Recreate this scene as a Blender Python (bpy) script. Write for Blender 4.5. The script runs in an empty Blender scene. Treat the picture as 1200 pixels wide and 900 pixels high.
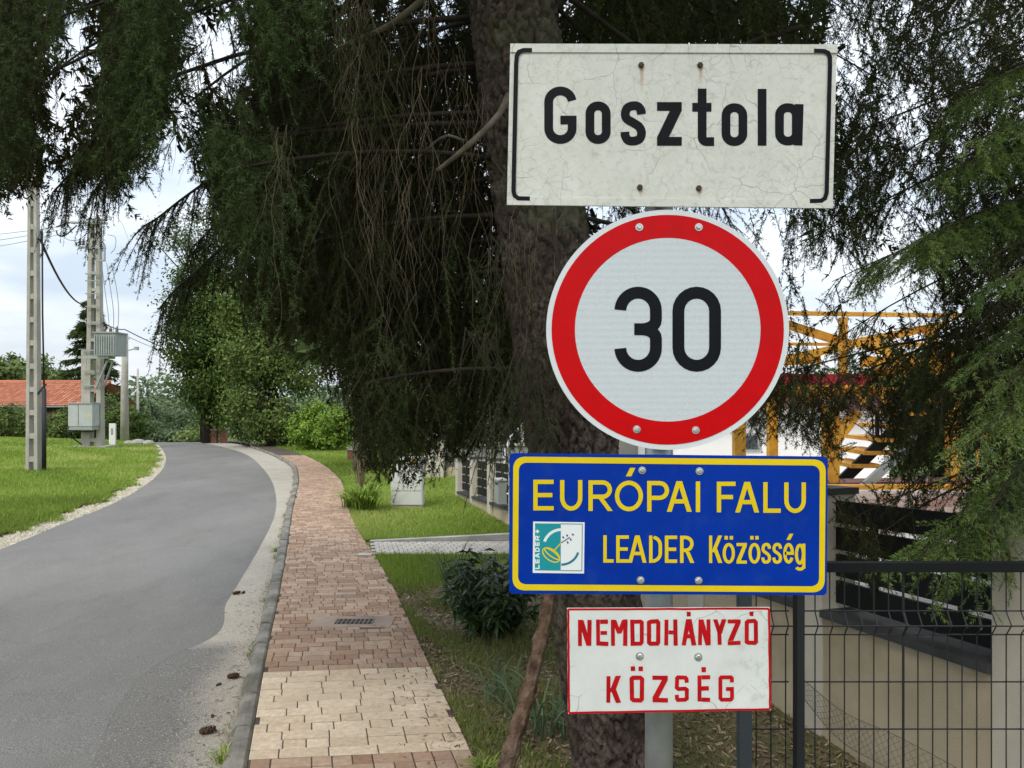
import bpy, bmesh, math, random
import numpy as np
from mathutils import Vector, Matrix

random.seed(7)
RNG = np.random.default_rng(7)
SC = bpy.context.scene
COL = SC.collection
R = math.radians

# ------------------------------------------------------------------ camera, sky, sun, exposure
F, CX, CY, CH = 867.0, 600.0, 463.0, 1.75          # focal length in photo pixels, principal point, eye height
cam_d = bpy.data.cameras.new('camera')
cam = bpy.data.objects.new('camera', cam_d)
COL.objects.link(cam)
cam.location = (0, 0, CH)
cam.rotation_euler = (R(90), 0, 0)
cam_d.sensor_width = 36
cam_d.lens = 36 * F / 1200
cam_d.shift_y = (CY - 450) / 1200
cam_d.clip_start = 0.05
cam_d.clip_end = 6000
SC.camera = cam

SUN_EL, SUN_AZ = R(52), R(205)                       # soft sun behind the camera, a little to its side
world = bpy.data.worlds.new('World')
SC.world = world
world.use_nodes = True
wn, wl = world.node_tree.nodes, world.node_tree.links
for n_ in list(wn):
    wn.remove(n_)


def wnode(t, **kw):
    n = wn.new(t)
    for k, v in kw.items():
        setattr(n, k, v)
    return n


sky = wnode('ShaderNodeTexSky', sky_type='NISHITA', sun_disc=False)
sky.sun_elevation = SUN_EL
sky.sun_rotation = SUN_AZ
sky.air_density = 1.2
sky.dust_density = 2.5
sky_s = wnode('ShaderNodeMix', data_type='RGBA', blend_type='MULTIPLY')
sky_s.inputs[0].default_value = 1.0
sky_s.inputs[7].default_value = (0.12, 0.12, 0.12, 1)
wl.new(sky.outputs[0], sky_s.inputs[6])
tc = wnode('ShaderNodeTexCoord')
sep = wnode('ShaderNodeSeparateXYZ')
wl.new(tc.outputs['Generated'], sep.inputs[0])
zc_ = wnode('ShaderNodeMath', operation='MAXIMUM')
wl.new(sep.outputs[2], zc_.inputs[0])
zc_.inputs[1].default_value = 0.0
ov = wnode('ShaderNodeMath', operation='MULTIPLY_ADD')   # overcast sky: brighter overhead than at the horizon
wl.new(zc_.outputs[0], ov.inputs[0])
ov.inputs[1].default_value = 0.95
ov.inputs[2].default_value = 0.86
mp = wnode('ShaderNodeMapping')
mp.inputs['Scale'].default_value = (1.6, 1.6, 5.0)
wl.new(tc.outputs['Generated'], mp.inputs[0])
cn = wnode('ShaderNodeTexNoise')
cn.inputs['Scale'].default_value = 2.2
cn.inputs['Detail'].default_value = 6
cn.inputs['Roughness'].default_value = 0.55
wl.new(mp.outputs[0], cn.inputs[0])
cr = wnode('ShaderNodeValToRGB')
cr.color_ramp.elements[0].position = 0.36
cr.color_ramp.elements[0].color = (0.55, 0.64, 0.75, 1)
cr.color_ramp.elements[1].position = 0.64
cr.color_ramp.elements[1].color = (0.89, 0.925, 0.96, 1)
wl.new(cn.outputs[0], cr.inputs[0])
cl = wnode('ShaderNodeMix', data_type='RGBA', blend_type='MULTIPLY')
cl.inputs[0].default_value = 1.0
wl.new(cr.outputs[0], cl.inputs[6])
wl.new(ov.outputs[0], cl.inputs[7])
mx = wnode('ShaderNodeMix', data_type='RGBA')
mx.inputs[0].default_value = 0.86
wl.new(sky_s.outputs[2], mx.inputs[6])
wl.new(cl.outputs[2], mx.inputs[7])
bg = wnode('ShaderNodeBackground')
bg.inputs[1].default_value = 1.0
wl.new(mx.outputs[2], bg.inputs[0])
wo = wnode('ShaderNodeOutputWorld')
wl.new(bg.outputs[0], wo.inputs[0])

sun_d = bpy.data.lights.new('sun', 'SUN')
sun_d.energy = 1.4
sun_d.angle = R(18)
sun_d.color = (1.0, 0.94, 0.84)
sun = bpy.data.objects.new('sun', sun_d)
COL.objects.link(sun)
sun_from = Vector((math.sin(SUN_AZ) * math.cos(SUN_EL), math.cos(SUN_AZ) * math.cos(SUN_EL), math.sin(SUN_EL)))
sun.rotation_euler = sun_from.to_track_quat('Z', 'Y').to_euler()

SC.view_settings.view_transform = 'Standard'
SC.view_settings.look = 'None'
SC.view_settings.gamma = 1
SC.view_settings.use_curve_mapping = False
SC.view_settings.exposure = 0.45
SC.cycles.use_denoising = True
SC.cycles.max_bounces = 6
SC.cycles.diffuse_bounces = 3
SC.cycles.transmission_bounces = 4
SC.cycles.transparent_max_bounces = 8

# ------------------------------------------------------------------ helpers


def at(px, py, Y):
    return np.array([(px - CX) * Y / F, Y, CH - (py - CY) * Y / F])


SL = 0.018


def gp(px, py):
    """Point of the sloping ground seen at a photo pixel."""
    Y = CH * F / (py - CY - SL * F)
    return ((px - CX) * Y / F, Y)


def sstep(a, b, x):
    t = np.clip((np.asarray(x, float) - a) / (b - a), 0, 1)
    return t * t * (3 - 2 * t)


def gz(x, y):
    """Ground height: gently falling street, a crest near 34 m, a hollow by the wall."""
    x = np.asarray(x, float)
    y = np.asarray(y, float)
    d = np.clip(y - 34, 0, 26)
    z = -SL * np.minimum(y, 100) - 0.0022 * d * d - 0.1144 * np.clip(y - 60, 0, 30)
    z = z + np.clip(0.032 * (np.interp(y, [0, 9.4, 14, 22.2, 31.3, 37.5, 55], [-5.2, -6.5, -7.54, -10.5, -14.8, -18.1, -30]) - 0.7 - x), 0, 0.5) * (1 - sstep(40, 52, y))
    z = z - 0.16 * sstep(0.2, 1.3, x) * (1 - sstep(6, 9, y))
    return z


def herm(pts):
    ys = np.array([p[1] for p in pts], float)
    xs = np.array([p[0] for p in pts], float)
    o = np.argsort(ys)
    ys, xs = ys[o], xs[o]
    m = np.gradient(xs, ys)

    def f(y):
        y = np.asarray(y, float)
        i = np.clip(np.searchsorted(ys, y) - 1, 0, len(ys) - 2)
        h = ys[i + 1] - ys[i]
        t = (y - ys[i]) / h
        tc_ = np.clip(t, 0, 1)
        t2, t3 = tc_ ** 2, tc_ ** 3
        v = (2 * t3 - 3 * t2 + 1) * xs[i] + (t3 - 2 * t2 + tc_) * h * m[i] + (-2 * t3 + 3 * t2) * xs[i + 1] + (t3 - t2) * h * m[i + 1]
        v = v + np.where(t < 0, t * h * m[0], 0) + np.where(t > 1, (t - 1) * h * m[-1], 0)
        return v
    return f


ORG = {}


def worg(o):
    return ORG.get(o.name, np.zeros(3)) if o is not None else np.zeros(3)


def tag(o, label=None, cat=None, group=None, kind=None):
    if label:
        o['label'] = label
    if cat:
        o['category'] = cat
    if group:
        o['group'] = group
    if kind:
        o['kind'] = kind
    return o


def thing(name, loc, label, cat, group=None):
    o = bpy.data.objects.new(name, None)
    o.empty_display_size = 0.1
    COL.objects.link(o)
    o.location = tuple(float(v) for v in loc)
    ORG[o.name] = np.array(loc, float)
    return tag(o, label, cat, group)


def link(name, me, mat=None, parent=None, loc=None):
    o = bpy.data.objects.new(name, me)
    COL.objects.link(o)
    if mat is not None and not me.materials:
        for m in (mat if isinstance(mat, (list, tuple)) else [mat]):
            me.materials.append(m)
    if loc is not None:
        o.location = tuple(float(v) for v in loc)
        ORG[o.name] = np.array(loc, float)
    if parent is not None:
        o.parent = parent
        ORG[o.name] = worg(parent) if loc is None else worg(parent) + np.array(loc, float)
    return o


def mesh(name, V, Fs, mat, parent=None, smooth=False, org=None, mi=None):
    """World-space vertices -> one object (children are stored relative to their parent's base)."""
    V = np.array(V, float).reshape(-1, 3)
    base = worg(parent) if parent is not None else (np.array(org, float) if org is not None else np.zeros(3))
    me = bpy.data.meshes.new(name)
    me.from_pydata((V - base).tolist(), [], [tuple(int(i) for i in f) for f in Fs])
    if smooth:
        me.polygons.foreach_set('use_smooth', [True] * len(me.polygons))
    if mi is not None:
        me.polygons.foreach_set('material_index', mi)
    me.update()
    o = link(name, me, mat, parent)
    if parent is None and org is not None:
        o.location = tuple(float(v) for v in org)
        ORG[o.name] = np.array(org, float)
    return o


def npmesh(name, V, nper, mat, parent=None, tint=None, org=None, matidx=None):
    """Big soup of separate faces with nper corners each."""
    V = np.asarray(V, np.float32).reshape(-1, 3)
    base = worg(parent) if parent is not None else (np.array(org, float) if org is not None else np.zeros(3))
    V = V - base.astype(np.float32)
    nv = len(V)
    nf = nv // nper
    me = bpy.data.meshes.new(name)
    me.vertices.add(nv)
    me.vertices.foreach_set('co', V.ravel())
    me.loops.add(nv)
    me.loops.foreach_set('vertex_index', np.arange(nv, dtype=np.int32))
    me.polygons.add(nf)
    me.polygons.foreach_set('loop_start', np.arange(0, nv, nper, dtype=np.int32))
    if matidx is not None:
        me.polygons.foreach_set('material_index', np.asarray(matidx, np.int32))
    me.update(calc_edges=True)
    if tint is not None:
        a = me.attributes.new('tint', 'FLOAT', 'FACE')
        a.data.foreach_set('value', np.asarray(tint, np.float32))
    o = link(name, me, mat, parent)
    if parent is None and org is not None:
        o.location = tuple(float(v) for v in org)
        ORG[o.name] = np.array(org, float)
    return o


class MB:
    """Collects shapes for one mesh."""

    def __init__(self):
        self.V, self.F = [], []

    def add(self, V, Fs):
        b = len(self.V)
        self.V.extend([tuple(float(c) for c in v) for v in V])
        self.F.extend([tuple(int(i) + b for i in f) for f in Fs])
        return self

    def box(self, lo, hi):
        x0, y0, z0 = lo
        x1, y1, z1 = hi
        V = [(x0, y0, z0), (x1, y0, z0), (x1, y1, z0), (x0, y1, z0), (x0, y0, z1), (x1, y0, z1), (x1, y1, z1), (x0, y1, z1)]
        return self.add(V, [(3, 2, 1, 0), (4, 5, 6, 7), (0, 1, 5, 4), (1, 2, 6, 5), (2, 3, 7, 6), (3, 0, 4, 7)])

    def beam(self, a, b, w, h, up=(0, 0, 1)):
        a, b = Vector(a), Vector(b)
        d = (b - a).normalized()
        s = d.cross(Vector(up))
        if s.length < 1e-4:
            s = d.cross(Vector((0, 1, 0)))
        s.normalize()
        u = s.cross(d)
        V = []
        for p in (a, b):
            for i, j in ((-1, -1), (1, -1), (1, 1), (-1, 1)):
                V.append(p + s * (i * w / 2) + u * (j * h / 2))
        return self.add(V, [(0, 3, 2, 1), (4, 5, 6, 7), (0, 1, 5, 4), (1, 2, 6, 5), (2, 3, 7, 6), (3, 0, 4, 7)])

    def tube(self, pts, rad, n=8, cap=True):
        V, Fs = tube_vf(pts, rad, n, cap)
        return self.add(V, Fs)

    def lathe(self, prof, c, axis='Z', n=16):
        """prof: (radius, height) pairs around c."""
        c = np.array(c, float)
        V, Fs = [], []
        for r, h in prof:
            for k in range(n):
                a = 2 * math.pi * k / n
                if axis == 'Z':
                    V.append(c + (r * math.cos(a), r * math.sin(a), h))
                elif axis == 'Y':
                    V.append(c + (r * math.cos(a), h, r * math.sin(a)))
                else:
                    V.append(c + (h, r * math.cos(a), r * math.sin(a)))
        for i in range(len(prof) - 1):
            for k in range(n):
                k2 = (k + 1) % n
                Fs.append((i * n + k, i * n + k2, (i + 1) * n + k2, (i + 1) * n + k))
        Fs.append(tuple(range(n))[::-1])
        Fs.append(tuple(range((len(prof) - 1) * n, len(prof) * n)))
        return self.add(V, Fs)

    def build(self, name, mat, parent=None, smooth=False, org=None):
        return mesh(name, self.V, self.F, mat, parent, smooth, org)


def tube_vf(pts, rad, n=8, cap=True):
    P = np.array(pts, float)
    rad = np.broadcast_to(np.array(rad, float), (len(P),))
    T = np.gradient(P, axis=0)
    T /= np.linalg.norm(T, axis=1)[:, None] + 1e-9
    ref = np.array([0.0, 1.0, 0.0]) if abs(T[0][1]) < 0.8 else np.array([1.0, 0, 0])
    V, Fs = [], []
    s = None
    for i in range(len(P)):
        if s is None:
            s = np.cross(T[i], ref)
        else:
            s = s - T[i] * np.dot(s, T[i])
        s = s / (np.linalg.norm(s) + 1e-9)
        u = np.cross(T[i], s)
        for k in range(n):
            a = 2 * math.pi * k / n
            V.append(P[i] + rad[i] * (math.cos(a) * s + math.sin(a) * u))
    for i in range(len(P) - 1):
        for k in range(n):
            k2 = (k + 1) % n
            Fs.append((i * n + k, i * n + k2, (i + 1) * n + k2, (i + 1) * n + k))
    if cap:
        Fs.append(tuple(range(n))[::-1])
        Fs.append(tuple(range((len(P) - 1) * n, len(P) * n)))
    return V, Fs


def catmull(pts, k=6, closed=False):
    P = [np.array(p, float) for p in pts]
    n = len(P)
    out = []
    rng = range(n) if closed else range(n - 1)
    for i in rng:
        p1, p2 = P[i], P[(i + 1) % n]
        p0 = P[i - 1] if (i > 0 or closed) else 2 * p1 - p2
        p3 = P[(i + 2) % n] if (i + 2 < n or closed) else 2 * p2 - p1
        for j in range(k):
            t = j / k
            out.append(0.5 * ((2 * p1) + (-p0 + p2) * t + (2 * p0 - 5 * p1 + 4 * p2 - p3) * t * t + (-p0 + 3 * p1 - 3 * p2 + p3) * t ** 3))
    if not closed:
        out.append(P[-1])
    return out


# ------------------------------------------------------------------ materials
def newmat(name):
    m = bpy.data.materials.new(name)
    m.use_nodes = True
    nt = m.node_tree
    for n in list(nt.nodes):
        nt.nodes.remove(n)
    out = nt.nodes.new('ShaderNodeOutputMaterial')
    p = nt.nodes.new('ShaderNodeBsdfPrincipled')
    nt.links.new(p.outputs[0], out.inputs[0])
    return m, nt, p, out


def N(nt, t, ins=None, **kw):
    n = nt.nodes.new(t)
    for k, v in kw.items():
        setattr(n, k, v)
    for k, v in (ins or {}).items():
        if hasattr(v, 'is_linked'):
            nt.links.new(v, n.inputs[k])
        else:
            n.inputs[k].default_value = v
    return n


def c4(c):
    return (c[0], c[1], c[2], 1.0)


def noise_fac(nt, scale, detail=4, rough=0.55, coord='Object', vec=None, stretch=None):
    if vec is None:
        if coord == 'Position':
            vec = N(nt, 'ShaderNodeNewGeometry').outputs['Position']
        else:
            vec = N(nt, 'ShaderNodeTexCoord').outputs[coord]
    if stretch:
        vec = N(nt, 'ShaderNodeMapping', {'Vector': vec, 'Scale': stretch}).outputs[0]
    return N(nt, 'ShaderNodeTexNoise', {'Vector': vec, 'Scale': scale, 'Detail': detail, 'Roughness': rough}).outputs[0]


def ramp(nt, fac, stops):
    r = nt.nodes.new('ShaderNodeValToRGB')
    while len(r.color_ramp.elements) < len(stops):
        r.color_ramp.elements.new(0.5)
    for e, (p, c) in zip(r.color_ramp.elements, stops):
        e.position = p
        e.color = c4(c) if len(c) == 3 else c
    nt.links.new(fac, r.inputs[0])
    return r.outputs[0]


def mixc(nt, fac, a, b, mode='MIX'):
    n = N(nt, 'ShaderNodeMix', data_type='RGBA', blend_type=mode)
    for i, v in ((0, fac), (6, a), (7, b)):
        if hasattr(v, 'is_linked'):
            nt.links.new(v, n.inputs[i])
        else:
            n.inputs[i].default_value = c4(v) if isinstance(v, tuple) and len(v) == 3 else v
    return n.outputs[2]


def mth(nt, op, a, b=None, c=None):
    n = N(nt, 'ShaderNodeMath', operation=op)
    for i, v in enumerate((a, b, c)):
        if v is None:
            continue
        if hasattr(v, 'is_linked'):
            nt.links.new(v, n.inputs[i])
        else:
            n.inputs[i].default_value = v
    return n.outputs[0]


def bump(nt, p, h, strength=0.4, dist=0.01):
    b = N(nt, 'ShaderNodeBump', {'Strength': strength, 'Distance': dist, 'Height': h})
    nt.links.new(b.outputs[0], p.inputs['Normal'])


def pmat(name, base, rough=0.7, var=0.2, scale=4.0, bscale=60.0, bstr=0.2, bdist=0.004, metal=0.0, spec=0.4, coord='Object', dirt=None, dscale=1.5, dpos=(0.5, 0.75)):
    m, nt, p, out = newmat(name)
    f = noise_fac(nt, scale, 6, 0.6, coord)
    lo = tuple(c * (1 - var) for c in base)
    hi = tuple(min(1, c * (1 + var)) for c in base)
    col = ramp(nt, f, [(0.3, lo), (0.7, hi)])
    if dirt:
        d = noise_fac(nt, dscale, 8, 0.65, coord)
        fd = ramp(nt, d, [(dpos[0], (0, 0, 0)), (dpos[1], (1, 1, 1))])
        col = mixc(nt, fd, col, dirt)
    nt.links.new(col, p.inputs['Base Color'])
    p.inputs['Roughness'].default_value = rough
    p.inputs['Metallic'].default_value = metal
    p.inputs['Specular IOR Level'].default_value = spec
    if bstr:
        bump(nt, p, noise_fac(nt, bscale, 4, 0.6, coord), bstr, bdist)
    return m


def leafmat(name, stops, transl=0.25, rough=0.6, spec=0.08):
    m, nt, p, out = newmat(name)
    a = N(nt, 'ShaderNodeAttribute', attribute_name='tint')
    col = ramp(nt, a.outputs['Fac'], stops)
    nt.links.new(col, p.inputs['Base Color'])
    p.inputs['Roughness'].default_value = rough
    p.inputs['Specular IOR Level'].default_value = spec
    tr = N(nt, 'ShaderNodeBsdfTranslucent', {'Color': mixc(nt, 1.0, col, (1.0, 1.0, 0.6), 'MULTIPLY')})
    mxs = N(nt, 'ShaderNodeMixShader', {0: transl, 1: p.outputs[0], 2: tr.outputs[0]})
    nt.links.new(mxs.outputs[0], out.inputs[0])
    return m


M = {}
M['bark'] = None
m, nt, p, out = newmat('spruce_bark')
v = N(nt, 'ShaderNodeTexCoord').outputs['Object']
f1 = noise_fac(nt, 9, 8, 0.65, vec=v, stretch=(1, 1, 0.6))
f2 = noise_fac(nt, 60, 5, 0.7, vec=v)
colr = ramp(nt, f1, [(0.3, (0.075, 0.050, 0.037)), (0.5, (0.155, 0.11, 0.084)), (0.72, (0.27, 0.21, 0.17))])
colr = mixc(nt, ramp(nt, f2, [(0.35, (1, 1, 1)), (0.6, (0, 0, 0))]), colr, (0.06, 0.042, 0.032))
geo_a = N(nt, 'ShaderNodeAttribute', attribute_name='plate').outputs['Fac']
colr = mixc(nt, geo_a, (0.022, 0.015, 0.012), colr)
f3 = noise_fac(nt, 2.2, 5, 0.6, vec=v)
colr = mixc(nt, 1.0, colr, (0.66, 0.70, 0.72), 'MULTIPLY')
colr = mixc(nt, ramp(nt, f3, [(0.55, (0, 0, 0)), (0.75, (0.55, 0.55, 0.55))]), colr, (0.10, 0.115, 0.06))
nt.links.new(colr, p.inputs['Base Color'])
p.inputs['Roughness'].default_value = 0.9
p.inputs['Specular IOR Level'].default_value = 0.15
bump(nt, p, f2, 0.6, 0.006)
M['bark'] = m
M['bark_grey'] = pmat('grey_bark', (0.24, 0.21, 0.18), 0.9, 0.4, 9, 40, 0.8, 0.02, spec=0.15)
M['bark_dark'] = pmat('dark_bark', (0.04, 0.031, 0.024), 0.9, 0.4, 9, 60, 0.7, 0.01, spec=0.15)
M['stick'] = pmat('stick_bark', (0.125, 0.08, 0.055), 0.9, 0.6, 24, 90, 1.0, 0.008, spec=0.05, dirt=(0.20, 0.155, 0.12), dscale=6, dpos=(0.5, 0.7))
M['bare_wood'] = pmat('bare_branch_wood', (0.15, 0.125, 0.095), 0.9, 0.45, 20, 70, 0.6, 0.004, spec=0.05)
M['deadtwig'] = pmat('dead_twig', (0.15, 0.118, 0.075), 0.9, 0.4, 8, 60, 0.0, spec=0.05)
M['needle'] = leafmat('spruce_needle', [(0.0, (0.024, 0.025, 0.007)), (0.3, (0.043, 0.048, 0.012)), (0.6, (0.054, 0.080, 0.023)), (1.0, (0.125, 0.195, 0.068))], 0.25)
M['needle_fresh'] = leafmat('fresh_spruce_needle', [(0.0, (0.045, 0.085, 0.02)), (0.5, (0.115, 0.19, 0.05)), (1.0, (0.25, 0.33, 0.10))], 0.28)
M['leaf_dark'] = leafmat('dark_leaf', [(0.0, (0.028, 0.052, 0.014)), (0.5, (0.070, 0.115, 0.026)), (1.0, (0.16, 0.205, 0.045))])
M['leaf_mid'] = leafmat('mid_leaf', [(0.0, (0.055, 0.085, 0.024)), (0.5, (0.125, 0.175, 0.05)), (1.0, (0.24, 0.29, 0.10))])
M['leaf_pale'] = leafmat('pale_leaf', [(0.0, (0.062, 0.098, 0.026)), (0.5, (0.14, 0.20, 0.055)), (1.0, (0.27, 0.33, 0.11))], 0.33)
M['leaf_light'] = leafmat('light_leaf', [(0.0, (0.09, 0.15, 0.025)), (0.5, (0.20, 0.32, 0.05)), (1.0, (0.35, 0.47, 0.09))])
M['leaf_far'] = leafmat('far_leaf', [(0.0, (0.075, 0.11, 0.06)), (0.5, (0.13, 0.18, 0.10)), (1.0, (0.21, 0.26, 0.15))])  # paler, greyed green: distance haze is put into the leaf colour
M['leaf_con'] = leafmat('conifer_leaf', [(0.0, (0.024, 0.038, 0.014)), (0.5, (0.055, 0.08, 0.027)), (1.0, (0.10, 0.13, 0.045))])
M['shrubleaf'] = leafmat('shrub_leaf', [(0.0, (0.018, 0.035, 0.012)), (0.5, (0.04, 0.075, 0.024)), (1.0, (0.08, 0.13, 0.045))], 0.2, 0.4, 0.4)
M['lily'] = leafmat('lily_leaf', [(0.0, (0.09, 0.15, 0.02)), (0.5, (0.20, 0.31, 0.05)), (1.0, (0.36, 0.44, 0.10))])
M['strap'] = leafmat('strap_leaf', [(0.0, (0.07, 0.11, 0.06)), (1.0, (0.17, 0.23, 0.13))])
M['grass'] = leafmat('grass_blade', [(0.0, (0.15, 0.19, 0.045)), (0.35, (0.21, 0.30, 0.055)), (0.75, (0.30, 0.41, 0.085)), (1.0, (0.45, 0.46, 0.17))], 0.3)
M['grass_dull'] = leafmat('dull_grass_blade', [(0.0, (0.09, 0.125, 0.035)), (0.5, (0.175, 0.22, 0.065)), (0.8, (0.28, 0.28, 0.10)), (1.0, (0.45, 0.40, 0.22))], 0.25)
M['litter'] = leafmat('needle_litter', [(0.0, (0.09, 0.06, 0.035)), (0.5, (0.22, 0.16, 0.10)), (1.0, (0.48, 0.40, 0.28))], 0.0, 0.9, 0.1)


def ground_mat(name, stops, dirt, dpos, scale=0.8):
    m, nt, p, out = newmat(name)
    f = noise_fac(nt, 6, 8, 0.65, 'Position')
    c = ramp(nt, f, stops)
    d = noise_fac(nt, scale, 6, 0.6, 'Position')
    c = mixc(nt, ramp(nt, d, [(dpos[0], (0, 0, 0)), (dpos[1], (1, 1, 1))]), c, dirt)
    g = noise_fac(nt, 90, 4, 0.7, 'Position')
    c = mixc(nt, 0.6, c, ramp(nt, g, [(0.3, (0.45, 0.45, 0.45)), (0.7, (1.25, 1.25, 1.25))]), 'MULTIPLY')
    nt.links.new(c, p.inputs['Base Color'])
    p.inputs['Roughness'].default_value = 0.95
    p.inputs['Specular IOR Level'].default_value = 0.1
    bump(nt, p, g, 0.7, 0.02)
    return m


M['ground'] = ground_mat('ground_soil', [(0.3, (0.07, 0.10, 0.03)), (0.7, (0.12, 0.16, 0.05))], (0.13, 0.11, 0.06), (0.55, 0.75))
M['lawn'] = ground_mat('lawn_soil', [(0.3, (0.13, 0.18, 0.035)), (0.7, (0.22, 0.30, 0.065))], (0.25, 0.25, 0.10), (0.6, 0.8))
M['dirt'] = ground_mat('garden_soil', [(0.3, (0.12, 0.10, 0.058)), (0.55, (0.19, 0.165, 0.10)), (0.75, (0.31, 0.265, 0.18))], (0.14, 0.15, 0.06), (0.45, 0.62), 1.3)
M['yard'] = pmat('yard_paving', (0.62, 0.59, 0.54), 0.9, 0.12, 3, 60, 0.3, 0.005, coord='Position')

# asphalt
m, nt, p, out = newmat('asphalt')
sp = noise_fac(nt, 160, 3, 0.7, 'Position')
lg = noise_fac(nt, 0.55, 6, 0.6, 'Position', stretch=(1, 0.35, 1))
col_a = ramp(nt, sp, [(0.3, (0.085, 0.081, 0.074)), (0.52, (0.168, 0.162, 0.150)), (0.75, (0.42, 0.40, 0.37))])
col_a = mixc(nt, 1.0, col_a, ramp(nt, lg, [(0.3, (0.78, 0.78, 0.78)), (0.7, (1.17, 1.17, 1.17))]), 'MULTIPLY')
wear = noise_fac(nt, 1.7, 8, 0.72, 'Position', stretch=(1, 0.5, 1))
col_a = mixc(nt, 1.0, col_a, ramp(nt, wear, [(0.36, (0.88, 0.875, 0.86)), (0.5, (1, 1, 1)), (0.68, (1.0, 1.0, 1.0)), (0.76, (1.15, 1.14, 1.11))]), 'MULTIPLY')
nt.links.new(col_a, p.inputs['Base Color'])
p.inputs['Roughness'].default_value = 0.85
p.inputs['Specular IOR Level'].default_value = 0.3
bump(nt, p, sp, 0.55, 0.006)
M['asphalt'] = m

# gutter: pale exposed concrete, worn asphalt skin where the surfacing thins out
m, nt, p, out = newmat('gutter_concrete')
sp = noise_fac(nt, 120, 3, 0.75, 'Position')
lg = noise_fac(nt, 1.6, 8, 0.65, 'Position')
col_g = ramp(nt, sp, [(0.3, (0.21, 0.185, 0.15)), (0.5, (0.39, 0.355, 0.295)), (0.72, (0.58, 0.535, 0.455))])
col_g = mixc(nt, ramp(nt, lg, [(0.4, (0, 0, 0)), (0.7, (0.5, 0.5, 0.5))]), col_g, (0.27, 0.235, 0.185))
u = N(nt, 'ShaderNodeAttribute', attribute_name='across').outputs['Fac']
pos = N(nt, 'ShaderNodeSeparateXYZ', {0: N(nt, 'ShaderNodeNewGeometry').outputs['Position']})
near = N(nt, 'ShaderNodeMapRange', {0: pos.outputs[1], 1: 5.75, 2: 5.5, 3: 0.0, 4: 1.0}).outputs[0]
wob = mth(nt, 'MULTIPLY_ADD', lg, 0.9, -0.45)
wob2 = mth(nt, 'MULTIPLY_ADD', sp, 0.7, -0.35)
e = mth(nt, 'ADD', mth(nt, 'ADD', u, wob), wob2)
e = N(nt, 'ShaderNodeMapRange', {0: e, 1: 0.45, 2: 0.85, 3: 1.0, 4: 0.0}).outputs[0]
fac_a = mth(nt, 'MULTIPLY', e, near)
col_d = ramp(nt, sp, [(0.3, (0.085, 0.081, 0.074)), (0.52, (0.168, 0.162, 0.150)), (0.75, (0.42, 0.40, 0.37))])
col_g = mixc(nt, fac_a, col_g, col_d)
edge_d = N(nt, 'ShaderNodeMapRange', {0: mth(nt, 'ADD', u, mth(nt, 'MULTIPLY_ADD', lg, 0.3, -0.15)), 1: 0.86, 2: 0.98, 3: 0.0, 4: 0.75}).outputs[0]
col_g = mixc(nt, edge_d, col_g, (0.12, 0.105, 0.07))
nt.links.new(col_g, p.inputs['Base Color'])
p.inputs['Roughness'].default_value = 0.92
p.inputs['Specular IOR Level'].default_value = 0.2
bump(nt, p, sp, 0.6, 0.008)
M['gutter'] = m


def brickmat(name, stops, stain):
    m, nt, p, out = newmat(name)
    oi = N(nt, 'ShaderNodeObjectInfo').outputs['Random']
    gi = N(nt, 'ShaderNodeNewGeometry').outputs['Random Per Island']
    r = mth(nt, 'FRACT', mth(nt, 'ADD', oi, gi))
    c = ramp(nt, r, stops)
    f = noise_fac(nt, 30, 6, 0.7, 'Position')
    c = mixc(nt, 1.0, c, ramp(nt, f, [(0.3, (0.74, 0.73, 0.72)), (0.7, (1.16, 1.16, 1.16))]), 'MULTIPLY')
    g = noise_fac(nt, 2.0, 6, 0.65, 'Position')
    c = mixc(nt, ramp(nt, g, [(0.45, (0, 0, 0)), (0.75, (0.6, 0.6, 0.6))]), c, stain)
    nt.links.new(c, p.inputs['Base Color'])
    p.inputs['Roughness'].default_value = 0.9
    p.inputs['Specular IOR Level'].default_value = 0.2
    bump(nt, p, noise_fac(nt, 200, 3, 0.6, 'Position'), 0.4, 0.003)
    return m


M['paver_red'] = brickmat('red_paver', [(0.0, (0.285, 0.18, 0.12)), (0.4, (0.36, 0.24, 0.165)), (0.7, (0.41, 0.285, 0.20)), (1.0, (0.46, 0.345, 0.255))], (0.23, 0.165, 0.125))
M['paver_light'] = brickmat('sand_paver', [(0.0, (0.53, 0.42, 0.295)), (0.5, (0.61, 0.49, 0.355)), (1.0, (0.68, 0.56, 0.42))], (0.48, 0.385, 0.28))
M['paver_bed'] = pmat('paver_joint_sand', (0.075, 0.056, 0.042), 0.95, 0.4, 5, 80, 0.4, 0.004, coord='Position', dirt=(0.08, 0.085, 0.035), dscale=2, dpos=(0.55, 0.7))
M['kerb'] = pmat('kerb_concrete', (0.23, 0.215, 0.185), 0.92, 0.35, 5, 90, 0.8, 0.008, coord='Position', dirt=(0.085, 0.08, 0.055), dscale=2.6, dpos=(0.42, 0.68))
M['verge'] = pmat('gravel_verge', (0.52, 0.47, 0.37), 0.95, 0.35, 28, 60, 0.9, 0.03, coord='Position', dirt=(0.22, 0.24, 0.09), dscale=2.2, dpos=(0.56, 0.7))
M['concrete'] = pmat('concrete', (0.36, 0.345, 0.31), 0.9, 0.25, 3, 40, 0.4, 0.01, dirt=(0.22, 0.20, 0.165), dscale=1.2)
M['drain_slab'] = pmat('drain_slab', (0.31, 0.235, 0.18), 0.92, 0.3, 8, 60, 0.5, 0.006, coord='Position', dirt=(0.13, 0.10, 0.08), dscale=4)
M['drive'] = pmat('driveway_concrete', (0.42, 0.385, 0.335), 0.9, 0.2, 4, 40, 0.4, 0.006, coord='Position')
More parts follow.
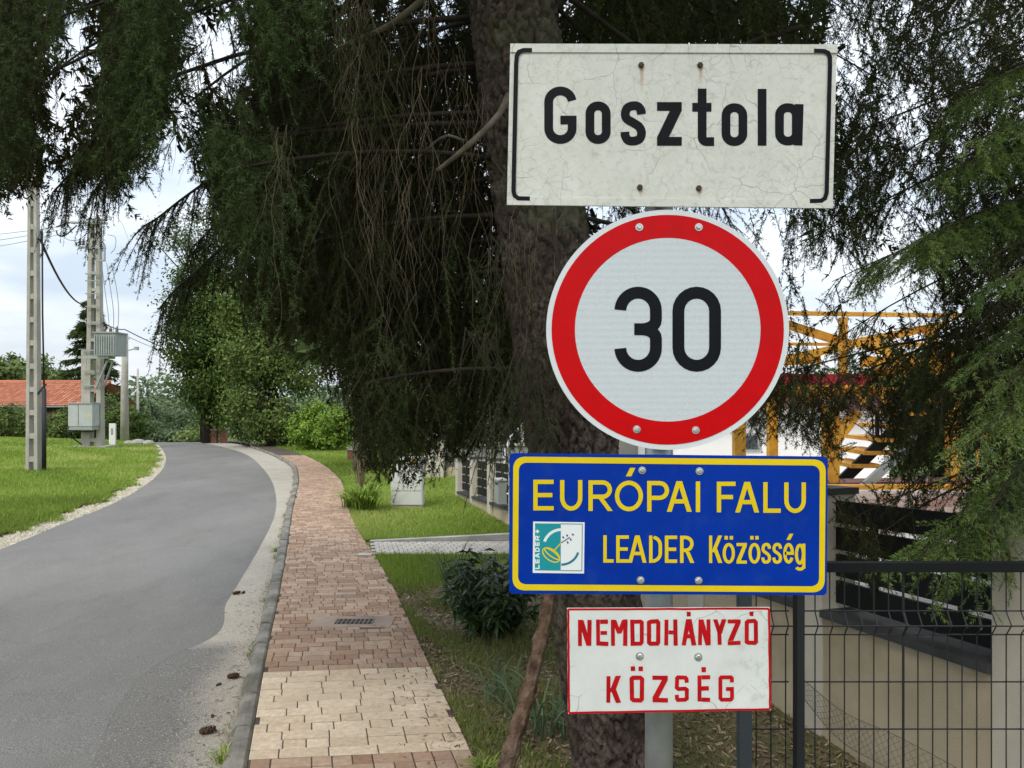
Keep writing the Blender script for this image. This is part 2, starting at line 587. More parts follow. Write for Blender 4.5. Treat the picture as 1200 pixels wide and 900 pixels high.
M['stucco'] = pmat('cream_wall', (0.50, 0.42, 0.29), 0.92, 0.10, 2.0, 130, 0.8, 0.006, coord='Position', dirt=(0.31, 0.245, 0.155), dscale=1.1, dpos=(0.42, 0.75))
M['pillar'] = pmat('pale_pillar', (0.54, 0.49, 0.405), 0.9, 0.12, 3, 130, 0.6, 0.005, coord='Position')
M['slat'] = pmat('black_slat', (0.010, 0.011, 0.012), 0.55, 0.2, 3, 80, 0.05, spec=0.15)
M['cap'] = pmat('dark_sill', (0.05, 0.05, 0.052), 0.6, 0.3, 6, 80, 0.2)
M['wire'] = pmat('coated_wire', (0.018, 0.02, 0.022), 0.5, 0.1, 3, 80, 0.0)
M['fpost'] = pmat('anthracite_post', (0.05, 0.06, 0.066), 0.45, 0.15, 3, 80, 0.05)
M['netting'] = pmat('old_netting_wire', (0.16, 0.155, 0.14), 0.6, 0.2, 3, 80, 0, metal=0.4)
M['galv'] = pmat('galvanised_steel', (0.42, 0.44, 0.45), 0.45, 0.18, 12, 40, 0.12, 0.002, metal=0.75)
M['bolt'] = pmat('bolt_steel', (0.62, 0.62, 0.60), 0.35, 0.2, 60, 90, 0.1, metal=0.8)
M['bolt_rust'] = pmat('rusty_bolt', (0.075, 0.048, 0.03), 0.75, 0.4, 80, 150, 0.6, 0.001, metal=0.3)
M['black_paint'] = pmat('black_print', (0.006, 0.007, 0.009), 0.5, 0.25, 25, 80, 0.05, spec=0.12)
M['alu'] = pmat('sign_back', (0.45, 0.46, 0.47), 0.5, 0.1, 5, 80, 0, metal=0.6)
M['red_film'] = pmat('red_film', (0.56, 0.0005, 0.003), 0.32, 0.08, 12, 40, 0.08, 0.002, spec=0.15, dirt=(0.46, 0.004, 0.006), dscale=9, dpos=(0.5, 0.8))
M['white_rim'] = pmat('white_rim', (0.66, 0.68, 0.70), 0.45, 0.04, 12, 60, 0.0)
M['blue_film'] = pmat('blue_film', (0.0005, 0.030, 0.31), 0.4, 0.15, 4, 40, 0.10, 0.002, spec=0.12, dirt=(0.010, 0.048, 0.30), dscale=14, dpos=(0.52, 0.8))
M['yellow_film'] = pmat('yellow_film', (0.74, 0.54, 0.008), 0.45, 0.06, 8, 60, 0.0, spec=0.15)
M['teal_film'] = pmat('teal_film', (0.01, 0.27, 0.31), 0.4, 0.05, 8, 60, 0.0)
M['teal_dark'] = pmat('teal_line', (0.02, 0.17, 0.23), 0.4, 0.05, 8, 60, 0.0)
M['logo_white'] = pmat('logo_white', (0.76, 0.78, 0.78), 0.4, 0.04, 8, 60, 0.0)
M['logo_ink'] = pmat('logo_ink', (0.05, 0.09, 0.12), 0.4, 0.05, 8, 60, 0.0)
M['red_paint'] = pmat('red_brush_paint', (0.46, 0.006, 0.010), 0.5, 0.22, 30, 60, 0.25, 0.001, spec=0.12)
M['timber'] = pmat('orange_timber', (0.70, 0.35, 0.035), 0.6, 0.25, 9, 60, 0.4, 0.004, dirt=(0.50, 0.22, 0.025), dscale=3.5, dpos=(0.45, 0.75))
M['timber_dark'] = pmat('stained_beam', (0.20, 0.10, 0.085), 0.7, 0.2, 5, 60, 0.2, 0.003)
M['red_fascia'] = pmat('red_fascia', (0.42, 0.02, 0.035), 0.5, 0.1, 5, 60, 0.05)
M['white_wall'] = pmat('white_render', (0.80, 0.79, 0.77), 0.9, 0.04, 2, 80, 0.2, 0.003)
M['grey_wall'] = pmat('grey_render', (0.24, 0.24, 0.22), 0.9, 0.1, 2, 80, 0.2, 0.003)
M['dark_wall'] = pmat('dark_boarding', (0.045, 0.03, 0.025), 0.85, 0.3, 4, 40, 0.3)
M['tile'] = brickmat('clay_tile', [(0.0, (0.40, 0.13, 0.075)), (0.5, (0.52, 0.19, 0.11)), (1.0, (0.60, 0.27, 0.17))], (0.30, 0.13, 0.09))
M['pinkbrick'] = brickmat('pale_brick', [(0.0, (0.50, 0.27, 0.21)), (0.4, (0.62, 0.44, 0.36)), (1.0, (0.74, 0.60, 0.52))], (0.66, 0.55, 0.48))
M['mortar'] = pmat('pale_mortar', (0.66, 0.60, 0.54), 0.9, 0.1, 8, 80, 0.3)
M['redbrick'] = pmat('red_brick', (0.19, 0.085, 0.06), 0.9, 0.35, 8, 60, 0.4)
M['glass'] = pmat('window_glass', (0.03, 0.04, 0.05), 0.08, 0.1, 2, 60, 0.0, spec=0.8)
M['cab'] = pmat('cabinet_plastic', (0.62, 0.62, 0.58), 0.55, 0.06, 3, 80, 0.1, 0.002, dirt=(0.46, 0.44, 0.37), dscale=2.5, dpos=(0.6, 0.85))
M['box_grey'] = pmat('grey_enamel', (0.30, 0.325, 0.31), 0.5, 0.08, 3, 60, 0.05)
M['box_grey_l'] = pmat('pale_grey_enamel', (0.42, 0.44, 0.43), 0.5, 0.08, 3, 60, 0.05)
M['pole_conc'] = pmat('pole_concrete', (0.40, 0.375, 0.33), 0.92, 0.2, 1.8, 30, 0.4, 0.01, dirt=(0.27, 0.245, 0.2), dscale=0.8)
M['cable'] = pmat('black_cable', (0.02, 0.02, 0.022), 0.6, 0.1, 2, 30, 0)
M['linewire'] = pmat('line_wire', (0.20, 0.21, 0.22), 0.6, 0.1, 2, 30, 0)
M['porcelain'] = pmat('insulator', (0.10, 0.07, 0.06), 0.25, 0.1, 2, 30, 0, spec=0.6)
M['warn'] = pmat('warning_yellow', (0.72, 0.48, 0.03), 0.5, 0.05, 8, 60, 0)
M['cone'] = pmat('cone_scale', (0.085, 0.05, 0.03), 0.85, 0.4, 60, 90, 0.4, 0.002, spec=0.2)
M['grate'] = pmat('cast_grate', (0.12, 0.105, 0.09), 0.7, 0.3, 20, 80, 0.5, 0.003, metal=0.4)

# white cracked face of the town sign, with rust runs below its four bolts
m, nt, p, out = newmat('cracked_white')
v = N(nt, 'ShaderNodeTexCoord').outputs['Object']
wv = N(nt, 'ShaderNodeTexNoise', {'Vector': v, 'Scale': 7.0, 'Detail': 3.0, 'Roughness': 0.6})
vd = N(nt, 'ShaderNodeMix', data_type='VECTOR', ins={0: 0.09, 4: v, 5: wv.outputs['Color']})
vo = N(nt, 'ShaderNodeTexVoronoi', {'Vector': vd.outputs[1], 'Scale': 9.5}, feature='DISTANCE_TO_EDGE')
crk = N(nt, 'ShaderNodeMapRange', {0: vo.outputs['Distance'], 1: 0.0, 2: 0.010, 3: 0.75, 4: 0.0}).outputs[0]
gate = ramp(nt, noise_fac(nt, 5, 3, 0.6, vec=v), [(0.42, (0, 0, 0)), (0.54, (1, 1, 1))])
crk = mth(nt, 'MULTIPLY', crk, gate)
vo2 = N(nt, 'ShaderNodeTexVoronoi', {'Vector': vd.outputs[1], 'Scale': 34.0}, feature='DISTANCE_TO_EDGE')
crk2 = N(nt, 'ShaderNodeMapRange', {0: vo2.outputs['Distance'], 1: 0.0, 2: 0.045, 3: 0.38, 4: 0.0}).outputs[0]
crk2 = mth(nt, 'MULTIPLY', crk2, ramp(nt, noise_fac(nt, 7, 4, 0.6, vec=v), [(0.40, (0, 0, 0)), (0.60, (1, 1, 1))]))
base = ramp(nt, noise_fac(nt, 11, 8, 0.7, vec=v), [(0.3, (0.575, 0.56, 0.50)), (0.7, (0.69, 0.68, 0.625))])
spk = noise_fac(nt, 55, 6, 0.75, vec=v)
base = mixc(nt, ramp(nt, spk, [(0.52, (0, 0, 0)), (0.74, (0.6, 0.6, 0.6))]), base, (0.33, 0.33, 0.27))
base = mixc(nt, crk2, base, (0.26, 0.26, 0.22))
base = mixc(nt, mth(nt, 'MULTIPLY', crk, 0.85), base, (0.12, 0.12, 0.10))
sx = N(nt, 'ShaderNodeSeparateXYZ', {0: v})
PXM = 1.845 / F                                    # metres per photo pixel on the sign faces
SGX, SGZ = (787 - CX) * PXM, CH - (244 - CY) * PXM
for bx_, by_, ln in ((751, 77, 34), (820, 77, 24), (749.5, 220, 12), (818.5, 221, 12)):
    lx = (bx_ + 1.0 - CX) * PXM - SGX
    lz = CH - (by_ - CY) * PXM - SGZ
    dx = mth(nt, 'ABSOLUTE', mth(nt, 'SUBTRACT', sx.outputs[0], lx))
    wx = N(nt, 'ShaderNodeMapRange', {0: dx, 1: 0.0015, 2: 0.0062, 3: 1.0, 4: 0.0}).outputs[0]
    dz = mth(nt, 'SUBTRACT', lz, sx.outputs[2])
    wz = N(nt, 'ShaderNodeMapRange', {0: dz, 1: 0.004, 2: ln * PXM, 3: 1.0, 4: 0.0}).outputs[0]
    up = mth(nt, 'GREATER_THAN', dz, 0.0)
    fr = mth(nt, 'MULTIPLY', mth(nt, 'MULTIPLY', wx, wz), mth(nt, 'MULTIPLY', up, 0.9))
    base = mixc(nt, fr, base, (0.42, 0.20, 0.06))
nt.links.new(base, p.inputs['Base Color'])
p.inputs['Roughness'].default_value = 0.5
hh = mth(nt, 'ADD', noise_fac(nt, 110, 4, 0.6, vec=vd.outputs[1]), mth(nt, 'MULTIPLY', crk, -1.5))
bump(nt, p, hh, 0.35, 0.0012)
M['cracked'] = m

# retroreflective white with a fine honeycomb and faint bands
m, nt, p, out = newmat('reflective_white')
v = N(nt, 'ShaderNodeTexCoord').outputs['Object']
vo = N(nt, 'ShaderNodeTexVoronoi', {'Vector': v, 'Scale': 260.0}, feature='DISTANCE_TO_EDGE')
hc = ramp(nt, vo.outputs['Distance'], [(0.0, (0.50, 0.53, 0.56)), (0.25, (0.63, 0.67, 0.69))])
wvt = N(nt, 'ShaderNodeTexWave', {'Vector': v, 'Scale': 19.0, 'Distortion': 0.6}, bands_direction='Z')
hc = mixc(nt, 1.0, hc, ramp(nt, wvt.outputs['Fac'], [(0.0, (0.95, 0.955, 0.96)), (1.0, (1.02, 1.02, 1.02))]), 'MULTIPLY')
sc_ = noise_fac(nt, 9, 8, 0.7, vec=v)
hc = mixc(nt, ramp(nt, sc_, [(0.62, (0, 0, 0)), (0.8, (0.35, 0.35, 0.35))]), hc, (0.72, 0.74, 0.74))
nt.links.new(hc, p.inputs['Base Color'])
p.inputs['Roughness'].default_value = 0.4
M['reflect'] = m

# hand painted white board, scuffed
m, nt, p, out = newmat('scuffed_white')
v = N(nt, 'ShaderNodeTexCoord').outputs['Object']
base = ramp(nt, noise_fac(nt, 9, 8, 0.65, vec=v), [(0.3, (0.60, 0.61, 0.58)), (0.7, (0.71, 0.72, 0.69))])
sx = N(nt, 'ShaderNodeSeparateXYZ', {0: v})
rt = N(nt, 'ShaderNodeMapRange', {0: sx.outputs[0], 1: 0.08, 2: 0.25, 3: 0.0, 4: 0.9}).outputs[0]
sm = ramp(nt, noise_fac(nt, 30, 8, 0.75, vec=v), [(0.5, (0, 0, 0)), (0.68, (1, 1, 1))])
base = mixc(nt, mth(nt, 'MULTIPLY', rt, sm), base, (0.40, 0.41, 0.36))
wv = N(nt, 'ShaderNodeTexNoise', {'Vector': v, 'Scale': 9.0, 'Detail': 2.0})
vd = N(nt, 'ShaderNodeMix', data_type='VECTOR', ins={0: 0.12, 4: v, 5: wv.outputs['Color']})
vo = N(nt, 'ShaderNodeTexVoronoi', {'Vector': vd.outputs[1], 'Scale': 8.0}, feature='DISTANCE_TO_EDGE')
scr = N(nt, 'ShaderNodeMapRange', {0: vo.outputs['Distance'], 1: 0.0, 2: 0.012, 3: 0.8, 4: 0.0}).outputs[0]
scr = mth(nt, 'MULTIPLY', scr, ramp(nt, noise_fac(nt, 11, 2, 0.5, vec=v), [(0.55, (0, 0, 0)), (0.62, (1, 1, 1))]))
base = mixc(nt, scr, base, (0.30, 0.29, 0.25))
nt.links.new(base, p.inputs['Base Color'])
p.inputs['Roughness'].default_value = 0.45
bump(nt, p, noise_fac(nt, 60, 4, 0.6, vec=v), 0.15, 0.001)
M['scuffed'] = m

# ------------------------------------------------------------------ street layout (edges as X over distance Y)
XRL = herm([(-5.2, 0), (-5.75, 5)] + [gp(*q) for q in ((0, 640), (67, 613), (133, 587), (169, 567), (191, 547), (191, 527), (184, 519))] + [(-30, 55), (-45, 75)])
XAR = herm([(-1.5, 1.0)] + [gp(*q) for q in ((95, 900), (125, 830), (160, 785), (205, 757), (231, 747), (262, 700), (300, 640), (320, 600), (320, 570), (305, 545), (285, 530), (250, 520))] + [(-26, 55), (-41, 75)])
XSL = herm([(-0.62, 1.0)] + [gp(*q) for q in ((290, 900), (308, 795), (327.6, 697), (343, 600), (350, 560), (345, 545), (330, 536), (285, 520))] + [(-24.2, 55), (-39, 75)])
XSR = herm([(0.48, 1.0)] + [gp(*q) for q in ((555, 893), (505, 787), (456, 682), (441, 656), (421, 626), (396, 560), (385, 550), (365, 538), (305, 520))] + [(-23.2, 55), (-38, 75)])
KW = 0.115


def XKL(y):
    return XSL(y) - KW


WA, WB = 3.03, 0.28                                  # the garden wall: X = WA - WB*Y


def XW(y):
    return WA - WB * np.asarray(y, float)


STN = np.concatenate([np.arange(0.6, 14, 0.12), np.arange(14, 40, 0.4), np.arange(40, 76, 1.2)])


def strip_sheet(name, fl, fr, nx, dz, mat, stn=STN, kind='structure', wob=0.0, label=None, power=1.0):
    V, Fs, AC = [], [], []
    for y in stn:
        a, b = float(fl(y)), float(fr(y))
        if wob:
            a += wob * (math.sin(y * 7.3) * 0.5 + math.sin(y * 17.1 + 1) * 0.5)
        for k in range(nx + 1):
            t = (k / nx) ** power
            x = a + (b - a) * t
            V.append((x, y, float(gz(x, y)) + dz))
            AC.append(k / nx)
    n = nx + 1
    for i in range(len(stn) - 1):
        for k in range(nx):
            Fs.append((i * n + k, i * n + k + 1, (i + 1) * n + k + 1, (i + 1) * n + k))
    o = mesh(name, V, Fs, mat, None, True)
    at_ = o.data.attributes.new('across', 'FLOAT', 'POINT')
    at_.data.foreach_set('value', AC)
    tag(o, kind=kind)
    if label:
        o['label'] = label
    return o


# wide ground sheet to the horizon
gv, gf = [], []
gx = [-3000, -800, -250, -90, -50, -30, -12, 0, 12, 30, 60, 120, 300, 800, 3000]
gy = [-200, -20, 0, 10, 20, 34, 40, 46, 52, 60, 70, 80, 90, 140, 300, 900, 3500]
for y in gy:
    for x in gx:
        gv.append((x, y, float(gz(-5, y)) - 0.28))
nx_ = len(gx)
for i in range(len(gy) - 1):
    for k in range(nx_ - 1):
        gf.append((i * nx_ + k, i * nx_ + k + 1, (i + 1) * nx_ + k + 1, (i + 1) * nx_ + k))
tag(mesh('ground', gv, gf, M['ground'], None, True), kind='structure')
strip_sheet('road', XRL, lambda y: XAR(y) + 0.03, 10, -0.045, M['asphalt'])
strip_sheet('gutter', XAR, lambda y: XSL(y) - 0.04, 12, -0.0458, M['gutter'])
strip_sheet('gravel_verge', lambda y: XRL(y) - 0.5, lambda y: XRL(y) + 0.05, 3, -0.052, M['verge'], wob=0.08)
strip_sheet('lawn', lambda y: -60.0 + 0 * y, lambda y: XRL(y) - 0.42, 24, 0.0, M['lawn'], wob=0.0, power=0.45)
YN = np.concatenate([np.arange(0.6, 8.6, 0.12), [8.72]])
YF = np.concatenate([np.arange(8.72, 14, 0.12), np.arange(14, 40, 0.4), np.arange(40, 76, 1.2)])
strip_sheet('garden_bed', lambda y: XSR(y) - 0.01, lambda y: XW(y) + 0.1, 14, 0.0, M['dirt'], stn=YN)
strip_sheet('roadside_lawn', lambda y: XSR(y) - 0.01, lambda y: np.maximum(XW(y) + 0.1, XSR(y) + 6), 14, 0.0, M['lawn'], stn=YF)


# ------------------------------------------------------------------ sidewalk of pavers
def brick_vf(c, z, ch=0.006, h=0.05):
    """c: four corner points (x,y) counter-clockwise; chamfered block with its top at z[i]."""
    c = np.array(c, float)
    m_ = c.mean(0)
    d = c - m_
    ln = np.linalg.norm(d, axis=1)[:, None]
    ins = c - d / ln * ch * 1.4
    V = [(c[i][0], c[i][1], z[i] - h) for i in range(4)] + [(c[i][0], c[i][1], z[i] - ch * 0.7) for i in range(4)] + [(ins[i][0], ins[i][1], z[i]) for i in range(4)]
    Fs = [(8, 9, 10, 11)]
    for i in range(4):
        j = (i + 1) % 4
        Fs.append((i, j, 4 + j, 4 + i))
        Fs.append((4 + i, 4 + j, 8 + j, 8 + i))
    return V, Fs


SWZ = 0.03
sidewalk = strip_sheet('sidewalk', lambda y: XSL(y) + 0.003, lambda y: XSR(y) - 0.005, 6, SWZ - 0.0045, M['paver_bed'])
rb = random.Random(3)
nb = 0
far_b = MB()
Y = 2.85
GRX0, GRX1, GRY0, GRY1 = -1.54, -1.03, 5.84, 6.08       # drain slab
while Y < 27:
    light = 3.575 <= Y < 4.80
    d = 0.1 if light else 0.097
    if Y > 12:
        d = 0.11
    sh = 0.11

    def rowpt(yl, t):
        a = float(XSL(yl))
        b = float(XSR(yl + sh))
        y = yl + sh * t
        return a + (b - a) * t, y

    wid = float(XSR(Y) - XSL(Y))
    t = -rb.random() * 0.1
    gap = 0.0065
    lens = []
    while t < 1.0:
        if light:
            L_ = rb.choice((0.2, 0.2, 0.25, 0.12)) / wid
        else:
            L_ = rb.choice((0.1, 0.1, 0.1, 0.2)) / wid
        t0, t1 = max(t, 0.0), min(t + L_, 1.0)
        if t1 > 0.985:
            t1 = 1.0
        t += L_
        if t1 == 1.0:
            t = 1.0
        if t1 - t0 < 0.03:
            continue
        jy = rb.uniform(-0.0012, 0.0012)
        ga, gb = gap / wid / 2, gap / 2
        c = [rowpt(Y + gb + jy, t0 + ga), rowpt(Y + gb + jy, t1 - ga), rowpt(Y + d - gb + jy, t1 - ga), rowpt(Y + d - gb + jy, t0 + ga)]
        mx_, my_ = sum(q[0] for q in c) / 4, sum(q[1] for q in c) / 4
        if GRX0 - 0.02 < mx_ < GRX1 + 0.02 and GRY0 - 0.02 < my_ < GRY1 + 0.02:
            continue
        tz = rb.uniform(-0.0013, 0.0013)
        z = [float(gz(q[0], q[1])) + SWZ + tz + rb.uniform(-0.0012, 0.0012) for q in c]
        V, Fs = brick_vf(c, z, 0.003)
        if nb < 300 and Y > 3.3:
            mesh('paver', V, Fs, M['paver_light'] if light else M['paver_red'], sidewalk)
            nb += 1
        elif Y > 3.3:
            far_b.add(V, Fs)
    Y += d
o = far_b.build('distant_pavers', M['paver_red'], sidewalk)
o['kind'] = 'stuff'

# drain slab with its cast grate
dr = thing('drain_grate', ((GRX0 + GRX1) / 2, 5.95, float(gz(-1.3, 5.95)) + SWZ - 0.03), 'small cast drain grate in a concrete slab set in the red pavers', 'drain')
zt = float(gz(-1.3, 5.95)) + SWZ
b_ = MB()
b_.box((GRX0 - 0.07, GRY0 - 0.03, zt - 0.03), (GRX0 + 0.12, GRY1 + 0.03, zt + 0.004)).box((GRX1 - 0.1, GRY0 - 0.03, zt - 0.03), (GRX1 + 0.07, GRY1 + 0.03, zt + 0.004))
b_.box((GRX0 + 0.12, GRY0 - 0.03, zt - 0.03), (GRX1 - 0.1, GRY0 + 0.05, zt + 0.004)).box((GRX0 + 0.12, GRY1 - 0.05, zt - 0.03), (GRX1 - 0.1, GRY1 + 0.03, zt + 0.004))
b_.box((GRX0 + 0.12, GRY0 + 0.05, zt - 0.03), (GRX1 - 0.1, GRY1 - 0.05, zt - 0.02))
b_.build('slab', M['drain_slab'], dr)
for k in range(9):
    x = GRX0 + 0.135 + k * 0.0345
    MB().box((x, GRY0 + 0.052, zt - 0.0195), (x + 0.016, GRY1 - 0.052, zt + 0.006)).build('grate_bar', M['grate'], dr)
MB().box((GRX0 + 0.122, 5.952, zt - 0.0192), (GRX1 - 0.102, 5.968, zt + 0.003)).build('cross_bar', M['grate'], dr)

# kerb stones
kerb = strip_sheet('kerb', lambda y: XSL(y) - KW + 0.012, lambda y: XSL(y) - 0.012, 1, -0.03, M['kerb'])
y = 2.6
rk = random.Random(5)
while y < 34:
    L_ = 0.48 if y < 14 else 0.95
    g = 0.010
    V = []
    segs = 6
    hh = 0.035 + rk.uniform(-0.008, 0.008)
    for i in range(segs + 1):
        yy = y + g / 2 + (L_ - g) * i / segs
        xa = float(XSL(yy)) - KW + 0.004
        xb = float(XSL(yy)) - 0.004
        z = float(gz(xa, yy))
        e = 0.012 if i in (0, segs) else 0.0
        w1, w2, w3 = (rk.uniform(-0.014, 0.014) for _ in range(3))
        V += [(xa - 0.01 + w1 * 0.5, yy, z - 0.09), (xa - 0.004 + w1, yy, z + hh - 0.035 - e), (xa + 0.022 + w2, yy, z + hh - 0.004 - e + w3 * 0.5),
              (xa + 0.055, yy, z + hh - e + w3 * 0.5), (xb - 0.016, yy, z + hh - 0.003 - e), (xb, yy, z + hh - 0.018 - e), (xb, yy, z - 0.03)]
    Fs = []
    for i in range(segs):
        for k in range(6):
            a = i * 7 + k
            Fs.append((a, a + 1, a + 8, a + 7))
    Fs.append(tuple(range(7))[::-1])
    Fs.append(tuple(range(segs * 7, segs * 7 + 7)))
    mesh('kerb_stone', V, Fs, M['kerb'], kerb, smooth=False)
    y += L_

# driveway apron across the verge, with the kerb wall along its far side
dv = MB()
pA, pB, pC, pD = (-1.66, 8.74), (0.60, 8.74), (0.36, 9.62), (-1.84, 9.55)
nb_u, nb_v = 20, 8


def dpt(u, v):
    a = np.array(pA) * (1 - u) + np.array(pB) * u
    b = np.array(pD) * (1 - u) + np.array(pC) * u
    return a * (1 - v) + b * v


drive = mesh('driveway', [(*q, float(gz(*q)) + 0.012) for q in (pA, pB, pC, pD)], [(0, 1, 2, 3)], M['paver_bed'])
tag(drive, kind='structure')
for i in range(nb_u):
    for j in range(nb_v):
        o_ = 0.5 / nb_u if j % 2 else 0
        u0, u1 = min(1, i / nb_u + o_), min(1, (i + 1) / nb_u + o_)
        if u1 - u0 < 0.01:
            continue
        c = [dpt(u0 + 0.002, j / nb_v + 0.006), dpt(u1 - 0.002, j / nb_v + 0.006), dpt(u1 - 0.002, (j + 1) / nb_v - 0.006), dpt(u0 + 0.002, (j + 1) / nb_v - 0.006)]
        V, Fs = brick_vf(c, [float(gz(*q)) + 0.03 for q in c], 0.006)
        mesh('block', V, Fs, M['drive'], drive)
V = []
for u in np.linspace(0, 1, 7):
    a = np.array(pD) * (1 - u) + np.array(pC) * u
    z = float(gz(*a))
    top = z + 0.035 + 0.10 * u
    V += [(a[0], a[1] + 0.005, z - 0.1), (a[0], a[1] + 0.005, top), (a[0], a[1] + 0.10, top), (a[0], a[1] + 0.10, z - 0.1)]
Fs = []
for i in range(6):
    for k in range(3):
        Fs.append((i * 4 + k, i * 4 + k + 1, i * 4 + k + 5, i * 4 + k + 4))
Fs += [(3, 2, 1, 0), (24, 25, 26, 27)]
mesh('edging', V, Fs, M['concrete'], drive)
MB().box((-1.80, 8.6, float(gz(-1.7, 8.7)) - 0.05), (-1.64, 8.73, float(gz(-1.7, 8.7)) + 0.045)).build('end_stone', M['drive'], drive)

# ------------------------------------------------------------------ the four signs on their post
YS = 1.845


def sp3(px, py, y):
    return ((px - CX) * PXM, y, CH - (py - CY) * PXM)


def stroke_vf(pts, w, y, closed=False):
    P = [np.array(q, float) for q in pts]
    Q = [P[0]]
    for q in P[1:]:
        if np.linalg.norm(q - Q[-1]) > w * 0.08:
            Q.append(q)
    if np.linalg.norm(P[-1] - Q[-1]) > 1e-9:
        Q[-1] = P[-1]
    P = Q
    if closed and np.linalg.norm(P[0] - P[-1]) < w * 0.08:
        P = P[:-1]
    n = len(P)
    Lf, Rt = [], []
    for i in range(n):
        a = P[i - 1] if (i > 0 or closed) else None
        b = P[(i + 1) % n] if (i < n - 1 or closed) else None
        d1 = (P[i] - a) / (np.linalg.norm(P[i] - a) + 1e-9) if a is not None else None
        d2 = (b - P[i]) / (np.linalg.norm(b - P[i]) + 1e-9) if b is not None else None
        if d1 is None:
            d1 = d2
        if d2 is None:
            d2 = d1
        n1 = np.array([-d1[1], d1[0]])
        n2 = np.array([-d2[1], d2[0]])
        mv = n1 + n2
        L_ = np.dot(mv, mv)
        mv = mv * (2 / L_) if L_ > 0.4 else n1
        Lf.append(P[i] + mv * w / 2)
        Rt.append(P[i] - mv * w / 2)
    V = [sp3(q[0], q[1], y) for q in Lf + Rt]
    Fs = []
    for i in range(n if closed else n - 1):
        j = (i + 1) % n
        Fs.append((i, j, n + j, n + i))
    return V, Fs


def prism2(outline, y0, y1):
    """Front at y0, back at y1; outline in photo pixels on the sign plane."""
    n = len(outline)
    V = [sp3(q[0], q[1], y0) for q in outline] + [sp3(q[0], q[1], y1) for q in outline]
    Fs = [tuple(range(n)), tuple(range(n, 2 * n))[::-1]]
    for i in range(n):
        j = (i + 1) % n
        Fs.append((i, n + i, n + j, j))
    return V, Fs


def arc(cx, cy, rx, ry, a0, a1, n=10):
    return [(cx + rx * math.cos(R(a0 + (a1 - a0) * i / n)), cy + ry * math.sin(R(a0 + (a1 - a0) * i / n))) for i in range(n + 1)]


def rquad(tl, tr, br, bl, r, n=5):
    """Rounded quadrilateral."""
    C = [np.array(q, float) for q in (tl, tr, br, bl)]
    out = []
    for i in range(4):
        p0, p1, p2 = C[i - 1], C[i], C[(i + 1) % 4]
        d0 = (p0 - p1) / np.linalg.norm(p0 - p1)
        d1 = (p2 - p1) / np.linalg.norm(p2 - p1)
        if r < 0.2:
            out.append(p1)
            continue
        a, b = p1 + d0 * r, p1 + d1 * r
        for k in range(n + 1):
            t = k / n
            q = (1 - t) ** 2 * a + 2 * t * (1 - t) * (p1 * 0.86 + (a + b) / 2 * 0.14) + t * t * b
            out.append(q)
    return out


def hpar(x0, y0, x1, y1, w):
    """Slanting stroke with level ends."""
    return ('p', [(x0 - w / 2, y0), (x0 + w / 2, y0), (x1 + w / 2, y1), (x1 - w / 2, y1)])


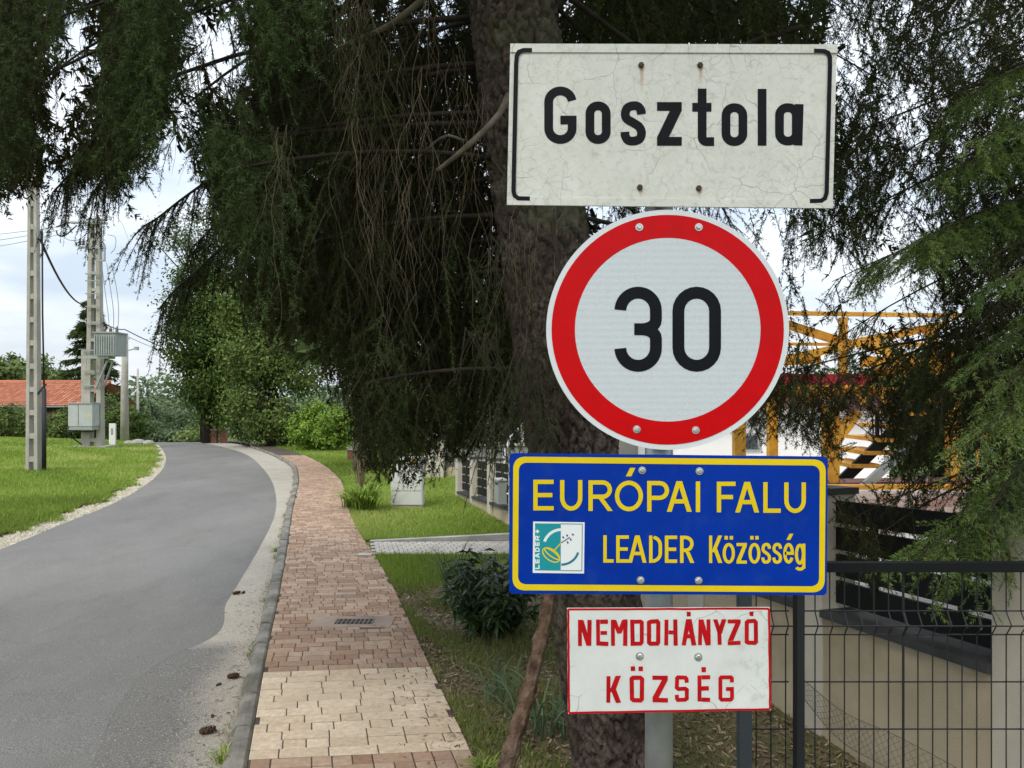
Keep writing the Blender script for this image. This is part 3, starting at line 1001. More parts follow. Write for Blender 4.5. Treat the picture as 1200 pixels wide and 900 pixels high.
def glyph(ch, x0, y0, x1, y1, w, rnd=1.0):
    """Strokes of one letter in the box. rnd: how round the corners are."""
    h = w / 2
    X0, X1, Y0, Y1 = x0 + h, x1 - h, y0 + h, y1 - h
    W_, H_ = X1 - X0, Y1 - Y0
    xm, ym = (X0 + X1) / 2, (Y0 + Y1) / 2
    wd = w * 1.12
    r = min(W_ * 0.5, H_ * 0.35) * rnd
    S = lambda pts, c=False: ('s', pts, c)

    def sm(n):
        return S(catmull([(X0 + a * W_, Y0 + b * H_) for a, b in n], 5))

    def rr(xa, ya, xb, yb, r):
        if r < 0.3:
            return [(xa, ya), (xb, ya), (xb, yb), (xa, yb)]
        return arc(xa + r, ya + r, r, r, 180, 270, 6) + arc(xb - r, ya + r, r, r, 270, 360, 6) + arc(xb - r, yb - r, r, r, 0, 90, 6) + arc(xa + r, yb - r, r, r, 90, 180, 6)

    if ch == 'E':
        return [S([(X0, y0), (X0, y1)]), S([(X0 + h, Y0), (x1, Y0)]), S([(X0 + h, ym), (x1 - w * 0.3, ym)]), S([(X0 + h, Y1), (x1, Y1)])]
    if ch == 'F':
        return [S([(X0, y0), (X0, y1)]), S([(X0 + h, Y0), (x1, Y0)]), S([(X0 + h, ym), (x1 - w * 0.6, ym)])]
    if ch == 'L':
        return [S([(X0, y0), (X0, y1)]), S([(X0 + h, Y1), (x1, Y1)])]
    if ch in 'Il':
        return [S([(xm, y0), (xm, y1)])]
    if ch == 'U':
        return [S([(X0, y0)] + arc(xm, Y1 - r, W_ / 2, r, 180, 0, 14) + [(X1, y0)])]
    if ch in 'PR':
        yb = ym + (0.04 * H_ if ch == 'R' else 0.06 * H_)
        rb_ = (yb - Y0) / 2
        o = [S([(X0, y0), (X0, y1)]), S([(X0 + h, Y0), (X1 - rb_, Y0)] + arc(X1 - rb_, Y0 + rb_, rb_, rb_, -90, 90, 10) + [(X0 + h, yb)])]
        if ch == 'R':
            o.append(hpar(xm + w * 0.2, yb + h * 0.9, x1 - wd / 2 + w * 0.15, y1, wd * 1.05))
        return o
    if ch == 'D':
        if rnd < 0.3:
            k = w * 0.3
            return [S([(X0, y0), (X0, y1)]), S([(X0 + h, Y0), (X1 - k, Y0), (X1, Y0 + k), (X1, Y1 - k), (X1 - k, Y1), (X0 + h, Y1)])]
        rr_ = min(W_, H_ / 2) * 0.85
        return [S([(X0, y0), (X0, y1)]), S([(X0 + h, Y0), (X1 - rr_, Y0)] + arc(X1 - rr_, Y0 + rr_, rr_, rr_, -90, 0, 7) + arc(X1 - rr_, Y1 - rr_, rr_, rr_, 0, 90, 7) + [(X0 + h, Y1)])]
    if ch in 'Oo':
        if rnd > 1.01:
            return [S(arc(xm, ym, W_ / 2, H_ / 2, 0, 360, 32), True)]
        if rnd < 0.3:
            k = w * 0.3
            return [S([(X0 + k, Y0), (X1 - k, Y0), (X1, Y0 + k), (X1, Y1 - k), (X1 - k, Y1), (X0 + k, Y1), (X0, Y1 - k), (X0, Y0 + k)], True)]
        return [S(rr(X0, Y0, X1, Y1, r), True)]
    if ch == 'A':
        b = y0 + (y1 - y0) * 0.66
        f = lambda yy: (yy - y0) / (y1 - y0)
        xl, xr = xm + (x0 + wd / 2 - xm) * f(b), xm + (x1 - wd / 2 - xm) * f(b)
        return [hpar(xm - w * 0.1, y0, x0 + wd / 2, y1, wd), hpar(xm + w * 0.1, y0, x1 - wd / 2, y1, wd), S([(xl + wd * 0.4, b), (xr - wd * 0.4, b)])]
    if ch == 'K':
        return [S([(X0, y0), (X0, y1)]), hpar(x1 - wd * 0.55, y0, X0 + h + wd * 0.35, ym + H_ * 0.12, wd * 1.15), hpar(X0 + W_ * 0.42, ym - H_ * 0.06, x1 - wd * 0.5, y1, wd * 1.15)]
    if ch in 'Zz':
        return [S([(x0, Y0), (x1, Y0)]), S([(x0, Y1), (x1, Y1)]), hpar(x1 - wd * 0.62, Y0 + h, x0 + wd * 0.62, Y1 - h, wd * 1.2)]
    if ch == 'N':
        return [S([(X0, y0), (X0, y1)]), S([(X1, y0), (X1, y1)]), hpar(X0 + h * 0.4, y0, X1 - h * 0.4, y1, wd * 1.1)]
    if ch == 'M':
        return [S([(X0, y0), (X0, y1)]), S([(X1, y0), (X1, y1)]), hpar(X0 + h * 0.4, y0, xm, y0 + H_ * 0.62, wd), hpar(X1 - h * 0.4, y0, xm, y0 + H_ * 0.62, wd)]
    if ch == 'H':
        return [S([(X0, y0), (X0, y1)]), S([(X1, y0), (X1, y1)]), S([(X0 + h, ym), (X1 - h, ym)])]
    if ch == 'Y':
        return [S([(xm, ym), (xm, y1)]), hpar(x0 + wd / 2, y0, xm, ym + h * 0.6, wd), hpar(x1 - wd / 2, y0, xm, ym + h * 0.6, wd)]
    if ch in 'Ss':
        if rnd < 0.3:
            k = w * 0.3
            return [S([(X1, Y0 + H_ * 0.24), (X1, Y0 + k), (X1 - k, Y0), (X0 + k, Y0), (X0, Y0 + k), (X0, ym - k), (X0 + k, ym), (X1 - k, ym), (X1, ym + k), (X1, Y1 - k), (X1 - k, Y1), (X0 + k, Y1), (X0, Y1 - k), (X0, Y1 - H_ * 0.22)])]
        return [sm([(1.0, .24), (.95, .11), (.75, .01), (.45, 0), (.15, .06), (.02, .22), (.12, .37), (.5, .48), (.86, .60), (1, .77), (.88, .94), (.55, 1), (.2, .98), (.03, .86), (0, .74)])]
    if ch == 'G':
        if rnd < 0.3:
            k = w * 0.3
            return [S([(X1, Y0 + H_ * 0.24), (X1, Y0 + k), (X1 - k, Y0), (X0 + k, Y0), (X0, Y0 + k), (X0, Y1 - k), (X0 + k, Y1), (X1 - k, Y1), (X1, Y1 - k), (X1, ym + h * 0.4), (xm, ym + h * 0.4)])]
        return [S([(X1, Y0 + H_ * 0.20)] + arc(X1 - W_ / 2, Y0 + r, W_ / 2, r, -15, -180, 14) + arc(X0 + W_ / 2, Y1 - r, W_ / 2, r, 180, 15, 14) + [(X1, Y1 - r), (X1, ym + H_ * 0.10), (xm, ym + H_ * 0.10)])]
    if ch == 't':
        xs = X0 + W_ * 0.42
        return [S([(xs, y0), (xs, Y1 - W_ * 0.34)] + arc(xs + W_ * 0.36, Y1 - W_ * 0.34, W_ * 0.36, W_ * 0.34, 180, 95, 7) + [(x1, Y1)]), S([(x0, y0 + (y1 - y0) * 0.325), (xs - h, y0 + (y1 - y0) * 0.325)]), S([(xs + h, y0 + (y1 - y0) * 0.325), (x1 - w * 0.3, y0 + (y1 - y0) * 0.325)])]
    if ch == 'a':
        return [S(rr(X0, Y0, X1 - w * 0.25, Y1, min(r, (X1 - w * 0.25 - X0) * 0.46)), True), S([(X1 + w * 0.08, y0 + w * 0.1), (X1 - w * 0.06, y1)])]
    if ch == 'e':
        return [S([(X0, ym), (X1, ym)] + arc(xm, ym, W_ / 2, H_ / 2, 0, -330, 30)[1:])]
    if ch == 'g':
        yb = y0 + (y1 - y0) * 0.72
        return [S(arc(xm, (Y0 + yb) / 2, W_ / 2, (yb - Y0) / 2, 0, 360, 26), True), S([(X1 + h * 0.3, y0)] + [(X1 + h * 0.3, Y1 - r * 0.5)] + arc(xm, Y1 - r * 0.6, W_ / 2, r * 0.6, 10, 165, 10))]
    if ch == '0':
        return [S(rr(X0, Y0, X1, Y1, W_ / 2), True)]
    if ch == '3':
        q = W_ / 2
        k = H_ / 2 * 0.96
        up_ = [(X0, Y0 + q * 0.98)] + arc(xm, Y0 + q, q, q, 180, 360, 18)
        up_ += [(X1, ym - q * 0.55)] + arc(xm + q * 0.2, ym - q * 0.52, q * 0.8, q * 0.52, 15, 90, 6) + [(xm - q * 0.22, ym)]
        lo_ = [(X0, Y1 - q * 0.98)] + arc(xm, Y1 - q, q, q, 180, 0, 18)
        lo_ += [(X1, ym + q * 0.55)] + arc(xm + q * 0.2, ym + q * 0.52, q * 0.8, q * 0.52, -15, -90, 6) + [(xm - q * 0.22, ym)]
        return [S(up_), S(lo_)]
    return []


def accent(kind, x0, x1, y0, w):
    xm = (x0 + x1) / 2
    if kind == 'acute':
        return [hpar(xm + w * 0.9, y0 - w * 3.0, xm - w * 0.1, y0 - w * 1.0, w * 1.25)]
    if kind == 'dots':
        o = (x1 - x0) * 0.21
        return [('p', [(xm + s * o - w * .55, y0 - w * 2.3), (xm + s * o + w * .55, y0 - w * 2.3), (xm + s * o + w * .55, y0 - w * 1.1), (xm + s * o - w * .55, y0 - w * 1.1)]) for s in (-1, 1)]
    if kind == 'square':
        return [('p', [(xm - w * .5, y0 - w * 1.9), (xm + w * .55, y0 - w * 1.9), (xm + w * .5, y0 - w * .8), (xm - w * .5, y0 - w * .8)])]
    if kind == 'squares':
        o = (x1 - x0) * 0.28
        return [('p', [(xm + s * o - w * .5, y0 - w * 2.2), (xm + s * o + w * .5, y0 - w * 2.2), (xm + s * o + w * .5, y0 - w * 1.1), (xm + s * o - w * .5, y0 - w * 1.1)]) for s in (-1, 1)]
    return []


def put_glyph(name, els, w, y, mat, parent, jit=0.0, rj=None):
    V, Fs = [], []
    for k, e in enumerate(els):
        yy = y - 0.00012 * k
        if e[0] == 's':
            pts = e[1]
            if jit:
                pts = [(q[0] + rj.uniform(-jit, jit), q[1] + rj.uniform(-jit, jit)) for q in pts]
            v, f = stroke_vf(pts, w * (1 + (rj.uniform(-.08, .08) if jit else 0)), yy, e[2])
        else:
            pts = [(q[0] + (rj.uniform(-jit, jit) if jit else 0), q[1] + (rj.uniform(-jit, jit) if jit else 0)) for q in e[1]]
            v, f = [sp3(q[0], q[1], yy) for q in pts], [tuple(range(len(pts)))]
        b = len(V)
        V += v
        Fs += [tuple(i + b for i in q) for q in f]
    return mesh(name, V, Fs, mat, parent)


def bolt(px, py, y, mat, parent, r=4.0, washer=True):
    c = sp3(px, py, y)
    rm = r * PXM
    b = MB()
    if washer:
        b.lathe([(rm * 1.25, 0.0), (rm * 1.25, -0.0012)], c, 'Y', 18)
    b.lathe([(rm * 0.85, -0.0012), (rm * 0.85, -0.0045), (rm * 0.62, -0.0058)], c, 'Y', 6)
    return b.build('bolt', mat, parent)


def frame_band(name, outer, inner, y, mat, parent):
    n = len(outer)
    V = [sp3(q[0], q[1], y) for q in outer] + [sp3(q[0], q[1], y) for q in inner]
    Fs = [(i, (i + 1) % n, n + (i + 1) % n, n + i) for i in range(n)]
    return mesh(name, V, Fs, mat, parent)


# sign post of galvanised tube
gz0 = float(gz(0.381, 1.92))
post = thing('sign_post', (0.381, 1.92, gz0), 'round galvanised steel post carrying the four road signs', 'post')
PR_ = 0.0355
MB().tube([(0.381, 1.92, gz0 - 0.1), (0.381, 1.92, 1.2), (0.381, 1.92, 2.56)], PR_, 28).build('tube', M['galv'], post, True)
for py in (77, 221, 267, 503, 552, 680, 769):
    zz = CH - (py - CY) * PXM
    MB().box((0.381 - 0.10, YS + 0.006, zz - 0.012), (0.381 + 0.10, YS + 0.012, zz + 0.012)).build('bracket', M['galv'], post)
    MB().lathe([(PR_ + 0.0005, -0.011), (PR_ + 0.003, -0.011), (PR_ + 0.003, 0.011), (PR_ + 0.0005, 0.011)], (0.381, 1.92, zz), 'Z', 24).build('clamp_band', M['galv'], post)
MB().lathe([(PR_ + 0.003, 0), (PR_ + 0.003, 0.012), (PR_ * 0.6, 0.02)], (0.381, 1.92, 2.56), 'Z', 24).build('cap', M['galv'], post)

# town name sign
T = thing('town_name_sign', (SGX, YS, SGZ), 'white cracked town name sign reading Gosztola, topmost on the post', 'road sign')
TL, TR, BR, BL = (598, 52), (980.5, 53), (975.5, 244.5), (594, 240.5)
V, Fs = prism2(rquad(TL, TR, BR, BL, 0), YS - 0.0015, YS + 0.002)
mesh('panel', V, Fs, M['cracked'], T)
lerp = lambda a, b, t: (a[0] + (b[0] - a[0]) * t, a[1] + (b[1] - a[1]) * t)
for a, b, c, d in ((TL, TR, 0.0, 0.035), (BL, BR, 0.0, -0.03)):
    q0, q1 = lerp(TL, BL, c if a == TL else 1), lerp(TR, BR, c if a == TL else 1)
    dy = 10 if a == TL else -9
    V, Fs = prism2([q0, q1, (q1[0], q1[1] + dy), (q0[0], q0[1] + dy)], YS - 0.0045, YS - 0.0016)
    mesh('edge_fold', V, Fs, M['cracked'], T)
zx = lambda x, y: (580 + x / 2.857, 30 + y / 2.857)
for ch, bx in (('G', (165, 205, 273, 397)), ('o', (303, 255, 387, 397)), ('s', (420, 255, 505, 402)), ('z', (542, 257, 625, 403)), ('t', (660, 212, 733, 404)),
               ('o', (758, 261, 844, 404)), ('l', (877, 213, 910, 403)), ('a', (937, 261, 1030, 402))):
    a, b = zx(*bx[:2]), zx(*bx[2:])
    put_glyph('letter', glyph(ch, a[0], a[1], b[0], b[1], 10.3, 0.95), 10.3, YS - 0.0022, M['black_paint'], T)
brk = [zx(124, 85), zx(95, 85), zx(80, 91), zx(73, 104), zx(71, 130), zx(62, 555), zx(66, 571), zx(78, 580), zx(117, 581)]
put_glyph('bracket_line', [('s', brk, False)], 5.0, YS - 0.0048, M['black_paint'], T)
brk = [zx(1066, 87), zx(1100, 88), zx(1113, 94), zx(1119, 108), zx(1119, 140), zx(1108, 560), zx(1102, 580), zx(1090, 588), zx(1052, 589)]
put_glyph('bracket_line', [('s', brk, False)], 5.0, YS - 0.0048, M['black_paint'], T)
for q in ((751, 77), (820, 77), (749.5, 220), (818.5, 221)):
    bolt(q[0], q[1], YS - 0.0016, M['bolt_rust'], T, 4.2, False)

# speed limit sign
C0 = (782.3, 386.5)
S_ = thing('speed_limit_sign', sp3(782.3, 527, YS), 'round red rimmed speed limit sign showing 30', 'road sign')
circ = lambda r, n=96: [(C0[0] + r * 1.006 * math.cos(2 * math.pi * k / n), C0[1] + r * 0.995 * math.sin(2 * math.pi * k / n)) for k in range(n)]
V, Fs = prism2(circ(141.3), YS - 0.0012, YS + 0.010)
mesh('panel', V, Fs, [M['white_rim'], M['alu']], S_)
frame_band('red_ring', circ(135.2), circ(108.0), YS - 0.0020, M['red_film'], S_)
V = [sp3(q[0], q[1], YS - 0.0018) for q in circ(108.6)]
mesh('reflective_face', V, [tuple(range(96))], M['reflect'], S_)
z2 = lambda x, y: (620 + x / 2.903, 230 + y / 2.903)
for ch, bx in (('3', (290, 308, 451, 597)), ('0', (487, 308, 652, 597))):
    a, b = z2(*bx[:2]), z2(*bx[2:])
    put_glyph('digit', glyph(ch, a[0], a[1], b[0], b[1], 13.9), 13.9, YS - 0.0026, M['black_paint'], S_)
for q in ((749, 266.5), (818.5, 266.5), (746, 503), (815, 504)):
    bolt(q[0], q[1], YS - 0.0022, M['bolt'], S_, 3.6)

# blue village sign
B_ = thing('village_sign', sp3(783, 697, YS), 'blue sign with yellow border reading EURÓPAI FALU and a small square emblem', 'sign')
TL, TR, BR, BL = (597, 531), (970, 535), (968.5, 697.5), (596.5, 695.5)
V, Fs = prism2(rquad(TL, TR, BR, BL, 5), YS - 0.001, YS + 0.003)
mesh('panel', V, Fs, M['blue_film'], B_)
frame_band('border', rquad((601.5, 535), (967.5, 538.5), (966, 694), (600.5, 691.5), 13), rquad((608, 542), (960.5, 545.5), (959.5, 687), (607, 684.5), 9), YS - 0.0016, M['yellow_film'], B_)
z3 = lambda x, y: (580 + x / 2.648, 510 + y / 2.648)


def word(items, yfun, w, mat, parent, y, rnd, acc=None, jit=0, rj=None, name='letter'):
    for it in items:
        ch, xa, xb = it[:3]
        ya, yb = yfun(xa, ch)
        a, b = z3(xa, ya), z3(xb, yb)
        els = glyph(ch, a[0], a[1], b[0], b[1], w, rnd)
        if len(it) > 3:
            els = els + accent(it[3], a[0], b[0], a[1], w)
        put_glyph(name, els, w, y, mat, parent, jit, rj)


slope = lambda x: (x - 118) * 0.0105
word([('E', 119, 182), ('U', 202, 271), ('R', 290, 363), ('O', 372, 459, 'acute'), ('P', 472, 540), ('A', 533, 610), ('I', 622, 637), ('F', 688, 746), ('A', 745, 819), ('L', 832, 886), ('U', 897, 964)],
     lambda x, c: (138 + slope(x), 233 + slope(x)), 5.0, M['yellow_film'], B_, YS - 0.0017, 1.2)
word([('L', 336, 368), ('E', 376, 415), ('A', 413, 470), ('D', 478, 518), ('E', 527, 565), ('R', 574, 616)], lambda x, c: (309 + slope(x) * .5, 394 + slope(x) * .4), 4.0, M['yellow_film'], B_, YS - 0.0017, 1.2)
low = lambda x, c: (311, 396) if c == 'K' else ((336, 420) if c == 'g' else (334, 398))
word([('K', 664, 704), ('o', 706, 744, 'dots'), ('z', 749, 781), ('o', 786, 823, 'dots'), ('s', 826, 856), ('s', 860, 890), ('e', 894, 927, 'acute'), ('g', 930, 961)], low, 3.6, M['yellow_film'], B_, YS - 0.0017, 1.2)
for q in ((752.5, 551), (819.5, 552), (750.5, 679.5), (818.5, 680)):
    bolt(q[0], q[1], YS - 0.0012, M['bolt'], B_, 3.6)
# emblem
z8 = lambda x, y: (600 + x / 6.667, 590 + y / 6.667)
V = [sp3(*z8(*q), YS - 0.0017) for q in ((165, 140), (567, 146), (562, 546), (162, 541))]
em = mesh('emblem', V, [(0, 1, 2, 3)], M['logo_white'], B_)
V = [sp3(*z8(*q), YS - 0.0020) for q in ((180, 154), (381, 157), (380, 524), (178, 521))]
mesh('emblem_field', V, [(0, 1, 2, 3)], M['teal_film'], em)
put_glyph('emblem_frame', [('s', [z8(381, 158), z8(549, 160), z8(545, 524), z8(380, 523)], False)], 0.8, YS - 0.0021, M['teal_dark'], em)
put_glyph('emblem_arc', [('s', [z8(*q) for q in arc(385, 345, 140, 142, 200, 270, 14)], False)], 3.2, YS - 0.0022, M['logo_white'], em)
put_glyph('emblem_arc', [('s', [z8(*q) for q in arc(385, 345, 136, 131, 90, 16, 14)], False)], 2.6, YS - 0.0022, M['teal_dark'], em)


def rot_ell(cx, cy, a, b, ang):
    return [z8(cx + a * math.cos(t) * math.cos(R(ang)) - b * math.sin(t) * math.sin(R(ang)), cy + a * math.cos(t) * math.sin(R(ang)) + b * math.sin(t) * math.cos(R(ang))) for t in np.linspace(0, 2 * math.pi, 30)]


put_glyph('emblem_disc', [('s', rot_ell(305, 401, 76, 42, 36), True), ('s', rot_ell(312, 392, 70, 20, 36), True)], 1.4, YS - 0.0023, M['yellow_film'], em)
put_glyph('emblem_stem', [('s', [z8(318, 378), z8(385, 305)], False)], 1.3, YS - 0.0025, M['yellow_film'], em)
put_glyph('emblem_stem', [('s', [z8(385, 305), z8(452, 262)], False)], 1.0, YS - 0.0025, M['logo_ink'], em)
put_glyph('emblem_dots', [('p', [z8(x - 9, y - 5), z8(x + 2, y - 9), z8(x + 9, y + 4), z8(x - 2, y + 9)]) for x, y in ((400, 263), (430, 249), (475, 241), (458, 279), (434, 302))], 1, YS - 0.0025, M['logo_ink'], em)
# vertical word, reading upwards
cells = (('L', 510, 478), ('E', 466, 434), ('A', 424, 386), ('D', 376, 342), ('E', 330, 299), ('R', 288, 250))
for ch, yb, yt in cells:
    els = glyph(ch, 0, 0, abs(yb - yt) / 6.667, 35 / 6.667, 1.25, 1.2)
    o0 = z8(180, yb)
    tr_ = lambda q: (o0[0] + q[1], o0[1] - q[0])
    els = [(e[0], [tr_(q) for q in e[1]]) + tuple(e[2:]) for e in els]
    put_glyph('letter', els, 1.25, YS - 0.0022, M['logo_white'], em)
put_glyph('plus_mark', [('s', [z8(183, 217), z8(213, 217)], False), ('s', [z8(198, 203), z8(198, 231)], False)], 1.6, YS - 0.0022, M['logo_white'], em)

# no smoking village board, hand painted
K_ = thing('no_smoking_sign', sp3(784, 835, YS), 'small white board with hand painted red letters, lowest sign on the post', 'sign')
TL, TR, BR, BL = (664.5, 712.5), (902, 711.5), (903.5, 832), (665.5, 836.5)
V, Fs = prism2(rquad(TL, TR, BR, BL, 0.8), YS - 0.001, YS + 0.002)
mesh('panel', V, Fs, M['scuffed'], K_)
rj = random.Random(11)


def wob_line(a, b, n=14):
    return [(a[0] + (b[0] - a[0]) * i / n + rj.uniform(-.25, .25), a[1] + (b[1] - a[1]) * i / n + rj.uniform(-.25, .25)) for i in range(n + 1)]


corners = [(665.8, 714), (900.8, 713), (902.2, 830.8), (666.8, 835)]
for i in range(4):
    put_glyph('border_stripe', [('s', wob_line(corners[i], corners[(i + 1) % 4]), False)], 2.5, YS - 0.0014 - 0.0001 * i, M['red_paint'], K_)
word([('N', 258, 299), ('E', 314, 351), ('M', 360, 410), ('D', 420, 461), ('O', 472, 513), ('H', 525, 566), ('A', 578, 624, 'square'), ('N', 630, 669), ('Y', 676, 717), ('Z', 721, 762), ('O', 775, 815, 'square')],
     lambda x, c: (572 - (x - 258) * 0.004, 653 - (x - 258) * 0.006), 4.7, M['red_paint'], K_, YS - 0.0018, 0.1, jit=0.35, rj=rj)
word([('K', 345, 390), ('O', 418, 462, 'squares'), ('Z', 488, 536), ('S', 558, 601), ('E', 627, 667, 'square'), ('G', 692, 741)],
     lambda x, c: (746 - (x - 345) * 0.008, 829 - (x - 345) * 0.010), 4.9, M['red_paint'], K_, YS - 0.0018, 0.1, jit=0.35, rj=rj)
for q in ((749.5, 768.5), (818, 769.5)):
    bolt(q[0], q[1], YS - 0.0012, M['bolt'], K_, 3.8)

# ------------------------------------------------------------------ garden wall with pillars and black slats


def zcap(y):
    return 0.54 - 0.063 * (np.asarray(y, float) - 3.78)


wall = thing('garden_wall', (float(XW(9)), 9, float(gz(0.5, 9))), 'low cream rendered garden wall with pale pillars and black slat panels', 'wall')
WD = Vector((-WB, 1, 0)).normalized()                 # along the wall, away from the camera
WNm = Vector((-WD.y, WD.x, 0))                        # towards the street (left)


def wpt(y, off, z):
    return (float(XW(y)) + WNm.x * off, y + WNm.y * off, z)


def wbox(ya, yb, o0, o1, zlo, zhi):
    """Sloping block along the wall; zlo/zhi are functions of y."""
    V = []
    for y in (ya, yb):
        for o_, zf in ((o0, zlo), (o1, zlo), (o1, zhi), (o0, zhi)):
            V.append(wpt(y, o_, float(zf(y))))
    return V, [(0, 3, 2, 1), (4, 5, 6, 7), (0, 1, 5, 4), (1, 2, 6, 5), (2, 3, 7, 6), (3, 0, 4, 7)]


PIT = 1.28
y_p = [3.02 - PIT + PIT * k for k in range(11)]               # pillar start positions along Y
PL = 0.22
GATE = 5
y_pp = y_p
low_ = lambda y: gz(XW(y), y) - 0.45
for seg in ((y_pp[0], y_pp[GATE] + PL), (y_pp[GATE + 1], y_pp[-1] + PL)):
    n_ = 6
    for a_ in range(1):
        V, Fs = wbox(seg[0] + 0.004, seg[1] - 0.004, -0.14, 0.02, low_, lambda y: zcap(y) - 0.045)
        mesh('base_wall', V, Fs, M['stucco'], wall)
for k, y0 in enumerate(y_pp):
    V, Fs = wbox(y0, y0 + PL, -0.20, 0.028, low_, lambda y: zcap(y) + 0.66)
    mesh('pillar', V, Fs, M['pillar'], wall)
    V, Fs = wbox(y0 - 0.015, y0 + PL + 0.015, -0.215, 0.043, lambda y: zcap(y) + 0.662, lambda y: zcap(y) + 0.70)
    mesh('pillar_cap', V, Fs, M['cap'], wall)
    if k == len(y_pp) - 1:
        break
    ya, yb = y0 + PL + 0.003, y_pp[k + 1] - 0.003
    if k == GATE:
        for j in range(6):
            V, Fs = wbox(ya + 0.02, yb - 0.02, -0.07, -0.045, lambda y: zcap(y) - 0.30 + 0.155 * j, lambda y: zcap(y) - 0.30 + 0.155 * j + 0.13)
            mesh('gate_board', V, Fs, M['slat'], wall)
        continue
    V, Fs = wbox(ya, yb, -0.17, 0.05, lambda y: zcap(y) - 0.043, lambda y: zcap(y))
    mesh('sill', V, Fs, M['cap'], wall)
    for j in range(4):
        V, Fs = wbox(ya + 0.002, yb - 0.002, -0.085, -0.062, lambda y: zcap(y) + 0.035 + 0.155 * j, lambda y: zcap(y) + 0.035 + 0.155 * j + 0.128)
        mesh('slat', V, Fs, M['slat'], wall)
    for e_ in (ya + 0.25, yb - 0.25):
        V, Fs = wbox(e_ - 0.02, e_ + 0.02, -0.112, -0.087, lambda y: zcap(y) + 0.04, lambda y: zcap(y) + 0.63)
        mesh('slat_rail', V, Fs, M['slat'], wall)

# letter box hung on the wall
yl_ = 11.05
mbx = thing('letter_box', wpt(yl_, 0.12, float(zcap(yl_))), 'grey metal letter box hung on the garden wall', 'letter box')
V, Fs = wbox(yl_ - 0.11, yl_ + 0.11, 0.046, 0.17, lambda y: zcap(yl_) + 0.06, lambda y: zcap(yl_) + 0.40)
mesh('body', V, Fs, M['box_grey'], mbx)
V, Fs = wbox(yl_ - 0.125, yl_ + 0.125, 0.044, 0.19, lambda y: zcap(yl_) + 0.402, lambda y: zcap(yl_) + 0.425)
mesh('lid', V, Fs, M['box_grey_l'], mbx)
V, Fs = wbox(yl_ - 0.08, yl_ + 0.08, 0.171, 0.175, lambda y: zcap(yl_) + 0.34, lambda y: zcap(yl_) + 0.365)
mesh('slot', V, Fs, M['slat'], mbx)

# yard behind the wall
V, Fs = [], []
ys_ = np.linspace(1.0, 14.6, 24)
for y in ys_:
    for k in range(5):
        x = float(XW(y)) + 0.16 + k * k * 0.95
        V.append((x, y, float(zcap(min(y, 14))) - 0.075))
for i in range(len(ys_) - 1):
    for k in range(4):
        Fs.append((i * 5 + k, i * 5 + k + 1, i * 5 + k + 6, i * 5 + k + 5))
tag(mesh('yard_pavement', V, Fs, M['yard'], None, True), kind='structure')

# ------------------------------------------------------------------ welded wire fence in front of the wall
YFN = 2.50
fz = lambda x: float(gz(x, YFN))
fence = thing('wire_fence', (1.3, YFN, fz(1.3)), 'dark welded wire mesh fence with square posts beside the signs', 'fence')


def fpx(px):
    return (px - CX) * YFN / F


def fzp(py):
    return CH - (py - CY) * YFN / F


for px, w_, top in ((872, 0.04, 600), (936, 0.025, 590), (1290, 0.04, 640)):
    x = fpx(px)
    MB().box((x - w_ / 2, YFN - 0.02, fz(x) - 0.2), (x + w_ / 2, YFN + 0.02, fzp(top))).build('post', M['fpost'] if px != 936 else M['wire'], fence)
    MB().box((x - w_ / 2 - 0.002, YFN - 0.022, fzp(top) + 0.0005), (x + w_ / 2 + 0.002, YFN + 0.022, fzp(top) + 0.012)).build('post_cap', M['fpost'], fence)
wm = MB()
px = 889.0
rw = 0.0023
while px < 1300:
    if abs(px - 936) > 8:
        x = fpx(px)
        thick = rw * (1.9 if (abs(px - 927.5) < 3 or abs(px - 1063.5) < 8 and int(px) % 2) else 1)
        top = 668 if px > 960 else 690
        pts = [(x, YFN + 0.025, fz(x) - 0.05), (x, YFN + 0.025, fzp(747))] + [(x, YFN - 0.002, fzp(733))] + [(x, YFN + 0.025, fzp(719)), (x, YFN + 0.025, fzp(top))]
        wm.tube(pts, thick, 5, False)
    px += 17.4
for py, yo in ((719, 0.03), (733, -0.007), (747, 0.03), (803, 0.03), (859, 0.03), (917, 0.03), (973, 0.03)):
    wm.tube([(fpx(882), YFN + yo, fzp(py)), (fpx(928), YFN + yo, fzp(py))], rw * 1.15, 5, False)
    wm.tube([(fpx(941), YFN + yo, fzp(py)), (fpx(1300), YFN + yo, fzp(py))], rw * 1.15, 5, False)
o = wm.build('wire_mesh', M['wire'], fence)
o['kind'] = 'stuff'
MB().box((fpx(941), YFN + 0.002, fzp(671)), (fpx(1300), YFN + 0.034, fzp(660))).build('top_rail', M['slat'], fence)

# slack wire netting lying against the foot of the fence
nm = MB()
L0 = [(936, 792, 2.56), (990, 835, 2.62), (1050, 862, 2.66), (1130, 905, 2.72), (1220, 960, 2.78)]
L1 = [(936, 812, 2.60), (985, 868, 2.7), (1040, 900, 2.76), (1120, 945, 2.84), (1200, 1000, 2.9)]
A_ = catmull([at(*q) for q in L0], 8)
B2 = catmull([at(*q) for q in L1], 8)
nm.tube(A_, 0.0013, 4, False)
nm.tube(B2, 0.0013, 4, False)
n_ = len(A_)
for i in range(n_ - 1):
    for j in range(4):
        p0 = A_[i] * (1 - j / 4) + B2[i] * (j / 4)
        p1 = A_[i + 1] * (1 - (j + 1) / 4) + B2[i + 1] * ((j + 1) / 4)
        p2 = A_[i + 1] * (1 - j / 4) + B2[i + 1] * (j / 4)
        p3 = A_[i] * (1 - (j + 1) / 4) + B2[i] * ((j + 1) / 4)
        nm.tube([p0, p1], 0.0008, 3, False)
        nm.tube([p2, p3], 0.0008, 3, False)
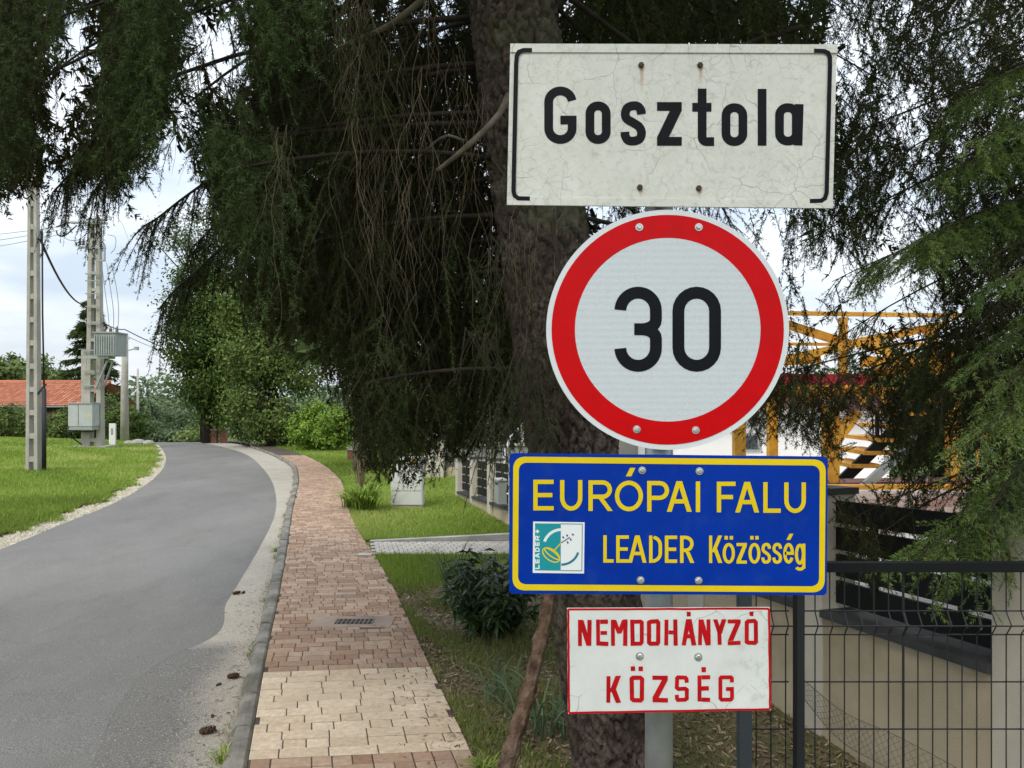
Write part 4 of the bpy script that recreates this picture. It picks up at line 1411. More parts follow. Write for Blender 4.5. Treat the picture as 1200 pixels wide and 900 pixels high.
tag(nm.build('wire_netting', M['netting'], None, False, org=at(936, 870, 2.6)), 'slack old wire netting sagging behind the fence foot', 'netting')

# branch leaning on the spruce trunk
stk = catmull([at(664, 648, 3.2), at(646, 690, 3.02), at(637, 735, 2.95), at(628, 775, 2.92), at(617, 820, 2.90), at(604, 862, 2.88), at(592, 905, 2.86), at(578, 960, 2.84), (float(at(565, 1000, 2.82)[0]), 2.82, float(gz(-.1, 2.82)) - 0.02)], 5)
st_r = [0.022 + 0.013 * i / len(stk) + 0.004 * math.sin(i * 1.7) for i in range(len(stk))]
stk = catmull(stk, 3)
st_r = np.interp(np.linspace(0, 1, len(stk)), np.linspace(0, 1, len(st_r)), st_r) * (1 + .07 * np.sin(np.arange(len(stk)) * .23) + .05 * np.sin(np.arange(len(stk)) * .61 + 1))
V, Fs = tube_vf(stk, st_r, 26)
V = np.array(V)
cen = np.repeat(np.array(stk), 26, axis=0)
th_ = np.tile(np.arange(26), len(stk)) * 2 * np.pi / 26
ri_ = np.repeat(np.arange(len(stk)), 26)
ridge = .10 * np.sin(5 * th_ + ri_ * .11 + np.sin(ri_ * .3)) * np.sin(ri_ * .17 + th_) + .09 * np.sin(9 * th_ - ri_ * .07) + RNG.normal(0, .035, len(V))
V = cen + (V - cen) * (1 + ridge)[:, None]
stick = mesh('leaning_branch', V, Fs, M['stick'], None, True, org=(float(stk[-1][0]), 2.82, float(gz(-.1, 2.82))))
tag(stick, 'bare brown branch leaning against the spruce trunk below the blue sign', 'branch')
k_ = stk[60]
V, Fs = tube_vf([k_, k_ + np.array([0.04, -0.01, 0.02]), k_ + np.array([0.055, -0.012, 0.045])], [0.011, 0.008, 0.004], 8)
mesh('knot_stub', V, Fs, M['stick'], stick, True)

# ------------------------------------------------------------------ utility cabinet
cy_ = 12.8
cz = float(gz(-1.8, cy_))
cx0, cx1 = (458 - CX) * cy_ / F, (495 - CX) * cy_ / F
cab = thing('utility_cabinet', ((cx0 + cx1) / 2, cy_, cz), 'pale plastic utility cabinet standing on the roadside lawn', 'cabinet')
MB().box((cx0 + 0.01, cy_ + 0.01, cz - 0.05), (cx1 - 0.01, cy_ + 0.29, cz + 0.07)).build('plinth', M['stucco'], cab)
MB().box((cx0, cy_, cz + 0.071), (cx1, cy_ + 0.30, cz + 0.86)).build('body', M['cab'], cab)
xm_ = (cx0 + cx1) / 2 - 0.06
for a, b in ((cx0 + 0.012, xm_ - 0.004), (xm_ + 0.004, cx1 - 0.012)):
    MB().box((a, cy_ - 0.012, cz + 0.33), (b, cy_ - 0.0005, cz + 0.84)).build('door', M['cab'], cab)
MB().box((cx0 + 0.012, cy_ - 0.010, cz + 0.085), (cx1 - 0.012, cy_ - 0.0005, cz + 0.315)).build('lower_panel', M['cab'], cab)
MB().box((cx0 - 0.02, cy_ - 0.03, cz + 0.862), (cx1 + 0.02, cy_ + 0.32, cz + 0.90)).build('roof', M['cab'], cab)
MB().box((xm_ + 0.02, cy_ - 0.022, cz + 0.56), (xm_ + 0.04, cy_ - 0.0125, cz + 0.64)).build('handle', M['box_grey'], cab)
pp = at(484, 541, 12.83)
MB().box((pp[0] - 0.05, 12.786, pp[2] - 0.05), (pp[0] + 0.05, 12.7875, pp[2] + 0.05)).build('warning_label', M['warn'], cab)

# ------------------------------------------------------------------ poles, transformer and lines


def lattice_pole(name, x, y, h, w0, w1, dep, step, leg, label, cat='utility pole'):
    z0 = float(gz(x, y))
    T_ = thing(name, (x, y, z0), label, cat, 'concrete utility poles')
    for s in (-1, 1):
        MB().add([(x + s * w0 / 2 - leg / 2, y - dep / 2, z0 - .3), (x + s * w0 / 2 + leg / 2, y - dep / 2, z0 - .3), (x + s * w0 / 2 + leg / 2, y + dep / 2, z0 - .3), (x + s * w0 / 2 - leg / 2, y + dep / 2, z0 - .3),
                  (x + s * w1 / 2 - leg * .4, y - dep * .35, z0 + h), (x + s * w1 / 2 + leg * .4, y - dep * .35, z0 + h), (x + s * w1 / 2 + leg * .4, y + dep * .35, z0 + h), (x + s * w1 / 2 - leg * .4, y + dep * .35, z0 + h)],
                 [(3, 2, 1, 0), (4, 5, 6, 7), (0, 1, 5, 4), (1, 2, 6, 5), (2, 3, 7, 6), (3, 0, 4, 7)]).build('leg', M['pole_conc'], T_)
    z = 0.25
    while z < h - 0.1:
        w = w0 + (w1 - w0) * z / h
        d_ = dep * (1 - .3 * z / h)
        MB().box((x - w / 2 + leg * .38, y - d_ / 2 + .012, z0 + z), (x + w / 2 - leg * .38, y + d_ / 2 - .012, z0 + z + 0.14)).build('rung', M['pole_conc'], T_)
        z += step
    return T_, z0


Yp = 19.8
Xp = (39.5 - CX) * Yp / F
lp, z0 = lattice_pole('lattice_pole', Xp, Yp, 9.0, 0.235, 0.14, 0.2, 0.62, 0.088, 'slim concrete lattice pole standing on the lawn, nearer than the transformer')
q = at(53, 455, Yp)
MB().tube([(q[0], Yp - 0.05, float(gz(q[0], Yp)) - .1), (q[0], Yp - 0.05, q[2])], 0.055, 10).build('cable_pipe', M['cable'], lp, True)
MB().tube([(q[0], Yp - 0.05, q[2]), (q[0] - .04, Yp - 0.05, q[2] + 2.0), (q[0] - .05, Yp - .05, q[2] + 4.2), tuple(at(47, 276, Yp))], 0.022, 8).build('riser_cable', M['cable'], lp, True)
MB().beam(at(44, 462, Yp - .05), at(54, 450, Yp - .05), 0.04, 0.04).build('pipe_bracket', M['cable'], lp)
MB().box(tuple(at(44, 279, Yp - .2)), tuple(at(49, 271, Yp))).build('clamp', M['box_grey'], lp)

Yt = 32.0
Xt = (111.5 - CX) * Yt / F
tp, z0t = lattice_pole('transformer_pole', Xt, Yt, 9.9, 0.50, 0.30, 0.34, 0.72, 0.20, 'tall concrete pole carrying a grey transformer and switch box')


def tq(px, py, dy=0.0):
    return at(px, py, Yt + dy)


a, b = tq(100.5, 410), tq(100.5, 525)
MB().box((a[0] - .11, Yt - .16, b[2] - .3), (a[0] + .11, Yt + .16, a[2])).build('side_column', M['pole_conc'], tp)
MB().box((a[0] - .20, Yt - .2, a[2] + .002), (a[0] + .1, Yt - .14, a[2] + .03)).build('column_cap', M['box_grey'], tp)
# transformer
c0, c1 = tq(114, 417, -.9), tq(139, 391, -.9)
t_body = MB().box((c0[0], Yt - 1.15, c0[2]), (c1[0], Yt - .25, c1[2])).build('transformer_tank', M['box_grey'], tp)
for k in range(9):
    x = c0[0] + 0.06 + k * (c1[0] - c0[0] - .12) / 8
    MB().box((x - .012, Yt - 1.21, c0[2] + .08), (x + .012, Yt - 1.152, c1[2] - .1)).build('cooling_fin', M['box_grey_l'], t_body)
MB().box((c0[0] - .04, Yt - 1.2, c1[2] + .002), (c1[0] + .04, Yt - .2, c1[2] + .06)).build('tank_lid', M['box_grey'], t_body)
for k in range(3):
    x = c0[0] + .2 + k * .26
    MB().lathe([(.05, 0), (.07, .05), (.045, .08), (.07, .13), (.04, .17), (.03, .26)], (x, Yt - .7, c1[2] + .062), 'Z', 10).build('bushing', M['porcelain'], t_body, True)
pf = MB()
a, b = tq(112, 420), tq(141, 420)
MB().beam((a[0] - .2, Yt - .9, a[2]), (b[0], Yt - .9, a[2]), .09, .09).build('platform_beam', M['galv'], tp)
MB().beam((a[0] - .2, Yt - .45, a[2]), (b[0], Yt - .45, a[2]), .09, .09).build('platform_beam', M['galv'], tp)
for dy in (-.9, -.45):
    e, f_ = tq(139, 424), tq(122, 455)
    MB().beam((f_[0], Yt + dy + .4 if dy > -.6 else Yt + dy + .3, f_[2]), (e[0], Yt + dy, e[2]), .06, .06).build('brace', M['galv'], tp)
e, f_ = tq(125, 424), tq(117, 447)
MB().beam((f_[0], Yt - .3, f_[2]), (e[0], Yt - .9, e[2]), .05, .05).build('brace', M['galv'], tp)
for py in (411, 435, 452, 330, 345, 360, 379, 322):
    e = tq(100 if py > 400 else 104, py)
    f_ = tq(121, py)
    MB().beam((e[0], Yt - .25, e[2]), (f_[0], Yt - .25, e[2]), .04, .05).build('cross_bar', M['box_grey'], tp)
# switch cabinet
c0, c1 = tq(84, 503, -.5), tq(112, 473, -.5)
bx_ = MB().box((c0[0], Yt - .75, c0[2] + .14), (c1[0], Yt - .22, c1[2])).build('switch_box', M['box_grey_l'], tp)
MB().box((c0[0] + .02, Yt - .73, c0[2] - .02), (c1[0] - .02, Yt - .24, c0[2] + .138)).build('box_base', M['box_grey'], bx_)
MB().box((c0[0] + .42, Yt - .757, c0[2] + .17), (c0[0] + .435, Yt - .7505, c1[2] - .03)).build('door_seam', M['slat'], bx_)
MB().box((c0[0] - .03, Yt - .79, c1[2] + .001), (c1[0] + .03, Yt - .2, c1[2] + .035)).build('box_roof', M['box_grey'], bx_)
q = tq(105, 487, -.75)
MB().add([(q[0] - .07, Yt - .756, q[2] - .05), (q[0] + .07, Yt - .756, q[2] - .05), (q[0], Yt - .756, q[2] + .08)], [(0, 1, 2)]).build('warning_triangle', M['warn'], bx_)
a, b = tq(86, 506), tq(99, 522)
MB().beam((a[0], Yt - .6, a[2]), (b[0], Yt - .1, b[2]), .05, .05).build('brace', M['cable'], tp)
MB().beam((a[0], Yt - .5, a[2] + .03), (tq(118, 506)[0], Yt - .5, a[2] + .03), .05, .05).build('box_shelf', M['cable'], tp)
q = tq(115.5, 489)
MB().box((q[0] - .09, Yt - .19, q[2] - .18), (q[0] + .09, Yt - .182, q[2] + .18)).build('warning_plate', M['warn'], tp)
zb = float(gz(Xt, Yt))
MB().box((Xt - .85, Yt - .55, zb - .1), (Xt + .75, Yt + .5, zb + .07)).build('footing', M['concrete'], tp)
# cross arms and switch gear at the top
for px0, px1, py in ((86, 129, 262), (96, 126, 291)):
    e, f_ = tq(px0, py), tq(px1, py + 1)
    MB().beam((e[0], Yt - .2, e[2]), (f_[0], Yt - .2, f_[2]), .08, .09).build('cross_arm', M['box_grey'], tp)
for px0 in (97, 101, 118, 127):
    e = tq(px0, 290 if px0 < 110 else 262)
    MB().lathe([(.03, .05), (.07, .1), (.04, .15), (.07, .2), (.04, .25), (.05, .32)], (e[0], Yt - .2, e[2]), 'Z', 10).build('insulator', M['porcelain'], tp, True)
for px0, py0, px1, py1 in ((118, 292, 118, 307), (124, 291, 124, 307), (130, 292, 130, 308), (117, 307, 131, 308), (117, 293, 131, 293)):
    e, f_ = tq(px0, py0), tq(px1, py1)
    MB().beam((e[0], Yt - .5, e[2]), (f_[0], Yt - .5, f_[2]), .06, .07).build('switch_frame', M['box_grey'], tp)
for pts in ([(66, 266), (72, 264), (80, 261), (88, 262)], [(66, 270), (68, 275), (76, 276), (90, 264)]):
    MB().tube([tq(*q, -.2) for q in catmull(pts, 4)], .035, 6).build('line_insulator', M['porcelain'], tp, True)
wires = [[(88, 262), (100, 262), (112, 276), (122, 285), (124, 292)], [(72, 268), (78, 280), (92, 281), (104, 273), (118, 280), (124, 291)], [(126, 275), (135, 278), (135, 290), (130, 297)],
         [(119, 308), (123, 340), (127, 370), (128, 388)], [(125, 308), (129, 335), (133, 365), (133, 388)], [(130, 308), (136, 335), (139, 362), (138, 388)]]
for w_ in wires:
    MB().tube([tq(*q, -.45) for q in catmull(w_, 6)], .013, 5).build('jumper_wire', M['linewire'], tp, True)

# plain pole behind
Y3 = 43.0
q0, q1 = at(147, 392, Y3), at(146, 490, Y3)
z3_ = float(gz(q0[0], Y3))
p3 = thing('street_lamp_pole', (q1[0], Y3, z3_), 'plain tapered concrete pole with a small lamp arm behind the transformer', 'utility pole', 'concrete utility poles')
MB().tube([(q1[0], Y3, z3_ - .2), (q1[0], Y3, (z3_ + q0[2]) / 2), (q0[0], Y3, q0[2])], [.24, .2, .15], 10).build('shaft', M['pole_conc'], p3, True)
MB().beam(tuple(at(141, 397, Y3 - .2)), tuple(at(152, 397, Y3 - .2)), .06, .06).build('cross_arm', M['box_grey'], p3)
MB().beam(tuple(at(149, 411, Y3 - .2)), tuple(at(161, 408, Y3 - .2)), .07, .05).build('lamp_arm', M['box_grey'], p3)
MB().box(tuple(at(157, 410, Y3 - .35)), tuple(at(163, 406.5, Y3 - .1))).build('lamp_head', M['box_grey_l'], p3)
# far pole
Y4 = 75
q0, q1 = at(161.5, 432, Y4), at(161.5, 505, Y4)
p4 = thing('distant_pole', (q1[0], Y4, float(gz(q1[0], Y4))), 'thin distant utility pole rising beyond the hedge trees', 'utility pole', 'concrete utility poles')
MB().tube([(q1[0], Y4, float(gz(q1[0], Y4))), (q0[0], Y4, q0[2])], [.16, .1], 8).build('shaft', M['pole_conc'], p4, True)
MB().beam(tuple(at(158, 448, Y4)), tuple(at(169, 449, Y4)), .1, .1).build('cross_arm', M['cable'], p4)


def sag(a, b, s, n=16):
    a, b = np.array(a, float), np.array(b, float)
    return [a + (b - a) * t - np.array([0, 0, s * 4 * t * (1 - t)]) for t in np.linspace(0, 1, n)]


def cable(name, pts, r, mat, label):
    o = MB().tube(pts, r, 6).build(name, mat, None, True, org=pts[0])
    return tag(o, label, 'cable', 'overhead cables')


cable('overhead_cable', sag(at(47, 280, Yp), at(95, 356, Yt - .2), .35), .032, M['cable'], 'thick black cable sagging from the lattice pole to the transformer pole')
cable('overhead_cable', sag(at(121, 378, Yt - .2), at(146, 386, Y3 - .2), .1), .028, M['cable'], 'short black cable from the transformer pole to the lamp pole')
cable('overhead_cable', sag(at(146, 386, Y3 - .2), at(330, 430, 60), .9), .03, M['cable'], 'black cable running from the lamp pole to behind the roadside trees')
for k, (ya_, yb_) in enumerate(((266, 276), (270, 288), (275, 297))):
    cable('power_line', sag(at(66 + 2 * k, ya_, Yt), at(-260, yb_ - 2 + 5 * k, Yt + 12), .5), .012, M['linewire'],
          ('topmost', 'middle', 'lowest')[k] + ' of the thin bare power lines leading off beside the transformer pole')
cable('power_line', sag(at(147, 393, Y3), at(240, 415, 70), .5), .018, M['linewire'], 'thin wire from the lamp pole towards the distant trees')
# small white marker by the road
q = at(132, 512, 34)
mk = thing('marker_post', (q[0], 34, float(gz(q[0], 34))), 'short white marker post beside the transformer pole', 'marker')
MB().box((q[0] - .14, 33.95, float(gz(q[0], 34)) - .1), (q[0] + .14, 34.05, q[2] + .62)).build('post', M['white_wall'], mk)
MB().box((q[0] - .05, 33.944, q[2] + .1), (q[0] + .05, 33.949, q[2] + .4)).build('number_plate', M['box_grey'], mk)
q = at(162, 522, 36)
st_ = MB()
for dx, s in ((0, .35), (.5, .28), (-.45, .25)):
    st_.lathe([(s * .9, -.1), (s, s * .25), (s * .75, s * .6), (s * .2, s * .75)], (q[0] + dx, 36, float(gz(q[0], 36))), 'Z', 9)
tag(st_.build('stone_heap', M['concrete'], None, False, org=(q[0], 36, float(gz(q[0], 36)))), 'low heap of grey stones at the lawn edge by the bend', 'stones', kind='stuff')

# ------------------------------------------------------------------ buildings


def far_house():
    Yh = 49.0
    X1 = (97.5 - CX) * Yh / F
    X0 = X1 - 15
    zg = float(gz(X1, Yh))
    ze, zr = CH - (476 - CY) * Yh / F, CH - (447 - CY) * Yh / F
    H_ = thing('red_roofed_house', ((X0 + X1) / 2, Yh, zg), 'low dark walled house with a long red tiled roof behind the hedge', 'house')
    MB().box((X0 + .4, Yh, zg - .5), (X1 - .4, Yh + 6, ze + .15)).build('wall', M['dark_wall'], H_)
    rp = 3.3
    roof = MB().add([(X0, Yh - .5, ze), (X1, Yh - .5, ze), (X1, Yh + rp, zr), (X0, Yh + rp, zr), (X1, Yh + 2 * rp + .5, ze), (X0, Yh + 2 * rp + .5, ze)], [(0, 1, 2, 3), (3, 2, 4, 5)]).build('roof', M['tile'], H_)
    d = np.array([0, rp + .5, zr - ze])
    nrm = np.array([0, -(zr - ze), rp + .5])
    nrm = nrm / np.linalg.norm(nrm)
    rr_ = random.Random(2)
    rows, cols = 12, 60
    tl = MB()
    for i in range(rows):
        for k in range(cols):
            xa = X0 + (X1 - X0) * k / cols
            xb = X0 + (X1 - X0) * (k + 1) / cols - .02
            p0 = np.array([0, Yh - .5, ze]) + d * (i / rows) + nrm * (.05 + rr_.uniform(0, .02))
            p1 = np.array([0, Yh - .5, ze]) + d * ((i + 1.05) / rows) + nrm * .015
            tl.add([(xa, p0[1], p0[2]), (xb, p0[1], p0[2]), (xb, p1[1], p1[2]), (xa, p1[1], p1[2]), ((xa + xb) / 2, p0[1], p0[2] + .05), ((xa + xb) / 2, p1[1], p1[2] + .05)], [(0, 4, 5, 3), (4, 1, 2, 5)])
    o = tl.build('roof_tiles', M['tile'], roof)
    o['kind'] = 'stuff'
    MB().tube([(X0, Yh + rp, zr + .03), (X1, Yh + rp, zr + .03)], .12, 8).build('ridge', M['tile'], roof, True)
    MB().box((X0, Yh - .62, ze - .06), (X1, Yh - .50, ze + .03)).build('gutter', M['box_grey'], roof)
    MB().box((X1 - 2.6, Yh - .02, zg), (X1 - 1.6, Yh - .003, zg + 1.95)).build('door', M['timber_dark'], H_)


far_house()


def grey_house():
    Yh = 19.0
    X0, X1 = (470 - CX) * Yh / F, (760 - CX) * Yh / F
    zg = -0.55
    H_ = thing('grey_house', ((X0 + X1) / 2, Yh, zg), 'grey rendered house behind the garden wall, half hidden by spruce twigs', 'house')
    MB().box((X0 + 1.0, Yh, zg), (X1, Yh + 7, zg + 3.1)).build('wall', M['grey_wall'], H_)
    MB().add([(X0 + .5, Yh - .5, zg + 3.1), (X1 + .5, Yh - .5, zg + 3.1), (X1 + .5, Yh + 3.5, zg + 4.9), (X0 + .5, Yh + 3.5, zg + 4.9), (X1 + .5, Yh + 7.5, zg + 3.1), (X0 + .5, Yh + 7.5, zg + 3.1)],
             [(0, 1, 2, 3), (3, 2, 4, 5), (0, 3, 5), (1, 4, 2)]).build('roof', M['dark_wall'], H_)
    for px in (548, 612, 690):
        x = (px - CX) * Yh / F
        f_ = MB().box((x - .55, Yh - .05, zg + 1.0), (x + .55, Yh - .003, zg + 2.3)).build('window', M['concrete'], H_)
        for s in (-1, 1):
            MB().box((x + s * .26 - .22, Yh - .062, zg + 1.08), (x + s * .26 + .22, Yh - .052, zg + 2.22)).build('pane', M['glass'], f_)
    x = (512 - CX) * Yh / F
    MB().box((x - .25, Yh - .35, zg), (x + .2, Yh - .003, zg + 2.3)).build('porch_column', M['pillar'], H_)
    MB().box((X0 + 1.0, Yh - .12, zg - .1), (X1, Yh - .004, zg + .45)).build('plinth', M['stucco'], H_)


grey_house()
# white pipe hoop of the yard
q = [at(590, 560, 12.6), at(591, 535, 12.6), at(597, 515, 12.6), at(606, 504, 12.6), at(616, 500, 12.6), at(640, 510, 12.6), at(648, 560, 12.6)]
hp = MB().tube(catmull(q, 6), .022, 8).build('pipe_hoop', M['white_wall'], None, True, org=q[0])
tag(hp, 'thin white pipe hoop rising behind the garden wall beside the trunk', 'hoop')


def white_shed():
    Yh = 14.0
    zg = float(zcap(14)) - .1
    q = lambda px, py, dy=0: at(px, py, Yh + dy)
    X0, X1 = q(790, 0)[0], q(1042, 0)[0]
    zt_ = q(0, 478)[2]
    H_ = thing('white_shed', ((X0 + X1) / 2, Yh, zg), 'white rendered outbuilding behind the orange timber frame', 'building')
    MB().box((X0, Yh, zg), (X1, Yh + 4, zt_)).build('wall', M['white_wall'], H_)
    MB().box((X0 - .2, Yh - .35, zt_ + .002), (X1 + .2, Yh + 4.2, zt_ + .14)).build('roof', M['timber_dark'], H_)
    w = q(877, 520)
    f_ = MB().box((w[0] - .25, Yh - .03, w[2] - .15), (w[0] + .22, Yh - .002, w[2] + .2)).build('window', M['box_grey'], H_)
    MB().box((w[0] - .19, Yh - .04, w[2] - .10), (w[0] + .16, Yh - .032, w[2] + .15)).build('pane', M['glass'], f_)
    return H_


white_shed()

# orange timber frame of the yard
Yw = 9.0
w2 = lambda px, py, dy=0.0: at(px, py, Yw + dy)
zy = float(zcap(9)) - .075
tf = thing('timber_frame', (w2(1000, 500)[0], Yw, zy), 'orange timber frame with crossed braces and a red fascia in the yard', 'timber frame')


def tb(name, p, q, w, h, dy=0.0, mat='timber', dyb=None):
    dyb = dy if dyb is None else dyb
    MB().beam(w2(*p, dy), w2(*q, dyb), w, h).build(name, M[mat], tf)


for px, top, dy, w in ((866, 430, .0, .13), (973, 474, .0, .16), (1117, 405, .0, .13), (1152, 440, 1.4, .12), (905, 420, 1.2, .12)):
    e = w2(px, top, dy)
    MB().box((e[0] - w / 2, Yw + dy - w / 2, zy), (e[0] + w / 2, Yw + dy + w / 2, e[2])).build('post', M['timber'], tf)
tb('batten', (850, 366), (1130, 370), .05, .05)
tb('batten', (850, 402.5), (1130, 405), .04, .04, .9)
tb('batten', (985, 404), (1130, 404), .05, .05, -.1)
tb('rafter', (915, 378), (1000, 405), .09, .095, .12)
tb('rafter', (1000, 402), (1110, 380), .09, .095, .12)
tb('brace', (905, 424), (1000, 404), .07, .09, -.14)
tb('brace', (1008, 402), (1112, 436), .07, .10, -.14)
tb('king_post', (988, 372), (988, 462), .08, .08, -.02)
tb('king_post', (1092, 380), (1092, 424), .10, .12, .02)
tb('tie_beam', (905, 424), (960, 420), .1, .12, .3)
tb('tie_beam', (1010, 424), (1140, 423), .1, .13, .25)
tb('tie_beam', (1022, 437), (1140, 432), .1, .11, .45)
tb('fascia', (850, 444), (1022, 445), .05, .13, -.3, 'red_fascia')
tb('fascia_strip', (850, 451.5), (1022, 452.5), .05, .02, -.3, 'timber')
tb('beam', (850, 461), (1060, 461), .12, .14, -.05)
for px in (905, 940, 1003, 1030):
    tb('bracket_block', (px, 453), (px + 8, 472), .10, .10, -.18)
tb('lintel', (983, 472), (1060, 473), .14, .19, -.15, 'timber_dark')
tb('knee_brace', (975, 520), (1004, 482), .10, .13, -.10)
tb('floor_beam', (955, 571.5), (1160, 571.5), .12, .07, -.35)
tb('deck_board', (955, 566), (1160, 563), .4, .05, .1, 'timber_dark')
stair = thing('outdoor_stair', tuple(w2(1000, 590, .6)), 'open outdoor stair with orange treads and grey stringers in the yard', 'stair')
for k in range(6):
    p0 = w2(993 + 15.5 * k, 545 - 15 * k, .5)
    MB().box((p0[0] - .02, Yw + .35, p0[2] - .025), (p0[0] + .36, Yw + 1.25, p0[2] + .025)).build('tread', M['timber'], stair)
for dy in (.42, 1.15):
    MB().beam(w2(975, 575, dy), w2(1085, 468, dy), .05, .14).build('stringer', M['slat'], stair)
MB().beam(w2(990, 592, -.2), w2(1075, 512, -.2), .06, .10).build('handrail', M['box_grey'], stair)
for px, a, b in ((1028, 482, 532), (1060, 460, 500)):
    MB().beam(w2(px, a, .45), w2(px, b, .45), .04, .04, (0, 1, 0)).build('baluster', M['slat'], stair)
# brick plinth under the frame
bw = thing('brick_plinth', (w2(1060, 600)[0], Yw - .5, zy), 'low pale pink brick plinth wall under the timber frame', 'wall')
e0, e1 = w2(950, 572, -.5), w2(1230, 640, -.5)
MB().box((e0[0], Yw - .5, zy - .2), (e1[0], Yw - .3, e0[2] - .03)).build('core', M['mortar'], bw)
rbk = random.Random(8)
zz, row = zy - .18, 0
while zz < e0[2] - .10:
    x = e0[0] - (.12 if row % 2 else 0)
    while x < e1[0]:
        MB().box((max(x, e0[0]), Yw - .508 - rbk.uniform(0, .006), zz), (min(x + .24, e1[0]), Yw - .4995, zz + .062)).build('brick', M['pinkbrick'], bw)
        x += .252
    zz += .075
    row += 1
q = w2(1157, 530, -.8)
yp_ = MB().box((q[0] - .055, Yw - .86, zy - .2), (q[0] + .055, Yw - .74, q[2] + .05)).build('yard_post', M['box_grey'], None, False, org=(q[0], Yw - .8, zy))
tag(yp_, 'grey steel post in front of the pink brick plinth', 'post')

# brick gate pillars down the street, and a small brick planter by the mid tree
for px, h, lb in ((251.5, 503, 'narrow red brick gate pillar beyond the bend, nearer the white wall'), (262, 502, 'wide red brick gate pillar beyond the bend under the dark tree')):
    q = at(px, h, 40)
    o = thing('brick_pillar', (q[0], 40, float(gz(q[0], 40))), lb, 'pillar', 'brick gate pillars')
    MB().box((q[0] - .15, 39.85, float(gz(q[0], 40)) - .2), (q[0] + .15, 40.15, q[2] - .05)).build('shaft', M['redbrick'], o)
    MB().box((q[0] - .18, 39.82, q[2] - .048), (q[0] + .18, 40.18, q[2] + .02)).build('cap', M['concrete'], o)
q0, q1 = at(234, 510, 42), at(247, 520, 42)
o = MB().box((q0[0], 42, q1[2] - .5), (q1[0], 42.25, q0[2])).build('white_gate_wall', M['white_wall'], None, False, org=(q0[0], 42, q1[2]))
tag(o, 'short white wall at the crest of the road', 'wall')
q0, q1 = at(407, 524, 25), at(419, 537, 25)
pl = thing('brick_planter', ((q0[0] + q1[0]) / 2, 25, float(gz(q0[0], 25))), 'small red brick planter box beside the grey trunk', 'planter')
MB().box((q0[0], 25, q1[2] - .3), (q1[0], 25.4, q0[2] - .1)).build('box', M['redbrick'], pl)
MB().box((q0[0] - .03, 24.97, q0[2] - .099), (q1[0] + .03, 25.43, q0[2])).build('rim', M['concrete'], pl)

# ------------------------------------------------------------------ vegetation helpers


def unit(v):
    return v / (np.linalg.norm(v, axis=-1, keepdims=True) + 1e-9)


def rnd_unit(n, rng):
    return unit(rng.normal(0, 1, (n, 3)))


